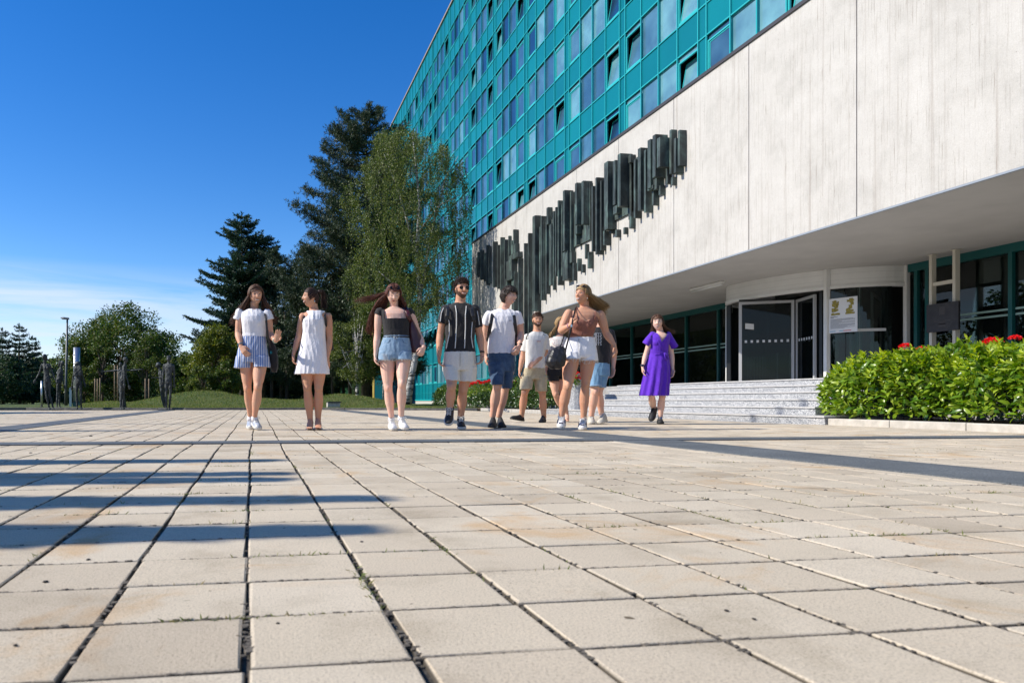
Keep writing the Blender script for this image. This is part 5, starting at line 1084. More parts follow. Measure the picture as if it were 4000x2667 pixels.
def hand(mb, wr, d, n, t, L=.175, curl=.35, spread=.06, wrr=.024, fing=(1, 1, 1, 1), tcurl=.2):
    d = d.normalized(); n = (n - d*n.dot(d)).normalized(); t = (t-d*t.dot(d)-n*t.dot(n)).normalized()
    rings = []
    for q, a, b_ in ((-.06, wrr*1.0, wrr*.85), (.06, wrr*1.1, wrr*.75), (.22, .034, .0165), (.38, .039, .0145), (.50, .038, .012)):
        a *= L/.175; c = wr+d*(q*L); rings.append([c+t*(a*math.cos(2*math.pi*k/14))+n*(b_*math.sin(2*math.pi*k/14)) for k in range(14)])
    mb.loft(rings)
    for i, (off, ln, rr) in enumerate(((.030, .40, .0084), (.0105, .45, .0087), (-.010, .42, .0083), (-.029, .33, .0074))):
        base = wr+d*(.44*L)+t*(off*L/.175); cu = curl*fing[i]; dr = (d+t*(off*spread*30)).normalized(); P = [base]; a = cu*.35
        for k, sl in enumerate((.42, .32, .26)):
            a += cu*(.9 if k else .5); dv = (dr*math.cos(a)+n*math.sin(a)); P.append(P[-1]+dv*(ln*L*sl*1.15))
        mb.tube(P, [rr*L/.175, rr*L/.175, rr*.93*L/.175, rr*.75*L/.175], 8)
    b0 = wr+d*(.12*L)+t*(.022*L/.175); dv = (d*.62+t*.70+n*.25).normalized(); dv2 = (d*.9+t*(.35-tcurl)+n*(.2+tcurl)).normalized()
    mb.tube([b0, b0+dv*(.20*L), b0+dv*(.20*L)+dv2*(.17*L), b0+dv*(.20*L)+dv2*(.30*L)], [.0135*L/.175, .0115*L/.175, .0095*L/.175, .007*L/.175], 8)
def shoe(fig, Hh, T, up_m, sole_m, lace_m=None, w=.046, hi=.085, name='shoe', patch=None):
    u = (T-Hh); L = u.length; u.normalize(); sd = u.cross(UZ); sd = sd.normalized() if sd.length > .1 else RV.copy(); nn = sd.cross(u).normalized()
    nn = nn if nn.z > 0 else -nn; mb = MB(); so_ = MB()
    st = [(0, .62, hi*.62), (.05, .78, hi), (.16, .84, hi*1.05), (.30, .90, hi*.98), (.42, .95, hi*.80), (.56, 1.0, hi*.62), (.74, 1.02, .046), (.88, .90, .036), (.97, .62, .026), (1.0, .30, .014)]
    rings = []
    for t, ww, hh in st:
        c = Hh+u*(t*L)+nn*.016; r_ = []
        for k in range(16):
            a = 2*math.pi*k/16; cs, sn = math.cos(a), math.sin(a)
            r_.append(c+sd*(math.copysign(abs(cs)**.8, cs)*w*ww*(1 if sn < .3 else 1-.38*sn))+nn*(max(0, sn)**.75*hh))
        rings.append(r_)
    mb.loft(rings); o = mb.build(name, up_m, fig.root, True)
    top, bot = [], []; st2 = [(-.02, .50), (.02, .80), (.16, .92), (.35, .92), (.6, 1.08), (.8, 1.08), (.93, .85), (1.0, .5), (1.02, .2)]
    outl = [(t, ww) for t, ww in st2]+[(t, -ww) for t, ww in st2[::-1]]
    vb = [Hh+u*(t*L)+sd*(ww*w) for t, ww in outl]; k = len(outl); so_.add(vb+[v+nn*.026 for v in vb], [tuple(range(k)), tuple(range(k, 2*k))[::-1]]+[(i, i+k, (i+1) % k+k, (i+1) % k) for i in range(k)])
    so_.build('sole', sole_m, o, bevel=.004)
    if lace_m:
        lc = MB()
        for i in range(5):
            t = .34+i*.06; h0 = .016+np.interp(t, [s_[0] for s_ in st], [s_[2] for s_ in st])+.002; c = Hh+u*(t*L)+nn*h0
            lc.tube([c-sd*.024-nn*.006, c+nn*.003, c+sd*.024-nn*.006+u*.008], .0035, 5); lc.tube([c+sd*.024-nn*.006, c+nn*.004, c-sd*.024-nn*.006+u*.008], .0035, 5)
        c = Hh+u*(.33*L)+nn*(.02+hi*.95)
        for sg in (-1, 1): lc.tube([c, c+sd*sg*.03+nn*.012-u*.0, c+sd*sg*.045+u*.02-nn*.01, c+sd*sg*.02+u*.03], .003, 5)
        lc.build('laces', lace_m, o)
    if patch:
        pt = MB(); c = Hh+u*(.80*L)+nn*.05; 
        for sg in (-1, 1): pt.obox(Hh+u*(.45*L)+sd*(sg*w*.92)+nn*.042, u*.05, sd*.0035, nn*.013)
        pt.obox(Hh+u*(.86*L)+nn*.052, u*.018, sd*.022, nn*.003)
        pt.build('side_patch', patch, o)
    return o
def locks(mb, guides, n, r0=.006, wave=.01, jit=.012, seed=0, m_=12, freq=7, endr=.15):
    r_ = np.random.default_rng(seed); G = [np.array([tuple(p) for p in g_]) for g_ in guides]
    def res(g_):
        s = np.linspace(0, len(g_)-1, m_); out = np.zeros((m_, 3)); 
        for k, v in enumerate(s):
            i = min(int(v), len(g_)-2); f = v-i; p0, p1, p2, p3 = g_[max(i-1, 0)], g_[i], g_[i+1], g_[min(i+2, len(g_)-1)]
            out[k] = .5*((2*p1)+(-p0+p2)*f+(2*p0-5*p1+4*p2-p3)*f*f+(-p0+3*p1-3*p2+p3)*f**3)
        return out
    G = [res(g_) for g_ in G]
    for q in range(n):
        if len(G) > 1: i = r_.integers(0, len(G)-1); f = r_.random(); P = G[i]*(1-f)+G[i+1]*f
        else: P = G[0].copy()
        s = np.linspace(0, 1, m_)[:, None]; off = r_.normal(0, jit, 3)*(.35+s*1.5); ph = r_.uniform(0, 6.28, 3)
        P = P+off+wave*s*np.sin(s*freq*r_.uniform(.7, 1.3)+ph)*r_.uniform(.4, 1.2); 
        cutl = r_.uniform(.72, 1); P = P[:max(4, int(m_*cutl))]; k = len(P); rr_ = r0*r_.uniform(.6, 1.3)
        mb.tube([tuple(p) for p in P], [rr_*(1-(1-endr)*(i_/(k-1))**2) for i_ in range(k)], 4)
def haircap(hd, mb, thick=.012, front=.058, side=-.02, back=-.085, seed=0, lump=.004, part=0):
    P = SD; front -= .008; Q = headmap(P, np.full(len(P), thick)+lump*snoise(P*1.0, 9, seed)); keep = []
    for p, q in zip(P, Q):
        z = q[2]; y = p[1]
        lim = front-.016*abs(p[0]) if y < -.45 else (front+(side-front)*min(1, (y+.45)/.42) if y < -.03 else side+(back-side)*min(1, (y+.03)/.35))
        keep.append(z > lim)
    fs = [f for f in SF if all(keep[i] for i in f)]; idx = sorted({i for f in fs for i in f}); mp_ = {i: k for k, i in enumerate(idx)}; W_ = hd.ws(Q)
    mb.add([W_[i] for i in idx], [tuple(mp_[i] for i in f) for f in fs])
def sdir(phi, az, sg): a, b_ = R(phi), R(az); return (sg*math.sin(a)*math.cos(b_), math.sin(a)*math.sin(b_), math.cos(a))
def drape(hd, mb, sg, guides, n, seed, az0=-24, az1=95, r0=.0032, wave=.010, jit=.010, lift=.015, part=0, freq=9, phi1=88, m_=15):
    """locks that follow the scalp from the parting and then fall along the guides (front to back)"""
    r_ = np.random.default_rng(seed); G = [np.array([tuple(p) for p in g_]) for g_ in guides]
    for q in range(n):
        t = r_.random(); az = az0+(az1-az0)*t; s0 = t*(len(G)-1); i = min(int(s0), len(G)-2) if len(G) > 1 else 0; f = s0-i
        tail = G[i]*(1-f)+G[i+1]*f if len(G) > 1 else G[0].copy()
        ph = [r_.uniform(2, 26), 42, 66, phi1]; D_ = np.array([sdir(p, az if k else az*.9, sg) for k, p in enumerate(ph)]); D_[0, 0] += part
        D_[0] /= np.linalg.norm(D_[0]); sc = np.array([tuple(p) for p in hd.ws(headmap(D_, np.array([lift*.85, lift, lift*1.1, lift*1.25])+r_.uniform(-.004, .004)))])
        C = np.concatenate([sc, tail]); L = len(C); ss = np.linspace(0, L-1, m_+5); out = []
        for v in ss:
            j = min(int(v), L-2); u = v-j; p0, p1, p2, p3 = C[max(j-1, 0)], C[j], C[j+1], C[min(j+2, L-1)]
            out.append(.5*((2*p1)+(-p0+p2)*u+(2*p0-5*p1+4*p2-p3)*u*u+(-p0+3*p1-3*p2+p3)*u**3))
        P = np.array(out); s_ = np.clip((ss-3)/(L-4), 0, 1)[:, None]; off = r_.normal(0, jit, 3); P = P+off*s_*1.6+wave*s_**.8*np.sin(s_*freq*r_.uniform(.8, 1.3)+r_.uniform(0, 6.28, 3))*(s_ > 0)
        k = max(8, int(len(P)*r_.uniform(.82, 1))); P = P[:k]; rr_ = r0*r_.uniform(.6, 1.5)
        mb.tube([tuple(p) for p in P], [rr_*(1-.8*(j/(k-1))**2.5) for j in range(k)], 4)
def fringe(hd, mb, sg, guide, n, seed, r0=.003, lift=.015, wave=.01, jit=.008):
    r_ = np.random.default_rng(seed); g_ = [np.array(tuple(p)) for p in guide]
    for q in range(n):
        h = r_.random(); D_ = unit(np.array([(sg*(.0+.10*h), -.60+.35*h, .74+.15*h), (sg*(.46-.1*h), -.60+.30*h, .66+.1*h), (sg*.82, -.36+.2*h, .42+.1*h), (sg*.97, -.08+.15*h, .08)]))
        sc = [np.array(tuple(p)) for p in hd.ws(headmap(D_, lift+r_.uniform(-.003, .004)))]; C = np.array(sc+g_); L = len(C); ss = np.linspace(0, L-1, 18); out = []
        for v in ss:
            j = min(int(v), L-2); u = v-j; p0, p1, p2, p3 = C[max(j-1, 0)], C[j], C[j+1], C[min(j+2, L-1)]; out.append(.5*((2*p1)+(-p0+p2)*u+(2*p0-5*p1+4*p2-p3)*u*u+(-p0+3*p1-3*p2+p3)*u**3))
        s_ = np.clip((ss-3)/(L-4), 0, 1)[:, None]; P = np.array(out)+r_.normal(0, jit, 3)*(.12+s_*1.6)+wave*s_*np.sin(s_*9*r_.uniform(.8, 1.3)+r_.uniform(0, 6.28, 3)); rr_ = r0*r_.uniform(.6, 1.5)
        mb.tube([tuple(p) for p in P], [rr_*(1-.8*(j/17)**2.5) for j in range(18)], 4)
def pulled(hd, mb, end, n, seed, r0=.0028):
    r_ = np.random.default_rng(seed)
    for q in range(n):
        a = r_.uniform(0, 6.283); v = np.array([math.sin(a)*.92, -.38+.25*abs(math.cos(a))*0+r_.uniform(-.05, .1), math.cos(a)*.92]) if math.cos(a) > -.35 else np.array([math.sin(a)*.9, .3, math.cos(a)*.25])
        if v[2] > 0: v[1] = -.62+.1*r_.random()
        v /= np.linalg.norm(v); e = np.array(end)/np.linalg.norm(end); D_ = np.array([unit((v*(1-t)+e*t)[None])[0] for t in np.linspace(0, 1, 7)]); mb.tube(hd.ws(headmap(D_, .010)), [r0]*7, 4)
def tufts(hd, mb, n, ln, r0, seed, front=.06, side=0, back=-.07, curl=.5, up=.3, bias=(0, 0, 0)):
    r_ = np.random.default_rng(seed); c = 0
    while c < n:
        v = r_.normal(size=3); v /= np.linalg.norm(v)
        q = headmap(v[None], .006)[0]; lim = front if v[1] < -.45 else (front+(side-front)*min(1, (v[1]+.45)/.42) if v[1] < -.03 else side+(back-side)*min(1, (v[1]+.03)/.35))
        if q[2] < lim: continue
        c += 1; t = np.cross(v, r_.normal(size=3)); t /= np.linalg.norm(t); L = ln*r_.uniform(.6, 1.3); P = [q]; d = v*(up+.6)+t*.7+np.array(bias)
        for k in range(4): d = d+np.cross(t, d)*curl*r_.uniform(.5, 1.2)-v*.18; d /= np.linalg.norm(d); P.append(P[-1]+d*L/4)
        mb.tube(hd.ws(P), [r0, r0*1.1, r0, r0*.8, r0*.3], 4)
def face(fig, hd, smile=.5, brow=None, closed=False, lips=M_LIP, glasses=False, stub=None):
    def sp(x, z, o=0): return hd.w(hd.surf(x, z, o))
    rt = fig.root
    if not glasses:
        for sg in (-1, 1):
            if not closed:
                e = MB(); e.ell(sp(sg*.031, .013, -.003), (.0125*hd.k, .008*hd.k, .0055*hd.k), 10, 6, hd.M); eo = e.build('eye', M_EYE, rt, True)
                MB().ell(sp(sg*.031, .013, .0035), (.0055*hd.k, .003*hd.k, .0052*hd.k), 8, 6, hd.M).build('iris', M_IRIS, eo, True)
            MB().tube([sp(sg*.018, .014 if not closed else .010, .002), sp(sg*.030, .020 if not closed else .007, .003), sp(sg*.045, .014 if not closed else .009, .002)], [.0012, .0024, .0012], 5).build('eyelash', M_IRIS, rt)
    for sg in (-1, 1): MB().tube([sp(sg*.015, .0365, .001), sp(sg*.032, .040, .001), sp(sg*.052, .032, .001)], [.0020, .0026, .0010], 5).build('eyebrow', brow or H_DK, rt)
    w = .020+.009*smile; up = .007*smile
    if smile > .35:
        MB().tube([sp(-w*.85, -.050+up*.7, .002), sp(-w*.45, -.054, .0035), sp(0, -.0555, .004), sp(w*.45, -.054, .0035), sp(w*.85, -.050+up*.7, .002)], [.002, .0042, .005, .0042, .002], 6).build('teeth', M_TEETH, rt, True)
    MB().tube([sp(-w, -.048+up, .001), sp(-w*.4, -.0475, .004), sp(0, -.0485, .005), sp(w*.4, -.0475, .004), sp(w, -.048+up, .001)], [.0016, .0026, .0026, .0026, .0016], 6).build('upper_lip', lips, rt, True)
    lo = -.056-.006*smile
    MB().tube([sp(-w, -.049+up, .001), sp(-w*.5, lo, .003), sp(0, lo-.002, .005), sp(w*.5, lo, .003), sp(w, -.049+up, .001)], [.0014, .0032, .0038, .0032, .0014], 6).build('lower_lip', lips, rt, True)
    if stub:
        q = headmap(SD2, .0016+.0008*np.sin(np.arange(len(SD2))*2.4)); x, y, z = q[:, 0], SD2[:, 1], q[:, 2]; ax = np.abs(x)
        jaw = (z < -.030-.055*np.clip(1-ax/.052, 0, 1)**1.2) & (y < .10) & (z > -.118); mous = (ax < .030) & (z < -.034) & (z > -.0455) & (y < 0); sideb = (ax > .062) & (y < .0) & (y > -.45) & (z < .01) & (z > -.05)
        chin = (ax < .032) & (z < -.066) & (y < 0); keep = (jaw | mous | sideb | chin) & ~((ax < .027) & (z > -.064) & (z < -.044) & (y < 0))
        fs = [f_ for f_ in SF2 if all(keep[i] for i in f_)]; idx = sorted({i for f_ in fs for i in f_}); mp_ = {i: k for k, i in enumerate(idx)}; W_ = hd.ws(q)
        MB().add([W_[i] for i in idx], [tuple(mp_[i] for i in f_) for f_ in fs]).build('beard', M_BEARD, rt, True)
def sunglasses(fig, hd, z=.014, y0=0, name='sunglasses', on_hair=False):
    m = pm('dark lens', (.006, .006, .008), rough=.25, spec=.3) if 'dark lens' not in bpy.data.materials else bpy.data.materials['dark lens']
    g = MB(); 
    for sg in (-1, 1):
        c = hd.surf(sg*.033, .010, .010) if not on_hair else Vector((sg*.034, -.062, .098))
        tilt = Matrix.Rotation(R(-45), 3, 'X') if on_hair else Matrix.Identity(3)
        g.ell(hd.w(c), (.027*hd.k, .004*hd.k, .022*hd.k), 14, 6, hd.M @ tilt)
    o = g.build(name, m, fig.root, True); f = MB()
    if not on_hair:
        f.tube([hd.w(hd.surf(-.008, .022, .012)), hd.w(hd.surf(0, .024, .006)), hd.w(hd.surf(.008, .022, .012))], .002, 5)
        for sg in (-1, 1): f.tube([hd.w(hd.surf(sg*.056, .018, .010)), hd.w((sg*.080, -.03, .018)), hd.w((sg*.080, .01, .012))], .0018, 5)
    else:
        for sg in (-1, 1): f.tube([hd.w((sg*.060, -.062, .100)), hd.w((sg*.086, -.01, .06)), hd.w((sg*.084, .03, .02))], .003, 5)
        f.tube([hd.w((-.01, -.066, .100)), hd.w((.01, -.066, .100))], .003, 5)
    f.build('spectacle_frame', M_MET if not on_hair else M_BLK, o)
def ribbon(pts, w, th, n=8, side=None):
    mb = MB(); mb.tube(pts, [(w, th)]*len(pts), n, flat=side); return mb
def folds(seed, amp=.005, sc=22, vert=.35):
    def fn(V):
        x = V @ np.array(RV); z = V[:, 2]; y = V @ np.array(FV); r_ = np.random.default_rng(seed); out = np.zeros(len(V))
        for k in range(7):
            th = r_.uniform(-.75, .75); q = x*math.cos(th)+z*math.sin(th)*(1.2-vert)+.25*y; q2 = -x*math.sin(th)+z*math.cos(th)
            m = .5+.5*np.sin(q2*r_.uniform(5, 12)+y*4+r_.uniform(0, 6)); w = np.sin(q*sc*r_.uniform(1.2, 3.2)+1.5*np.sin(q2*6+k)+r_.uniform(0, 6)); out += (1-np.abs(w)**.7*1.6)*m*.45
        return amp*out*.75
    return fn
def fin(fig, mb, name, mat, vox=.0062, smooth=3, disp=None, cut=None, parent=None):
    V, Fc = voxmesh(mb, vox, smooth, disp, cut); return bulk(name, V, Fc, mat, parent or fig.root, smooth=True)
def bag_thing(name, fig, label, cat, loc): 
    p = fig.p(*loc); return thing(name, (p.x, p.y, max(p.z-.1, 0)), label, cat)
def bracelet(fig, p, d, r, mat, name='bracelet', w=.004):
    d = d.normalized(); a = d.orthogonal().normalized(); b_ = d.cross(a); n = 16; MB().tube([p+a*(r*math.cos(2*math.pi*k/n))+b_*(r*math.sin(2*math.pi*k/n)) for k in range(n+1)], w, 6, cap=False).build(name, mat, fig.root, True)
A_F = dict(Rd=(.045, .036, .022), prof=(.06, .10)); A_M = dict(Rd=(.052, .042, .028), prof=(.12, .16))
TOE = Vector
# ---------- 1 woman in white tee and striped shorts
f = Fig(850, 1050, 2.34, 8.46, (335, 1470), 'woman in white tee and blue striped shorts gesturing with one raised open hand')
def P1():
    hd = Head(f.p(349, 243), .222, 22, 8, -4); b_ = MB(); hd.add(b_)
    b_.tube([f.p(338, 300, .01), f.p(335, 345, .03), f.p(334, 395, .04)], [.050, .049, .060], 14)
    tr = [(322, 845, 110, .10), (322, 800, 124, .122), (328, 720, 118, .115), (334, 640, 104, .098), (335, 590, 104, .098), (332, 535, 106, .108), (330, 485, 108, .115), (328, 440, 108, .108), (328, 405, 106, .085), (330, 378, 74, .06), (333, 362, 48, .05)]
    f.torso(b_, tr, .013)
    limb(b_, f.ps([(206, 408), (186, 590, -.02), (214, 712, -.145)]), **A_F); limb(b_, f.ps([(462, 408), (482, 600, .02), (532, 660, -.16)]), **A_F)
    hand(b_, f.p(214, 712, -.145), f.p(268, 790, -.19)-f.p(214, 712, -.145), RV*.4-UZ*.1+FV*.9, RV*.7+UZ*.7, .17, .45)
    hand(b_, f.p(532, 660, -.16), f.p(560, 590, -.2)-f.p(538, 665, -.16), -FV*1.0+UZ*.2, RV*1.0-UZ*.2, .165, .12, .05)
    limb(b_, f.ps([(262, 800), (272, 1085, -.02), (300, 1345, .12)]), Rd=(.082, .051, .031), prof=(.02, .16)); limb(b_, f.ps([(392, 800), (368, 1080, -.16), (338, 1350, -.10)]), Rd=(.086, .053, .031), prof=(.02, .18))
    fin(f, b_, 'body', SK_D, .0048, 5); face(f, hd, .8, H_BR)
    g = MB(); f.torso(g, [(331, 622, 112, .108), (334, 590, 108, .103), (332, 540, 109, .112), (330, 485, 113, .122), (327, 440, 114, .115), (327, 405, 112, .09), (330, 380, 80, .066), (333, 366, 54, .056)])
    for s, e in ((( 205, 398), (182, 468, .0)), ((458, 402), (476, 468))): slv(g, f, s, e, 0.0539, 0.0563)
    for sg in (-1, 1): g.ell(f.p(331+sg*34, 490, -.062), (.066, .055, .066), 16, 10)
    fin(f, g, 'tshirt', C_WHITE, .006, 3, folds(1, .004), lambda V, Nn: ((V-np.array(f.p(334, 362)))**2 @ [1, 1, 1.0] < .062**2) & (V[:, 2] > f.p(0, 392).z))
    g = MB(); f.torso(g, [(330, 618, 108, .108), (330, 650, 114, .114), (322, 740, 136, .130), (318, 820, 150, .136), (317, 856, 150, .130)], n=26)
    g.loft([f.ring(245, 800, 76, .115, wav=.03), f.ring(232, 908, 80, .120, wav=.05)]); g.loft([f.ring(398, 800, 74, .115, -.03), f.ring(406, 898, 74, .118, -.05, wav=.04)])
    fin(f, g, 'shorts', C_STR, .006, 2, folds(2, .006, 20, .2))
    hm = MB(); haircap(hd, hm, .011, .064, -.03, -.09, 1)
    drape(hd, hm, -1, [f.ps([(286, 245, -.03), (246, 320, -.02), (208, 390, .0), (172, 450, .03), (150, 485, .04)]), f.ps([(280, 260, .04), (235, 340, .05), (190, 400, .06), (165, 450, .07), (140, 480, .07)]), f.ps([(300, 270, .1), (270, 340, .11), (240, 400, .11), (215, 440, .11), (190, 470, .11)])], 380, 1, wave=.020, jit=.013)
    drape(hd, hm, 1, [f.ps([(420, 260, -.02), (440, 330, -.02), (468, 395, .0), (490, 430, .02), (515, 465, .03)]), f.ps([(425, 280, .04), (448, 350, .06), (475, 400, .07), (495, 430, .08), (510, 460, .08)]), f.ps([(400, 280, .1), (410, 340, .11), (430, 390, .11), (450, 430, .11), (465, 455, .11)])], 380, 2, wave=.020, jit=.013)
    fringe(hd, hm, -1, f.ps([(284, 262, -.03), (240, 335, -.02), (200, 400, .0), (160, 455, .03), (138, 490, .05)]), 170, 51, wave=.018, jit=.011); fringe(hd, hm, 1, f.ps([(426, 270, -.02), (450, 335, -.02), (478, 400, .0), (500, 440, .02), (522, 468, .03)]), 170, 52, wave=.018, jit=.011)
    hm.build('hair', H_BR, f.root, True)
    shoe(f, f.p(290, 1440, .20), f.p(308, 1462, -.02), M_SHS, M_RUB, None); shoe(f, f.p(330, 1418, -.02), f.p(378, 1468, -.20), M_SHS, M_RUB, M_LACE, w=.045)
    for s, d in (((300, 1350, .12), (296, 1385, .13)), ((338, 1352, -.1), (340, 1385, -.08))): MB().tube(f.ps([s, d]), [.037, .039], 12).build('sock', C_WHITE, f.root, True)
    bracelet(f, f.p(209, 694, -.13), f.p(214, 712, -.145)-f.p(186, 590, -.02), .029, pm('blue beads', (.02, .18, .28), rough=.4), w=.005); bracelet(f, f.p(528, 655, -.155), f.p(532, 660, -.16)-f.p(482, 600, .02), .028, pm('pastel beads', (.5, .6, .5), rough=.4), w=.006)
    bt = bag_thing('tote_bag', f, 'black cloth tote bag with teal mark hanging behind the striped shorts woman', 'bag', (510, 930, .15))
    ribbon(f.ps([(432, 395, -.02), (444, 470, -.135), (452, 560, -.13), (466, 650, -.10), (478, 720, -.02)]), .013, .003, side=FV).build('strap', M_BLK, bt)
    bg_ = MB(); bg_.loft([f.ring(480, 640, 16, .03, .08), f.ring(500, 720, 34, .05, .08), f.ring(512, 820, 42, .06, .09), f.ring(515, 900, 38, .055, .1), f.ring(520, 945, 20, .04, .1)]); bo = bg_.build('pouch', C_BLACK, bt, True)
    mk = MB(); c = f.p(492, 765, .02); cm = pm('teal print', (.0, .30, .36)); 
    for dx, dz, w_, h_ in ((-5, 8, 4, 2), (-5, 0, 4, 2), (-5, -8, 4, 2), (-9, 0, 1.6, 9), (3, 0, 1.6, 9), (-4, 16, 2, 2)): mk.obox(c+RV*(dx*f.u)+UZ*(dz*f.u), RV*(w_*f.u), FV*.002, UZ*(h_*f.u))
    mk.build('print', cm, bo)
P1()
# ---------- 2 woman in white dress
f = Fig(850, 1050, 2.34, 8.46, (880, 1468), 'woman in sleeveless white dress and white sandals looking to the left')
def P2():
    hd = Head(f.p(850, 265, .0), .218, -68, -2, 0); b_ = MB(); hd.add(b_)
    b_.tube([f.p(868, 310, .02), f.p(878, 350, .03), f.p(884, 395, .03)], [.052, .050, .060], 14)
    tr = [(865, 930, 130, .105), (866, 830, 128, .12), (872, 740, 118, .11), (876, 650, 104, .098), (880, 590, 102, .098), (882, 520, 106, .11), (884, 470, 112, .11), (890, 425, 120, .10), (893, 402, 108, .078), (888, 386, 66, .058), (884, 372, 46, .05)]
    f.torso(b_, tr, .012)
    limb(b_, f.ps([(778, 432), (742, 620, .03), (692, 785, -.02)]), **A_F); limb(b_, f.ps([(1012, 432), (1024, 640, .03), (1004, 820, -.02)]), **A_F)
    hand(b_, f.p(692, 785, -.02), f.p(694, 875, -.04)-f.p(692, 785, -.02), RV*.9-FV*.2, -FV*.9+RV*.4, .165, .55); hand(b_, f.p(1004, 820, -.02), f.p(1004, 925, -.03)-f.p(1004, 820, -.02), -RV*.5+FV*.6, -RV*.9-FV*.4, .17, .25)
    limb(b_, f.ps([(820, 880), (820, 1085, -.04), (848, 1400, .02)]), Rd=(.080, .053, .032), prof=(.0, .16)); limb(b_, f.ps([(932, 880), (924, 1090, -.03), (918, 1395, .05)]), Rd=(.080, .053, .032), prof=(.0, .16))
    for (hx_, hy_, tx_, ty_) in ((852, 1425, 840, 1462), (916, 1420, 922, 1456)):   # bare feet
        A, T = f.p(hx_, hy_, .06), f.p(tx_, ty_, -.17); b_.tube([A+UZ*.03, A.lerp(T, .3)+UZ*.045, A.lerp(T, .65)+UZ*.022, T+UZ*.008], [.030, (.036, .036), (.040, .020), (.036, .010)], 12)
        for k in range(5): q = T+RV*((k-2)*.0145); b_.tube([q+UZ*.010+FV*.02, q-FV*.028+UZ*.008], [.009, .0075], 6)
    fin(f, b_, 'body', SK_B, .0048, 5); face(f, hd, 1.0, H_DK)
    g = MB(); f.torso(g, [(864, 962, 164, .15), (866, 880, 150, .145), (868, 800, 136, .138), (872, 740, 127, .126), (877, 650, 110, .108), (880, 590, 107, .106), (882, 520, 109, .116), (884, 470, 107, .118), (892, 430, 92, .10), (898, 392, 86, .072), (900, 384, 82, .066)], n=30)
    for sg in (-1, 1): g.ell(f.p(884+sg*32, 500, -.060), (.062, .052, .062), 16, 10)
    fin(f, g, 'dress', C_WHITE, .006, 2, folds(4, .006, 26, .7))
    hm = MB(); haircap(hd, hm, .007, .068, .030, -.06, 2, .001); pulled(hd, hm, (0, .8, .55), 240, 5); k = f.p(932, 212, .03); hm.ell(k, (.028, .028, .028), 10, 8)
    locks(hm, [f.ps([(935, 205, .06), (970, 215, .08), (985, 290, .1), (995, 380, .1)]), f.ps([(930, 215, .08), (955, 240, .1), (960, 320, .11), (970, 375, .11)])], 420, .0030, .006, .008, 3)
    hm.build('hair', H_DK, f.root, True)
    for (hx_, hy_, tx_, ty_) in ((852, 1462, 838, 1470), (914, 1458, 924, 1464)):
        A, T = f.p(hx_, hy_, .08), f.p(tx_, ty_, -.19); u = (T-A).normalized(); s = u.cross(UZ).normalized(); sm_ = MB(); sm_.tube([A-UZ*.004, A.lerp(T, .5)-UZ*.004, T-UZ*.004], [(.032, .010), (.040, .010), (.034, .010)], 14); so_ = sm_.build('sandal', pm('tan sole', (.12, .07, .045), rough=.6) if 'tan sole' not in bpy.data.materials else bpy.data.materials['tan sole'], f.root, True)
        st_ = MB(); c = A.lerp(T, .62)
        for q in (-1, 1): st_.tube([c-s*.044*q-u*.035, c+UZ*.040-s*.012*q-u*.012, c+UZ*.036+s*.016*q+u*.008, c+s*.043*q+u*.030], [(.017, .004)]*4, 8, flat=UZ)
        st_.build('straps', M_SHW, so_, True)
    MB().ell(f.p(887, 297, -.055), (.006, .004, .012), 8, 6).build('earring', M_MET, f.root, True)
    bt = bag_thing('backpack', f, 'small black backpack worn by the white dress woman', 'backpack', (900, 740, .1))
    for pts in ([(806, 395, .0), (790, 440, -.075), (782, 480, -.05), (778, 560, .06)], [(972, 390, .0), (984, 440, -.085), (990, 500, -.06), (996, 580, .06)]): ribbon(f.ps(pts), .014, .004, side=FV).build('strap', M_BLK, bt)
    g = MB(); g.loft([f.ring(890, 480, 80, .05, .20), f.ring(895, 560, 150, .07, .21), f.ring(905, 740, 160, .07, .22), f.ring(905, 755, 130, .05, .22)]); g.build('sack', C_BLACK, bt, True)
P2()
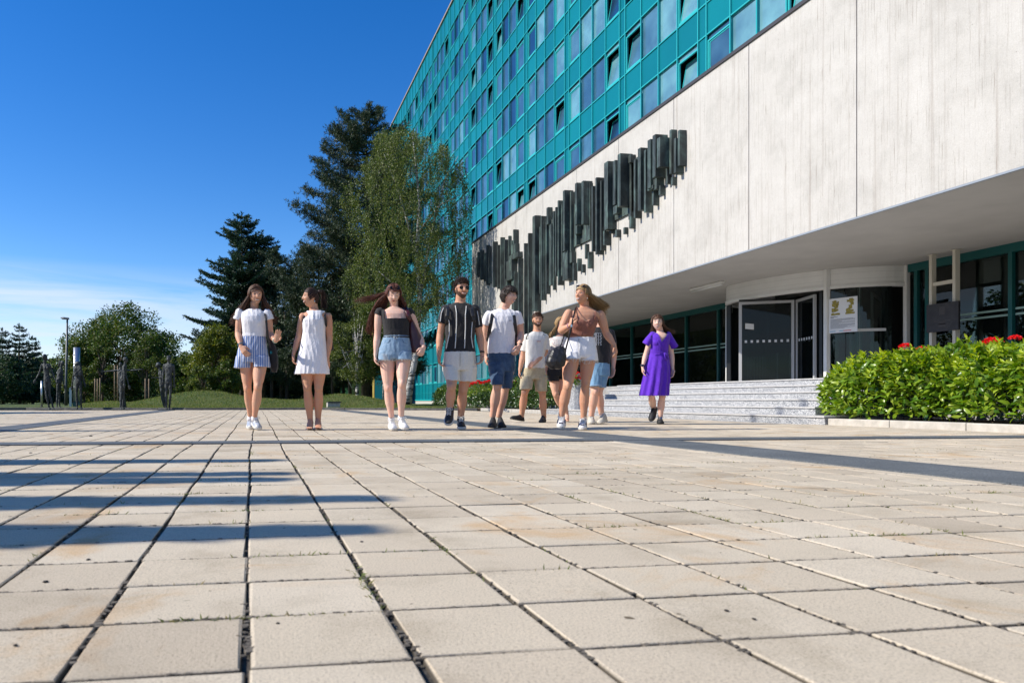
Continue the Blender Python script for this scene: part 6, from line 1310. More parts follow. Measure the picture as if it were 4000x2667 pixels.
# ---------- 3 woman in black top, denim shorts
f = Fig(1330, 1050, 2.34, 8.3, (530, 1475), 'woman in square necked black top and ripped denim shorts, long hair blown left')
def P3():
    hd = Head(f.p(484, 234, -.02), .222, 8, 24, 3); b_ = MB(); hd.add(b_)
    b_.tube([f.p(486, 290, .01), f.p(488, 340, .03), f.p(492, 385, .04)], [.050, .048, .060], 14)
    tr = [(498, 792, 136, .11), (498, 740, 146, .128), (505, 680, 130, .118), (512, 610, 116, .104), (510, 560, 114, .102), (507, 510, 118, .108), (505, 460, 124, .112), (500, 415, 128, .105), (498, 388, 126, .085), (495, 366, 84, .062), (490, 348, 50, .052)]
    f.torso(b_, tr, .012)
    for sg in (-1, 1): b_.ell(f.p(506+sg*36, 478, -.055), (.062, .052, .060), 16, 10)
    limb(b_, f.ps([(352, 405), (338, 610, .03), (320, 790, -.02)]), Rd=(.049, .038, .023), prof=(.05, .1)); limb(b_, f.ps([(638, 405), (712, 600, .05), (762, 718, -.08)]), Rd=(.047, .037, .023), prof=(.05, .1))
    hand(b_, f.p(320, 790, -.02), f.p(322, 885, -.06)-f.p(320, 790, -.02), RV*.8-FV*.3, -FV*.8+RV*.4, .165, .5); hand(b_, f.p(762, 718, -.08), f.p(725, 800, -.11)-f.p(762, 718, -.08), -RV*.5-UZ*.4+FV*.5, -FV*.6-RV*.6, .165, .9)
    limb(b_, f.ps([(425, 790), (435, 1085, -.03), (466, 1355, .02)]), Rd=(.088, .054, .032), prof=(.0, .16)); limb(b_, f.ps([(575, 790), (562, 1050, -.15), (555, 1345, -.06)]), Rd=(.086, .054, .032), prof=(.0, .18))
    fin(f, b_, 'body', SK_C, .0048, 5); face(f, hd, .3, H_DK, closed=True)
    g = MB(); f.torso(g, [(512, 622, 119, .110), (510, 560, 119, .109), (507, 510, 123, .116), (504, 460, 130, .120), (500, 415, 134, .112), (497, 388, 132, .092), (494, 366, 90, .068)])
    for sg in (-1, 1): g.ell(f.p(506+sg*36, 480, -.058), (.066, .055, .064), 16, 10)
    for s, e in (((358, 395), (345, 425)), ((630, 395), (650, 428, .02))): slv(g, f, s, e, 0.0521, 0.0524)
    x0, x1, zc, zb = [f.p(x, 455, -.1) for x in (400, 604)] + [f.p(0, 457).z, 0]
    def cutn(V, Nn):
        a = (V-np.array(x0)) @ np.array(RV); w_ = (x1-x0).length; return ((a > .0) & (a < w_) & (V[:, 2] > zc)) | ((V[:, 2] > f.p(0, 372).z) & (a > .03) & (a < w_-.02))
    fin(f, g, 'top', C_BLACK, .006, 3, folds(5, .003), cutn)
    g = MB(); f.torso(g, [(512, 612, 119, .112), (508, 660, 130, .122), (500, 730, 150, .134), (498, 790, 154, .138), (500, 824, 120, .128)]); g.loft([f.ring(424, 760, 78, .118), f.ring(420, 838, 82, .122, wav=.02)]); g.loft([f.ring(576, 760, 76, .118, -.02), f.ring(578, 832, 78, .120, -.04, wav=.02)])
    so_ = fin(f, g, 'shorts', C_DENL, .006, 2, folds(6, .004, 26, .6))
    fr_ = MB(); r_ = np.random.default_rng(9)
    for (cx_, cy_, w_, dy_) in ((422, 838, 82, 0), (578, 832, 78, -.04)):
        for q in range(60):
            a = r_.uniform(0, 6.28); p = f.p(cx_, cy_, dy_)+RV*(math.cos(a)*w_*f.u*.99)+FV*(math.sin(a)*.122); l_ = r_.uniform(.006, .024); fr_.tube([p+UZ*.005, p-UZ*l_+RV*r_.normal(0, .008)], [.0018, .0012], 3)
    for k in range(7): y = 778+k*9; fr_.tube([f.p(372, y, -.095), f.p(400, y+5, -.128), f.p(440-(6-k)*3, y+2, -.13)], .0016, 3)
    fr_.build('frayed_hem', M_LACE, so_)
    bl = MB(); n = 30; bl.tube([f.ring(512, 628, 121, .1135, n=n)[k % n] for k in range(n+1)], [(.003, .011)]*(n+1), 8, flat=None, cap=False); bo = bl.build('belt', M_BLK, so_, True); c = f.p(503, 628, -.118); MB().tube([c+RV*(.016*math.cos(a))+UZ*(.014*math.sin(a))-FV*.004 for a in np.linspace(0, 6.28, 12)], .0035, 6).build('buckle', M_MET, so_, True)
    ln_ = MB(); ln_.tube([f.p(510, 645, -.128), f.p(505, 700, -.142), f.p(498, 765, -.145)], .003, 4)
    for sg in (-1, 1): ln_.tube([f.p(508+sg*55, 645, -.115), f.p(508+sg*72, 675, -.115), f.p(508+sg*105, 685, -.09)], .0022, 4)
    ln_.build('seam', C_DEND, so_)
    hm = MB(); haircap(hd, hm, .011, .064, -.03, -.09, 4)
    drape(hd, hm, -1, [f.ps([(410, 215, -.02), (350, 240, .0), (270, 262, .03), (190, 275, .04), (95, 300, .05)]), f.ps([(405, 225, .03), (340, 262, .05), (270, 285, .06), (200, 300, .06), (120, 320, .07)])], 150, 5, az0=-20, az1=20, jit=.012, wave=.010, r0=.0028)
    drape(hd, hm, -1, [f.ps([(410, 240, .0), (350, 310, .04), (305, 400, .07), (275, 500, .09), (258, 600, .1)]), f.ps([(420, 250, .05), (370, 340, .08), (325, 430, .1), (300, 530, .11), (285, 615, .11)]), f.ps([(445, 260, .1), (410, 350, .12), (380, 440, .13), (360, 530, .13), (345, 610, .12)])], 520, 6, jit=.016, wave=.014)
    drape(hd, hm, 1, [f.ps([(548, 240, -.01), (572, 285, .01), (582, 330, .04), (575, 370, .07), (560, 400, .09)]), f.ps([(545, 250, .06), (572, 300, .08), (585, 345, .09), (580, 380, .1), (570, 410, .1)]), f.ps([(520, 250, .1), (530, 320, .12), (530, 370, .12), (530, 400, .12), (525, 430, .12)])], 260, 7, jit=.010, wave=.008)
    fringe(hd, hm, -1, f.ps([(412, 235, -.02), (350, 290, .0), (300, 380, .03), (270, 480, .05), (250, 580, .07)]), 110, 53); fringe(hd, hm, 1, f.ps([(550, 245, -.02), (574, 290, -.01), (586, 330, .01), (582, 370, .05), (570, 400, .09)]), 130, 54)
    hm.build('hair', H_RED, f.root, True); sunglasses(f, hd, on_hair=True)
    shoe(f, f.p(462, 1440, .07), f.p(488, 1474, -.17), M_SHW, M_RUB, M_LACE, w=.047); shoe(f, f.p(550, 1430, -.01), f.p(598, 1470, -.24), M_SHW, M_RUB, M_LACE, w=.047)
    for s, d in (((466, 1360, .03), (464, 1395, .04)), ((555, 1345, -.05), (553, 1385, -.04))): MB().tube(f.ps([s, d]), [.037, .040], 12).build('sock', C_WHITE, f.root, True)
    bt = bag_thing('shoulder_bag', f, 'maroon leather shoulder bag carried under the arm of the denim shorts woman', 'bag', (690, 765, -.02))
    ribbon(f.ps([(590, 345, .02), (612, 390, -.095), (628, 440, -.10), (645, 480, -.07)]), .024, .005, side=FV).build('strap', M_MAR, bt, True)
    g = MB(); g.loft([f.ring(648, 470, 16, .02, -.02), f.ring(668, 560, 42, .045, -.01), f.ring(690, 660, 62, .06, .0), f.ring(702, 740, 64, .065, .0), f.ring(700, 768, 58, .055, .0)]); fin(f, g, 'pouch', M_MAR, .006, 2, folds(8, .006, 16, .6), parent=bt)
P3()
# ---------- 4 man with sunglasses, striped black tee
f = Fig(1660, 1050, 2.34, 8.55, (290, 1465), 'man in black tee with white vertical stripes, sunglasses and cream shorts')
def P4():
    hd = Head(f.p(336, 188, .0), .232, 14, 2, 0); b_ = MB(); hd.add(b_)
    b_.tube([f.p(330, 240, .02), f.p(325, 285, .03), f.p(322, 330, .04)], [.060, .060, .075], 14)
    tr = [(318, 885, 130, .12), (318, 880, 142, .13), (318, 800, 134, .125), (320, 720, 128, .115), (320, 640, 128, .112), (320, 560, 130, .115), (320, 480, 136, .12), (320, 420, 142, .118), (320, 370, 146, .10), (322, 335, 100, .078), (324, 312, 60, .066)]
    f.torso(b_, tr, .014)
    limb(b_, f.ps([(182, 375), (140, 600, .03), (128, 790, -.04)]), **A_M); limb(b_, f.ps([(462, 375), (500, 610, .03), (524, 775, -.05)]), **A_M)
    hand(b_, f.p(128, 790, -.04), f.p(130, 885, -.06)-f.p(128, 790, -.04), RV*.8-FV*.3, -FV*.9+RV*.4, .185, .6, wrr=.029); hand(b_, f.p(524, 775, -.05), f.p(516, 870, -.08)-f.p(524, 775, -.05), -RV*.7-FV*.3, -FV*.8-RV*.5, .185, .55, wrr=.029)
    limb(b_, f.ps([(250, 900), (242, 1085, -.20), (228, 1275, -.14)]), Rd=(.082, .058, .037), prof=(.0, .2)); limb(b_, f.ps([(385, 900), (348, 1110, -.02), (326, 1360, .05)]), Rd=(.082, .058, .037), prof=(.0, .2))
    fin(f, b_, 'body', SK_B, .005, 5); face(f, hd, .6, H_DK, glasses=True, stub=H_DK); sunglasses(f, hd)
    g = MB(); f.torso(g, [(318, 762, 144, .128), (320, 700, 136, .122), (320, 640, 134, .12), (320, 560, 138, .124), (320, 480, 145, .13), (320, 420, 152, .128), (320, 375, 156, .108), (322, 335, 108, .084), (324, 312, 66, .070)])
    for s, e in (((190, 372), (160, 500, .01)), ((455, 372), (484, 535, .02))): slv(g, f, s, e, 0.0614, 0.0621)
    sh = fin(f, g, 'tshirt', C_BLACK, .006, 3, folds(10, .0045), lambda V, Nn: ((V-np.array(f.p(326, 300)))**2 @ [1, 1, 1.] < .075**2) & (V[:, 2] > f.p(0, 335).z))
    def frontY(x, y): return -(.134*(max(0, 1-(abs(x-320)/150)**2.2)**.5))-.001
    st_ = MB()
    for pts in ([(278, 335), (288, 400), (288, 520), (282, 640), (276, 725)], [(378, 340), (370, 420), (370, 540), (366, 640), (362, 725)], [(212, 450), (224, 500), (222, 600), (204, 680), (195, 728)], [(436, 460), (428, 540), (424, 620), (432, 680), (440, 722)]):
        pts3 = [f.p(x, y, frontY(x, y)*(.62 if y < 345 else .93 if y < 410 else 1.0)-.008) for x, y in pts]; st_.tube(pts3, [(.0055, .006)]*len(pts3), 6, flat=FV)
    st_.tube(f.ps([(172, 355, -.045), (152, 400, -.052), (140, 480, -.05)]), [(.0055, .006)]*3, 6, flat=FV); st_.tube(f.ps([(478, 385, -.05), (488, 440, -.058), (498, 512, -.05)]), [(.0055, .006)]*3, 6, flat=FV); st_.tube(f.ps([(468, 340, -.02), (452, 385, -.065)]), [(.0055, .006)]*2, 6, flat=FV)
    st_.build('stripe', M_LACE, sh)
    g = MB(); f.torso(g, [(318, 758, 142, .130), (318, 800, 146, .138), (318, 870, 154, .146), (318, 930, 156, .146)]); g.loft([f.ring(240, 900, 80, .13), f.ring(250, 1015, 64, .12, -.09)][::1]); g.loft([f.ring(392, 900, 84, .13), f.ring(386, 1030, 84, .125, -.01)]); g.loft([f.ring(236, 890, 74, .12, -.02), f.ring(255, 1022, 66, .115, -.10)])
    so_ = fin(f, g, 'shorts', C_CREAM, .006, 2, folds(11, .005, 18, .7)); MB().tube(f.ps([(322, 770, -.138), (322, 820, -.150), (320, 890, -.158)]), .003, 4).build('fly_seam', pm('cream seam', (.36, .33, .28)), so_)
    hm = MB(); haircap(hd, hm, .010, .066, .015, -.055, 8, .003); tufts(hd, hm, 1300, .032, .0024, 9, .064, .022, -.05, .03, .2, (0, -.6, .35)); hm.build('hair', H_DK, f.root, True)
    shoe(f, f.p(232, 1308, -.05), f.p(214, 1432, -.27), M_SHB, M_RUB, M_LACE, w=.05, hi=.10); shoe(f, f.p(324, 1435, .09), f.p(338, 1465, -.17), M_SHB, M_RUB, M_LACE, w=.05, hi=.10)
    for s, d in (((231, 1255, -.145), (228, 1310, -.10)), ((330, 1345, .05), (326, 1390, .06))): MB().tube(f.ps([s, d]), [.043, .046], 12).build('sock', C_BLACK, f.root, True)
    MB().tube([q for q in f.ring(522, 758, 21, .033, -.048, n=16)]+[f.ring(522, 758, 21, .033, -.048, n=16)[0]], [(.003, .010)]*17, 6, cap=False).build('watch', M_BLK, f.root, True)
    bt = bag_thing('backpack', f, 'black backpack of the man in the striped black tee', 'backpack', (320, 640, .2))
    for pts in ([(232, 325, .02), (212, 370, -.115), (206, 430, -.125), (200, 480, -.10), (196, 580, .06)], [(405, 325, .02), (428, 370, -.115), (440, 430, -.125), (446, 480, -.10), (452, 580, .06)]): ribbon(f.ps(pts), .024, .008, side=FV).build('strap', M_BLK, bt)
    for x in (198, 447): MB().obox(f.p(x, 455, -.125), RV*.017, FV*.008, UZ*.018).build('buckle', M_RUBB, bt)
    g = MB(); g.loft([f.ring(320, 350, 90, .05, .19), f.ring(320, 420, 120, .09, .21), f.ring(320, 640, 130, .10, .22), f.ring(320, 690, 110, .08, .21)]); g.build('sack', M_BLK, bt, True)
P4()
# ---------- 5 man with curls, white tee, denim shorts
f = Fig(1660, 1050, 2.34, 8.92, (650, 1452), 'curly haired man in plain white tee and blue denim shorts looking to the right')
def P5():
    hd = Head(f.p(768, 250, .0), .225, 52, 0, 8); b_ = MB(); hd.add(b_)
    b_.tube([f.p(748, 300, .03), f.p(728, 345, .04), f.p(712, 395, .05)], [.060, .060, .074], 14)
    tr = [(700, 885, 112, .112), (700, 860, 122, .125), (698, 790, 122, .12), (698, 700, 118, .112), (700, 620, 116, .112), (705, 550, 122, .118), (710, 490, 130, .12), (712, 440, 138, .108), (714, 405, 134, .09), (714, 380, 90, .072), (714, 365, 56, .064)]
    f.torso(b_, tr, .014)
    limb(b_, f.ps([(578, 430), (548, 610, .06), (556, 790, .04)]), **A_M); limb(b_, f.ps([(848, 430), (876, 590, .03), (862, 705, -.14)]), **A_M)
    hand(b_, f.p(556, 790, .04), f.p(560, 885, .02)-f.p(556, 790, .04), RV*.8, -FV*.9+RV*.3, .18, .5, wrr=.029); hand(b_, f.p(862, 705, -.14), f.p(832, 790, -.19)-f.p(862, 705, -.14), -RV*.7-UZ*.3+FV*.4, -RV*.6-FV*.6, .18, .75, wrr=.029)
    limb(b_, f.ps([(650, 900), (662, 1070, -.18), (618, 1350, -.02)]), Rd=(.080, .058, .037), prof=(.0, .2)); limb(b_, f.ps([(760, 900), (738, 1080, .02), (672, 1355, .14)]), Rd=(.080, .056, .036), prof=(.0, .2))
    fin(f, b_, 'body', SK_A, .005, 5); face(f, hd, .55, H_BK)
    g = MB(); f.torso(g, [(700, 776, 128, .126), (698, 700, 124, .12), (700, 620, 122, .12), (706, 550, 128, .126), (711, 490, 136, .13), (714, 440, 146, .118), (715, 405, 142, .098), (715, 382, 98, .078), (715, 368, 62, .07)])
    for s, e in (((586, 425), (556, 512, .03)), ((842, 425), (862, 508, .01))): slv(g, f, s, e, 0.0595, 0.0640)
    sh = fin(f, g, 'tshirt', C_WHITE, .006, 3, folds(13, .006, 20, .8), lambda V, Nn: ((V-np.array(f.p(718, 358)))**2 @ [1, 1, 1.] < .078**2) & (V[:, 2] > f.p(0, 396).z))
    MB().obox(f.p(780, 472, -.130), RV*.016, FV*.004, UZ*.0025).build('chest_mark', pm('grey mark', (.1, .1, .12)), sh)
    g = MB(); f.torso(g, [(700, 770, 122, .124), (700, 830, 124, .132), (700, 900, 122, .134), (698, 940, 116, .13)]); g.loft([f.ring(652, 860, 78, .125, -.02), f.ring(664, 1060, 56, .10, -.17)]); g.loft([f.ring(752, 860, 66, .12, .0), f.ring(745, 1092, 48, .095, .03)])
    fin(f, g, 'shorts', C_DEND, .006, 2, folds(14, .005, 22, .5))
    hm = MB(); haircap(hd, hm, .018, .060, .0, -.075, 8, .008); tufts(hd, hm, 1500, .050, .0030, 15, .048, -.005, -.085, .95, .75, (0, 0, 0)); hm.build('hair', H_BK, f.root, True)
    shoe(f, f.p(626, 1425, .04), f.p(612, 1452, -.20), M_SHB, M_RUBB, None, w=.05, hi=.10); shoe(f, f.p(682, 1428, .17), f.p(712, 1455, -.04), M_SHB, M_RUBB, None, w=.048, hi=.10)
    MB().tube([q for q in f.ring(866, 690, 22, .034, -.12, n=16)]+[f.ring(866, 690, 22, .034, -.12, n=16)[0]], [(.004, .012)]*17, 6, cap=False).build('watch', M_BLK, f.root, True)
    bt = bag_thing('backpack', f, 'black backpack of the curly haired man in the white tee', 'backpack', (700, 700, .2))
    for pts in ([(632, 380, .02), (614, 430, -.115), (602, 500, -.125), (590, 560, -.09), (570, 700, .06)], [(795, 385, .02), (812, 430, -.105), (822, 500, -.11), (828, 560, -.08), (826, 700, .04)]): ribbon(f.ps(pts), .022, .007, side=FV).build('strap', M_BLK, bt)
    g = MB(); g.loft([f.ring(700, 400, 90, .05, .2), f.ring(700, 470, 130, .09, .21), f.ring(700, 680, 142, .10, .22), f.ring(700, 720, 120, .08, .21)]); g.build('sack', M_BLK, bt, True)
P5()
# ---------- 6 bearded man behind
f = Fig(1660, 1050, 2.34, 11.3, (990, 1403), 'smiling bearded man in off white tee and khaki shorts walking behind, facing the camera')
def P6():
    hd = Head(f.p(1028, 470, .0), .225, 0, 3, -3); b_ = MB(); hd.add(b_)
    b_.tube([f.p(1028, 510, .02), f.p(1026, 550, .03), f.p(1024, 590, .04)], [.058, .058, .074], 14)
    tr = [(1000, 1005, 88, .112), (1000, 980, 94, .125), (1002, 910, 86, .118), (1004, 850, 82, .112), (1006, 780, 84, .112), (1010, 700, 90, .118), (1014, 650, 96, .112), (1018, 615, 94, .095), (1022, 590, 66, .075), (1025, 572, 42, .064)]
    f.torso(b_, tr, .014)
    limb(b_, f.ps([(928, 630), (895, 795, .05), (868, 925, .0)]), **A_M); limb(b_, f.ps([(1100, 630), (1100, 765, .02), (1015, 850, -.16)]), **A_M)
    hand(b_, f.p(868, 925, .0), f.p(860, 990, -.02)-f.p(868, 925, .0), RV*.8-FV*.3, -FV*.9+RV*.3, .18, .5, wrr=.028); hand(b_, f.p(1015, 850, -.16), f.p(955, 890, -.19)-f.p(1015, 850, -.16), -UZ*.5+FV*.5, UZ*.6-FV*.4, .18, .45, wrr=.028)
    limb(b_, f.ps([(945, 1000), (912, 1130, -.1), (882, 1360, .05)]), Rd=(.088, .058, .036), prof=(.0, .2)); limb(b_, f.ps([(1058, 1000), (1075, 1150, -.05), (1088, 1365, .05)]), Rd=(.088, .058, .036), prof=(.0, .2))
    fin(f, b_, 'body', SK_B, .0052, 5); face(f, hd, 1.0, H_DK, stub=H_DK)
    g = MB(); f.torso(g, [(1003, 912, 92, .128), (1004, 850, 90, .122), (1007, 780, 90, .122), (1010, 700, 95, .126), (1015, 650, 101, .12), (1019, 615, 100, .102), (1022, 590, 72, .08), (1024, 574, 46, .07)])
    for s, e in (((935, 625), (908, 752, .04)), ((1096, 625), (1106, 738, .02))): slv(g, f, s, e, 0.0595, 0.0679)
    sh = fin(f, g, 'tshirt', C_OFFW, .006, 3, folds(17, .005, 18, .6), lambda V, Nn: ((V-np.array(f.p(1026, 566)))**2 @ [1, 1, 1.] < .075**2) & (V[:, 2] > f.p(0, 592).z))
    MB().obox(f.p(1040, 662, -.128), RV*.03, FV*.004, UZ*.005).build('chest_print', pm('faded red print', (.5, .25, .22)), sh)
    g = MB(); f.torso(g, [(1000, 905, 94, .13), (998, 960, 106, .138), (996, 1010, 112, .14)]); g.loft([f.ring(935, 980, 60, .13), f.ring(922, 1100, 54, .12, -.08)]); g.loft([f.ring(1055, 980, 62, .13), f.ring(1062, 1120, 50, .12, -.03)])
    fin(f, g, 'shorts', C_KHAKI, .006, 2, folds(18, .006, 20, .6))
    hm = MB(); haircap(hd, hm, .009, .066, .02, -.05, 8, .003); tufts(hd, hm, 900, .024, .0022, 19, .064, .02, -.05, .03, .2, (.5, -.4, .3)); hm.build('hair', H_BR, f.root, True)
    shoe(f, f.p(896, 1392, .06), f.p(786, 1370, -.10), M_SHB, M_RUBB, None, w=.048); shoe(f, f.p(1085, 1388, .10), f.p(1068, 1405, -.15), M_SHB, M_RUBB, None, w=.05)
    bt = bag_thing('backpack', f, 'thin strapped black backpack of the smiling bearded man', 'backpack', (1010, 850, .2))
    for pts in ([(950, 585, .02), (938, 600, -.07), (930, 625, -.08), (922, 680, .02)], [(1090, 575, .02), (1086, 600, -.08), (1084, 625, -.09), (1092, 680, .02)]): ribbon(f.ps(pts), .008, .004, side=FV).build('strap', M_BLK, bt)
    g = MB(); g.loft([f.ring(1005, 620, 50, .05, .19), f.ring(1005, 680, 74, .08, .2), f.ring(1005, 840, 80, .09, .2), f.ring(1005, 870, 66, .07, .2)]); g.build('sack', M_BLK, bt, True)
P6()
# ---------- 7 blonde woman behind in floral blouse
f = Fig(1960, 1050, 2.34, 11.6, (520, 1395), 'blonde woman in floral blouse and black shorts mostly hidden behind the rust top woman')
def P7():
    hd = Head(f.p(540, 505, .0), .215, 18, 4, 0); b_ = MB(); hd.add(b_)
    b_.tube([f.p(538, 545, .02), f.p(532, 580, .03), f.p(528, 615, .04)], [.05, .05, .06], 14)
    f.torso(b_, [(500, 935, 68, .105), (500, 900, 74, .12), (502, 830, 64, .10), (508, 760, 66, .105), (512, 690, 72, .11), (516, 650, 74, .095), (522, 620, 50, .065), (526, 600, 30, .05)], .012)
    limb(b_, f.ps([(452, 660), (425, 800, .04), (405, 930, .0)]), **A_F); limb(b_, f.ps([(585, 660), (610, 800, .04), (600, 900, -.05)]), **A_F)
    hand(b_, f.p(405, 930, .0), f.p(398, 990, -.02)-f.p(405, 930, .0), RV*.8-FV*.3, -FV*.9+RV*.3, .165, .4)
    hand(b_, f.p(600, 900, -.05), f.p(595, 960, -.07)-f.p(600, 900, -.05), -RV*.8, -FV*.9, .165, .4)
    limb(b_, f.ps([(475, 950), (490, 1140, -.05), (570, 1300, .15)]), Rd=(.088, .055, .033), prof=(.0, .16)); limb(b_, f.ps([(560, 950), (556, 1130, .0), (594, 1330, .1)]), Rd=(.086, .055, .033), prof=(.0, .16))
    for (ax, ay, ady, tx_, ty_, tdy) in ((594, 1335, .1, 598, 1392, -.02), (570, 1305, .15, 588, 1375, .10)): b_.tube([f.p(ax, ay, ady), f.p((ax+tx_)/2, (ay+ty_)/2-4, (ady+tdy)/2), f.p(tx_, ty_, tdy)], [.034, (.036, .026), (.032, .012)], 12)
    fin(f, b_, 'body', SK_A, .0055, 5); face(f, hd, .5, H_BLD)
    g = MB(); f.torso(g, [(502, 900, 86, .135), (503, 830, 80, .125), (508, 760, 76, .122), (512, 690, 80, .122), (516, 650, 80, .105), (522, 620, 58, .075)])
    for pts in ([(458, 655), (430, 760, .03), (412, 890, .0)], [(580, 655), (606, 770, .03), (604, 860, -.03)]): g.ell(f.p(*pts[0]), (.058,)*3, 12, 8); g.tube(f.ps(pts), [.056, .058, .062], 14)
    fin(f, g, 'blouse', C_FLOR, .006, 3, folds(20, .006, 16, .7), lambda V, Nn: ((V-np.array(f.p(528, 600)))**2 @ [1, 1, 1.] < .07**2))
    g = MB(); f.torso(g, [(500, 890, 78, .128), (500, 940, 84, .135), (500, 980, 84, .135)]); g.loft([f.ring(470, 950, 48, .12), f.ring(474, 1028, 48, .115, -.02)]); g.loft([f.ring(552, 950, 42, .12), f.ring(556, 1010, 42, .11)])
    fin(f, g, 'shorts', C_BLACK, .006, 2, folds(21, .003))
    hm = MB(); haircap(hd, hm, .011, .064, -.03, -.09, 4)
    drape(hd, hm, -1, [f.ps([(500, 520, -.03), (475, 565, -.02), (450, 600, .0), (440, 620, .0), (445, 632, .0)]), f.ps([(500, 530, .06), (480, 580, .07), (465, 605, .08), (455, 620, .08), (455, 630, .08)])], 300, 22, wave=.02)
    drape(hd, hm, 1, [f.ps([(582, 520, -.02), (595, 560, .0), (600, 590, .0), (605, 610, .0), (600, 625, .0)]), f.ps([(575, 530, .08), (585, 575, .08), (595, 600, .08), (600, 615, .08), (600, 625, .08)])], 260, 23, wave=.02)
    fringe(hd, hm, -1, f.ps([(500, 525, -.04), (472, 570, -.03), (448, 605, -.01), (440, 625, .0), (445, 635, .0)]), 110, 55, wave=.018); fringe(hd, hm, 1, f.ps([(585, 525, -.03), (598, 565, -.02), (604, 595, .0), (606, 612, .0), (600, 628, .0)]), 110, 56, wave=.018)
    hm.build('hair', H_BLD, f.root, True)
    st_ = MB(); st_.tube(f.ps([(580, 1330, .14), (594, 1345, .05), (606, 1330, .14)]), .006, 6); st_.tube(f.ps([(582, 1372, .03), (597, 1366, -.01), (612, 1374, .03)]), .007, 6); st_.tube(f.ps([(594, 1350, .04), (597, 1370, .0)]), .005, 6); st_.tube(f.ps([(594, 1378, .16), (598, 1397, -.04)]), [(.034, .007)]*2, 10); st_.build('sandal', pm('beige sandal', (.45, .36, .24), rough=.6), f.root, True)
P7()
# ---------- 9 man in black printed tee behind
f = Fig(1960, 1050, 2.34, 10.5, (860, 1415), 'man in black printed tee and rolled denim shorts partly hidden behind the rust top woman')
def P9():
    hd = Head(f.p(898, 446, .0), .225, -5, 3, 0); b_ = MB(); hd.add(b_)
    b_.tube([f.p(898, 490, .02), f.p(898, 525, .03), f.p(900, 560, .04)], [.06, .06, .075], 14)
    f.torso(b_, [(885, 965, 80, .115), (886, 930, 92, .13), (890, 850, 90, .12), (892, 770, 90, .115), (895, 690, 94, .12), (898, 620, 104, .12), (900, 580, 108, .102), (900, 548, 78, .078), (900, 530, 46, .066)], .014)
    limb(b_, f.ps([(1000, 590), (1022, 760, .05), (1018, 905, .0)]), **A_M); limb(b_, f.ps([(806, 590), (790, 760, .06), (800, 900, .05)]), **A_M)
    hand(b_, f.p(1018, 905, .0), f.p(1016, 980, -.02)-f.p(1018, 905, .0), -RV*.8-FV*.3, -FV*.9-RV*.3, .185, .4, wrr=.03); hand(b_, f.p(800, 900, .05), f.p(802, 970, .03)-f.p(800, 900, .05), RV*.8, -FV*.9, .185, .4, wrr=.03)
    limb(b_, f.ps([(850, 950), (852, 1120, -.08), (818, 1345, .0)]), Rd=(.090, .062, .038), prof=(.0, .22)); limb(b_, f.ps([(925, 950), (888, 1120, .02), (912, 1330, .12)]), Rd=(.088, .06, .038), prof=(.0, .22))
    fin(f, b_, 'body', SK_A, .0055, 5)
    g = MB(); f.torso(g, [(888, 872, 98, .13), (890, 800, 96, .125), (894, 720, 98, .126), (897, 640, 106, .13), (900, 585, 114, .112), (900, 548, 84, .084), (900, 532, 52, .072)])
    for s, e in (((994, 588), (1010, 690, .03)), ((812, 588), (800, 690, .04))): slv(g, f, s, e, 0.0614, 0.0660)
    sh = fin(f, g, 'tshirt', C_BLACK, .006, 3, folds(25, .004), lambda V, Nn: ((V-np.array(f.p(899, 522)))**2 @ [1, 1, 1.] < .078**2) & (V[:, 2] > f.p(0, 552).z))
    tm = pm('white print', (.6, .6, .62), rough=.7)
    for row in range(4):
        fc = bpy.data.curves.new('print', 'FONT'); fc.body = 'HITS'; fc.size = .062; fc.extrude = .002; fc.align_x = 'CENTER'
        o_ = bpy.data.objects.new('tmp', fc); SC.collection.objects.link(o_); me = bpy.data.meshes.new_from_object(o_.evaluated_get(bpy.context.evaluated_depsgraph_get())); bpy.data.objects.remove(o_)
        c = f.p(872, 612+row*29, -.142); Vv = [c+RV*v.co.x*1.05+UZ*v.co.y-FV*(v.co.z+.002-.20*(abs(v.co.x-.02))**1.8*0) for v in me.vertices]
        MB().add([v+FV*(abs((v-c).dot(RV)+.0)**2*2.2) for v in Vv], [tuple(p_.vertices) for p_ in me.polygons]).build('print', tm, sh); bpy.data.meshes.remove(me)
    g = MB(); f.torso(g, [(886, 862, 96, .132), (886, 920, 100, .14), (886, 980, 98, .14)]); g.loft([f.ring(850, 940, 60, .13), f.ring(850, 1068, 58, .115, -.06)]); g.loft([f.ring(925, 940, 52, .13), f.ring(895, 1080, 52, .11, .0)]); fin(f, g, 'shorts', C_DENM, .006, 2, folds(26, .005, 22, .5))
    ro_ = MB(); ro_.loft([f.ring(850, 1058, 61, .12, -.06), f.ring(850, 1074, 61, .12, -.06)]); ro_.loft([f.ring(896, 1070, 55, .115, .0), f.ring(896, 1086, 55, .115, .0)]); ro_.build('rolled_hem', C_DENL, f.root, True)
    hm = MB(); haircap(hd, hm, .012, .068, .02, -.055, 8, .004); hm.build('hair', H_BR, f.root, True); face(f, hd, .3, H_BR)
    shoe(f, f.p(815, 1390, .12), f.p(820, 1416, -.14), M_SHC, M_SHC, M_LACE, w=.055, hi=.10); shoe(f, f.p(945, 1395, .10), f.p(888, 1414, -.12), M_SHC, M_SHC, M_LACE, w=.052, hi=.11)
P9()
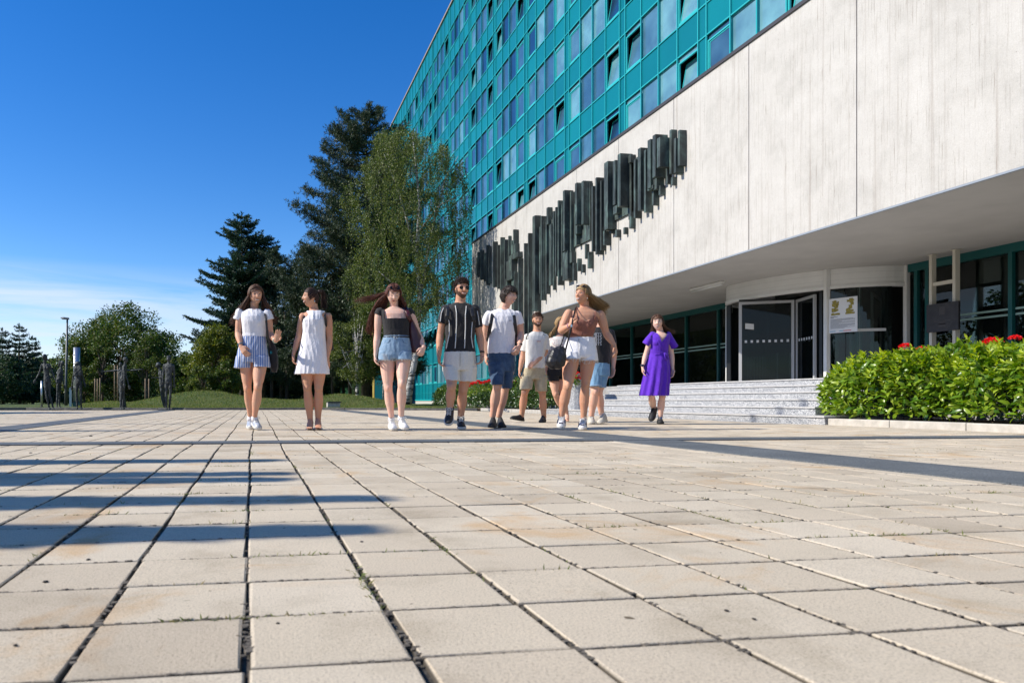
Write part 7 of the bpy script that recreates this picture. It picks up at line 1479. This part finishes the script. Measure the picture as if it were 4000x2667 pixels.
# ---------- 8 blonde woman in rust crop top
f = Fig(1960, 1050, 2.34, 8.46, (645, 1468), 'blonde woman in rust crop top and frayed white shorts gripping a bag strap')
def P8():
    hd = Head(f.p(738, 240, .0), .225, -50, 4, 10); b_ = MB(); hd.add(b_)
    b_.tube([f.p(752, 295, .02), f.p(756, 335, .03), f.p(758, 385, .04)], [.054, .052, .062], 14)
    tr = [(712, 792, 136, .115), (714, 745, 148, .132), (718, 690, 134, .122), (722, 620, 116, .104), (728, 580, 110, .10), (736, 530, 116, .108), (748, 480, 128, .112), (756, 430, 140, .105), (758, 398, 138, .088), (758, 372, 94, .065), (757, 350, 54, .055)]
    f.torso(b_, tr, .010)
    for sg, c_ in ((-1, 698), (1, 796)): b_.ell(f.p(c_, 510, -.065), (.070, .058, .066), 16, 10)
    limb(b_, f.ps([(612, 405), (538, 570, -.04), (628, 515, -.22)]), Rd=(.054, .040, .025), prof=(.05, .10)); limb(b_, f.ps([(900, 415), (955, 590, .02), (1032, 702, -.04)]), Rd=(.054, .040, .025), prof=(.05, .10))
    hand(b_, f.p(628, 515, -.22), f.p(652, 440, -.235)-f.p(628, 515, -.22), RV*.8+FV*.4, -FV*.5+RV*.5, .165, 1.25, .02); hand(b_, f.p(1032, 702, -.04), f.p(1052, 778, -.07)-f.p(1032, 702, -.04), -RV*.6-UZ*.2+FV*.3, -RV*.5-FV*.9, .17, .5)
    limb(b_, f.ps([(636, 800), (602, 1070, -.16), (545, 1350, -.08)]), Rd=(.094, .058, .034), prof=(.02, .17)); limb(b_, f.ps([(788, 800), (766, 1050, -.02), (746, 1380, .04)]), Rd=(.086, .055, .033), prof=(.02, .17))
    fin(f, b_, 'body', SK_B, .0048, 5); face(f, hd, 1.0, H_BLD)
    g = MB(); f.torso(g, [(722, 618, 108, .112), (730, 580, 112, .110), (738, 530, 124, .122), (748, 490, 128, .125), (756, 455, 122, .112), (758, 430, 116, .10)])
    for c_ in (698, 796): g.ell(f.p(c_, 512, -.068), (.076, .061, .071), 16, 10)
    zc = f.p(0, 478).z; xm = f.p(748, 478)
    def cutr(V, Nn):
        a = np.abs((V-np.array(xm)) @ np.array(RV)); return V[:, 2] > zc+.018-.035*np.clip(1-a/.06, 0, 1)+.10*np.clip((a-.075)/.05, 0, 1)
    tp = fin(f, g, 'crop_top', C_RUST, .0055, 3, folds(28, .003), cutr)
    sp_ = MB(); sp_.tube(f.ps([(672, 490, -.135), (668, 430, -.10), (676, 380, -.06), (690, 350, .0)]), .005, 6); sp_.tube(f.ps([(846, 470, -.10), (856, 430, -.10), (858, 400, -.08), (856, 372, -.02)]), .005, 6); sp_.build('shoulder_strap', C_RUST, tp, True)
    g = MB(); f.torso(g, [(722, 628, 122, .114), (718, 680, 136, .126), (714, 745, 152, .138), (712, 790, 156, .14), (712, 816, 120, .13)]); g.loft([f.ring(636, 760, 74, .122, -.02), f.ring(632, 828, 80, .128, -.04, wav=.03)]); g.loft([f.ring(790, 760, 76, .122), f.ring(790, 842, 84, .128, wav=.03)])
    so_ = fin(f, g, 'shorts', C_WDEN, .006, 2, folds(29, .005, 24, .8)); fr_ = MB(); r_ = np.random.default_rng(19)
    for (cx_, cy_, w_, dy_) in ((632, 826, 80, -.04), (790, 840, 84, 0)):
        for q in range(80):
            a = r_.uniform(0, 6.28); p = f.p(cx_, cy_, dy_)+RV*(math.cos(a)*w_*f.u*1.0)+FV*(math.sin(a)*.129); l_ = r_.uniform(.008, .05); fr_.tube([p+UZ*.008, p-UZ*l_*.5+RV*r_.normal(0, .004), p-UZ*l_+RV*r_.normal(0, .010)], [.002, .0016, .001], 3)
    fr_.build('frayed_hem', M_LACE, so_); MB().tube(f.ps([(704, 645, -.125), (702, 720, -.14), (706, 790, -.146)]), .003, 4).build('fly_seam', pm('white seam', (.45, .45, .48)), so_); MB().ell(f.p(704, 646, -.124), (.008, .005, .008), 8, 6).build('button', M_MET, so_, True)
    hm = MB(); haircap(hd, hm, .011, .064, .0, -.09, 4)
    drape(hd, hm, 1, [f.ps([(790, 225, -.06), (840, 255, -.03), (890, 295, .0), (930, 325, .02), (968, 345, .04)]), f.ps([(805, 235, -.01), (850, 285, .02), (895, 330, .05), (930, 360, .07), (962, 385, .08)]), f.ps([(800, 260, .05), (835, 315, .08), (875, 360, .09), (915, 390, .1), (945, 415, .1)]), f.ps([(785, 270, .08), (810, 330, .11), (840, 375, .11), (875, 400, .11), (905, 412, .1)])], 620, 30, az0=-30, wave=.016, jit=.014)
    drape(hd, hm, -1, [f.ps([(760, 240, .09), (790, 300, .11), (830, 350, .12), (870, 380, .11), (910, 395, .1)]), f.ps([(770, 250, .1), (800, 310, .12), (840, 350, .12), (880, 385, .11), (925, 400, .1)])], 220, 31, az0=20, az1=95, wave=.014, jit=.012)
    fringe(hd, hm, 1, f.ps([(796, 235, -.08), (845, 262, -.05), (890, 300, -.02), (932, 328, .01), (970, 350, .03)]), 150, 57)
    hm.build('hair', H_BLD, f.root, True); sunglasses(f, hd, on_hair=True)
    shoe(f, f.p(552, 1405, .0), f.p(540, 1455, -.24), M_SHW, M_RUB, M_LACE, w=.047, patch=M_NAVY); shoe(f, f.p(742, 1432, .09), f.p(736, 1470, -.16), M_SHW, M_RUB, M_LACE, w=.047, patch=M_NAVY)
    for s, d in (((545, 1345, -.08), (549, 1378, -.06)), ((746, 1372, .04), (745, 1400, .05))): MB().tube(f.ps([s, d]), [.038, .041], 12).build('sock', C_WHITE, f.root, True)
    bracelet(f, f.p(618, 522, -.20), f.p(628, 515, -.22)-f.p(538, 570, -.04), .031, pm('pink beads', (.6, .35, .4), rough=.4), w=.005); MB().ell(f.p(782, 272, -.075), (.007, .005, .007), 8, 6).build('earring', M_MET, f.root, True)
    bt = bag_thing('crossbody_bag', f, 'black gathered shoulder bag hanging at the hip of the rust top woman', 'bag', (500, 910, -.2))
    ribbon(f.ps([(690, 345, .03), (674, 362, -.07), (662, 410, -.16), (650, 460, -.255), (640, 520, -.26), (612, 630, -.235), (585, 735, -.21)]), .010, .004, side=FV).build('strap', M_BLK, bt)
    ribbon(f.ps([(575, 600, -.05), (560, 640, -.10), (545, 690, -.15), (520, 720, -.18)]), .007, .004, side=FV).build('short_strap', M_BLK, bt)
    g = MB(); g.loft([f.ring(530, 706, 30, .03, -.20), f.ring(525, 730, 62, .05, -.20), f.ring(505, 790, 86, .075, -.20), f.ring(495, 850, 88, .085, -.20), f.ring(492, 890, 74, .07, -.20), f.ring(495, 915, 46, .05, -.20)]); fin(f, g, 'pouch', M_BLK, .006, 2, folds(31, .009, 22, .5), parent=bt)
    MB().obox(f.p(636, 520, -.268), RV*.010, FV*.004, UZ*.014).build('buckle', M_MET, bt)
P8()
# ---------- 10 woman in purple dress
f = Fig(2350, 1150, 2.957, 10.4, (660, 1495), 'woman in purple wrap dress walking alone in front of the granite steps')
def P10():
    hd = Head(f.p(644, 325, .0), .212, -20, 2, -4); b_ = MB(); hd.add(b_)
    b_.tube([f.p(662, 375, .02), f.p(672, 420, .03), f.p(676, 465, .04)], [.048, .047, .056], 14)
    tr = [(650, 900, 110, .10), (655, 800, 118, .12), (660, 720, 100, .10), (662, 660, 88, .09), (664, 600, 92, .098), (668, 540, 100, .106), (674, 495, 104, .10), (678, 465, 98, .08), (678, 445, 64, .058), (677, 430, 40, .048)]
    f.torso(b_, tr, .012)
    limb(b_, f.ps([(578, 490), (512, 690, .04), (474, 835, -.02)]), Rd=(.042, .034, .021), prof=(.05, .1)); limb(b_, f.ps([(778, 490), (808, 690, .04), (822, 865, -.02)]), Rd=(.042, .034, .021), prof=(.05, .1))
    hand(b_, f.p(474, 835, -.02), f.p(478, 960, -.04)-f.p(474, 835, -.02), RV*.8-FV*.3, -FV*.9+RV*.3, .165, .4); hand(b_, f.p(822, 865, -.02), f.p(814, 985, -.05)-f.p(822, 865, -.02), -RV*.8-FV*.3, -FV*.9-RV*.4, .165, .4)
    limb(b_, f.ps([(590, 900), (578, 1165, -.08), (608, 1345, .14)]), Rd=(.082, .050, .031), prof=(.0, .16)); limb(b_, f.ps([(705, 900), (702, 1180, -.02), (678, 1425, .04)]), Rd=(.082, .050, .031), prof=(.0, .16))
    fin(f, b_, 'body', SK_C, .005, 5); face(f, hd, 1.0, H_BR)
    g = MB(); f.torso(g, [(662, 690, 100, .10), (662, 650, 102, .10), (664, 600, 102, .11), (668, 540, 108, .118), (674, 495, 112, .112), (678, 465, 108, .09), (678, 445, 72, .066)])
    for sg in (-1, 1): g.ell(f.p(668+sg*32, 560, -.060), (.060, .050, .060), 16, 10)
    rg = [f.ring(662, 672, 102, .10), f.ring(658, 740, 122, .118, wav=.015, wn=11), f.ring(645, 850, 142, .140, wav=.04, wn=11), f.ring(625, 1000, 160, .160, wav=.07, wn=11, ph=.4), f.ring(610, 1165, 170, .175, wav=.09, wn=11, ph=.8)]
    g.loft([f.ring(662, 672, 102, .10, n=66, pw=1), f.ring(658, 740, 118, .116, wav=.02, wn=11, n=66, pw=1), f.ring(645, 850, 138, .140, wav=.05, wn=11, n=66, pw=1), f.ring(628, 1000, 148, .160, wav=.075, wn=11, ph=.4, n=66, pw=1), f.ring(604, 1168, 158, .172, wav=.09, wn=11, ph=.8, n=66, pw=1)])
    for pts, w_ in (([(590, 470), (545, 520, .0), (508, 575, .02)], (.055, .062, .074)), ([(764, 470), (800, 540, .0), (832, 605, .02)], (.055, .064, .082))): g.tube(f.ps(pts), [(w_[0]*.9, w_[0]*.9), (w_[1]*1.1, w_[1]*.8), (w_[2]*1.15, w_[2]*.7)], 16); g.ell(f.p(*pts[0]), (.052,)*3, 12, 8)
    a0, b0_ = f.p(630, 430), f.p(745, 430); z0 = f.p(0, 552).z; xm = f.p(660, 500)
    def cutv(V, Nn):
        a = (V-np.array(xm)) @ np.array(RV); d = (V-np.array(xm)) @ np.array(FV); z = V[:, 2]
        return ((z > z0+np.where(a < 0, -a*2.9, a*1.25)) & (d < .05) & (a > -.05) & (a < .115)) | ((z > f.p(0, 452).z) & (a > -.04) & (a < .085))
    dr_ = fin(f, g, 'dress', C_PURP, .0058, 2, folds(33, .003, 26, .3), cutv)
    kn = MB(); kn.tube(f.ps([(575, 668, -.095), (640, 668, -.112), (720, 672, -.105), (752, 690, -.06)]), [(.006, .004)]*4, 6); kn.tube(f.ps([(725, 672, -.11), (735, 720, -.12), (742, 760, -.115)]), [(.012, .004)]*3, 6); kn.tube(f.ps([(730, 672, -.11), (755, 700, -.11), (770, 745, -.09)]), [(.012, .004)]*3, 6); kn.tube(f.ps([(628, 440, -.05), (660, 560, -.128), (720, 662, -.112)]), [(.005, .004)]*3, 6); kn.build('sash', C_PURP, dr_, True)
    hm = MB(); haircap(hd, hm, .010, .064, .01, -.09, 4)
    drape(hd, hm, 1, [f.ps([(712, 330, -.03), (735, 375, -.01), (765, 405, .02), (795, 425, .04), (830, 432, .05)]), f.ps([(715, 340, .04), (740, 385, .06), (765, 415, .07), (790, 440, .08), (815, 455, .08)]), f.ps([(695, 345, .08), (710, 395, .1), (730, 425, .1), (750, 445, .1), (775, 460, .1)])], 330, 34, wave=.012)
    drape(hd, hm, -1, [f.ps([(592, 330, .02), (588, 370, .05), (590, 400, .07), (588, 420, .08), (580, 435, .08)]), f.ps([(620, 345, .08), (618, 385, .1), (612, 410, .1), (608, 430, .1), (605, 445, .1)])], 160, 35, az0=-30, wave=.010)
    fringe(hd, hm, 1, f.ps([(714, 335, -.04), (738, 380, -.02), (768, 405, .01), (800, 425, .03), (835, 428, .05)]), 120, 58); fringe(hd, hm, -1, f.ps([(594, 335, .0), (588, 370, .03), (588, 400, .05), (586, 420, .06), (580, 435, .07)]), 90, 59)
    hm.build('hair', H_BR, f.root, True)
    shoe(f, f.p(620, 1318, .16), f.p(572, 1462, -.02), M_SHB, M_RUBB, M_BLK, w=.044, hi=.075); shoe(f, f.p(672, 1470, .10), f.p(682, 1496, -.13), M_SHB, M_RUBB, M_MET, w=.045, hi=.075)
    c = f.p(468, 820, -.045); MB().ell(c-FV*.012, (.020, .008, .020), 14, 6).build('smartwatch', M_NAVY, f.root, True); bracelet(f, f.p(472, 822, -.018), f.p(474, 835, -.02)-f.p(512, 690, .04), .026, M_NAVY, 'watch_strap', .007)
    bt = bag_thing('backpack', f, 'slim dark backpack on thin cords worn by the purple dress woman', 'backpack', (680, 700, .2))
    for pts in ([(588, 450, .0), (574, 480, -.06), (562, 520, -.05), (556, 560, .06)], [(764, 460, .0), (768, 500, -.08), (768, 560, -.07), (772, 640, .05)]): ribbon(f.ps(pts), .005, .004, side=FV).build('strap', M_BLK, bt)
    g = MB(); g.loft([f.ring(675, 480, 50, .04, .16), f.ring(675, 560, 84, .06, .17), f.ring(672, 680, 86, .06, .17), f.ring(672, 700, 70, .05, .17)]); g.build('sack', M_BLK, bt, True)
P10()
# ================================================================ bronze figures
m_stat, nt, b = newmat('dark statue bronze'); tcn = N(nt, 'ShaderNodeTexCoord').outputs['Object']
nt.links.new(ramp(nt, noise(nt, 9, 5, .7, tcn), [(.3, (.020, .026, .028)), (.6, (.060, .068, .070)), (.8, (.13, .145, .145))]), b.inputs['Base Color'])
b.inputs['Metallic'].default_value = .4; b.inputs['Roughness'].default_value = .5; bump(nt, b, noise(nt, 38, 4, .6, tcn, (1, 1, 2)), .9, .02)
m_plate = pm('bronze base plate', (.03, .04, .04), (.06, .075, .07), 6, .6)
SZ = 2.94
def statue(d, foot, label, build, plate, group='bronze figures at the far left of the plaza'):
    s = Fig(0, 1150, SZ, d, foot, label, 'statue', 'statue', group); b_ = MB(); s.torso = lambda mb, rings, shrink=0, **k: Fig.torso(s, mb, rings, .013, **k); build(s, b_)
    V, Fc = voxmesh(b_, .010, 2, lambda V: .006*snoise(V, 60, 3, 2)); bulk('figure', V, Fc, m_stat, s.root, smooth=True)
    p, q = s.p(plate[0], plate[2]), s.p(plate[1], plate[2]); w = (q-p).length/2; c = (p+q)/2; MB().obox(Vector((c.x, c.y, .012)), RV*w, FV*.45, UZ*.012).build('base_plate', m_plate, s.root)
def shead(s, b_, x, y, yaw=0, h=.20): hd = Head(s.p(x, y), h, yaw); hd.add(b_); return hd
def legs(s, b_, L, r=(.062, .040, .028)):
    for (h, k, a, toe) in L:
        limb(b_, s.ps([h, k, a]), Rd=r, prof=(.02, .12)); b_.tube([s.p(*a)-UZ*.02, s.p(*toe).lerp(s.p(*a), .3), s.p(*toe)], [.030, .030, .024], 8)
def arm(s, b_, P, r=(.036, .028, .020), dirv=None):
    limb(b_, s.ps(P), Rd=r, prof=(0, .08)); w = s.p(*P[2]); d = (w-s.p(*P[1])).normalized(); hand(b_, w, d, FV if abs(d.z) > .5 else -UZ, RV if abs(d.z) > .5 else FV, .17, .15, .05, .02)
def S1(s, b_):
    shead(s, b_, 508, 722, -10); b_.ell(s.p(514, 718, .03), (.088, .09, .10), 14, 10); b_.tube(s.ps([(530, 745, .05), (560, 752, .08), (572, 764, .1), (574, 778, .1)]), [.04, .03, .035, .012], 8)
    b_.tube(s.ps([(512, 750), (515, 790)]), [.038, .045], 10)
    s.torso(b_, [(540, 1010, 38, .09), (542, 970, 42, .10), (536, 920, 34, .08), (532, 870, 37, .085), (528, 830, 42, .085), (524, 802, 44, .06), (518, 788, 20, .04)])
    for x in (514, 548): b_.ell(s.p(x, 845, -.07), (.035, .035, .04), 8, 6)
    arm(s, b_, [(484, 800), (452, 905, .0), (408, 975, -.05)]); arm(s, b_, [(566, 800), (604, 900, .0), (642, 985, -.05)])
    legs(s, b_, [((522, 990), (530, 1140, -.05), (566, 1300, .0), (572, 1318, -.12)), ((566, 990), (570, 1150, .02), (610, 1300, .05), (618, 1318, -.08))])
statue(25.6, (570, 1325), 'bronze woman with ponytail and arms held out from her sides, leftmost of the statues', S1, (455, 668, 1325))
def S2(s, b_):
    shead(s, b_, 716, 792, 60); b_.tube(s.ps([(705, 768, .03), (690, 800, .05), (668, 830, .06)]), [.09, .07, .02], 10); b_.tube(s.ps([(705, 810), (698, 850)]), [.045, .05], 10)
    s.torso(b_, [(680, 1020, 34, .09), (676, 985, 38, .10), (684, 930, 32, .08), (694, 880, 34, .08), (696, 850, 30, .06)]); arm(s, b_, [(715, 860), (718, 950), (736, 1040)]); arm(s, b_, [(672, 870, .1), (662, 940, .1), (668, 1020, .08)])
    legs(s, b_, [((672, 1010), (660, 1150), (654, 1285), (650, 1300, -.1)), ((690, 1010, .1), (682, 1150, .1), (684, 1285, .1), (700, 1298, .0))])
statue(27.5, (675, 1305), 'bronze figure in profile half hidden behind the lamp post', S2, (635, 778, 1306))
def S3(s, b_):
    shead(s, b_, 893, 818, 170); b_.ell(s.p(893, 806), (.115, .115, .125), 16, 12); b_.tube(s.ps([(893, 800, -.02), (893, 850, -.05), (895, 935, -.07)]), [(.115, .09), (.14, .07), (.14, .04)], 14)
    for k in range(9): x = 858+k*9; b_.tube(s.ps([(885+(x-893)*.4, 785, -.06), (x, 850, -.12), (x, 938, -.11)]), .012, 6)
    s.torso(b_, [(902, 1020, 36, .09), (902, 985, 40, .10), (900, 930, 34, .08), (897, 870, 42, .08), (895, 850, 30, .06)]); arm(s, b_, [(858, 865), (842, 950), (826, 1050)]); arm(s, b_, [(935, 865), (950, 940), (968, 1015)])
    legs(s, b_, [((884, 1010), (880, 1150), (886, 1295), (888, 1312, -.1)), ((922, 1010), (930, 1160), (934, 1295, .05), (940, 1310, -.05))])
statue(26.3, (905, 1315), 'bronze figure seen from behind with long straight strands of hair', S3, (822, 1012, 1319))
def S4(s, b_):
    shead(s, b_, 1384, 808, 5, .19); b_.tube(s.ps([(1384, 830), (1384, 860)]), [.04, .05], 10)
    s.torso(b_, [(1420, 1300, 40, .10), (1405, 1200, 36, .10), (1392, 1050, 32, .09), (1386, 950, 30, .08), (1382, 890, 36, .08), (1382, 860, 30, .06)])
    arm(s, b_, [(1350, 872), (1260, 880), (1195, 884)]); arm(s, b_, [(1415, 870), (1510, 872), (1600, 862)])
statue(26.6, (1430, 1312), 'bronze robed figure with both arms stretched wide, standing behind another', S4, (1330, 1525, 1318))
def S5(s, b_):
    shead(s, b_, 1446, 755, 75); b_.ell(s.p(1440, 746, .0), (.09, .09, .09), 14, 10); b_.tube(s.ps([(1440, 780), (1434, 815)]), [.042, .05], 10)
    s.torso(b_, [(1408, 1030, 36, .09), (1404, 990, 38, .10), (1418, 920, 28, .08), (1428, 860, 32, .09), (1432, 815, 28, .06)]); arm(s, b_, [(1425, 830, -.08), (1430, 930, -.12), (1424, 1020, -.14)]); arm(s, b_, [(1438, 830, .08), (1450, 940, .0), (1478, 1040, -.05)])
    legs(s, b_, [((1400, 1010), (1392, 1150), (1384, 1300), (1398, 1318, -.1)), ((1418, 1010, .08), (1420, 1150, .08), (1414, 1300, .1), (1432, 1312, .0))])
statue(25.4, (1395, 1325), 'slim bronze woman in profile in front of the spread arm figure', S5, (1322, 1482, 1327))
def S6(s, b_):
    shead(s, b_, 1814, 818, -75); b_.ell(s.p(1820, 808), (.10, .10, .095), 14, 10); b_.tube(s.ps([(1826, 840), (1840, 872)]), [.04, .05], 10)
    s.torso(b_, [(1862, 1060, 34, .09), (1860, 1010, 36, .09), (1850, 950, 28, .08), (1846, 900, 30, .085), (1846, 870, 26, .06)]); b_.ell(s.p(1826, 915, -.02), (.04, .04, .045), 8, 6); arm(s, b_, [(1852, 885, -.06), (1858, 958, -.10), (1790, 956, -.16)])
    legs(s, b_, [((1856, 1030), (1858, 1160), (1886, 1300), (1880, 1312, -.1)), ((1872, 1030, .08), (1880, 1170, .08), (1902, 1300, .1), (1900, 1310, .0))])
statue(26.8, (1890, 1312), 'bronze woman facing left with one forearm held out, behind the bronze man', S6, (1805, 1925, 1316))
def S7(s, b_):
    shead(s, b_, 1938, 742, -4, .215); b_.ell(s.p(1938, 716, .01), (.085, .085, .045), 12, 8); b_.tube(s.ps([(1938, 775), (1938, 805)]), [.045, .055], 10)
    s.torso(b_, [(1936, 1020, 42, .10), (1936, 985, 45, .105), (1936, 930, 42, .09), (1938, 870, 50, .10), (1940, 825, 58, .095), (1940, 800, 52, .07), (1938, 788, 24, .045)])
    arm(s, b_, [(1886, 810), (1876, 905), (1870, 985)], r=(.042, .032, .024)); arm(s, b_, [(1994, 815), (2002, 930), (2000, 1025)], r=(.042, .032, .024))
    legs(s, b_, [((1914, 1000), (1910, 1150), (1912, 1300), (1920, 1318, -.12)), ((1958, 1000), (1956, 1150, -.03), (1944, 1300, .04), (1950, 1318, -.08))], r=(.066, .044, .031))
statue(25.5, (1930, 1325), 'bronze man standing upright with arms hanging, rightmost of the statues', S7, (1852, 2006, 1326))
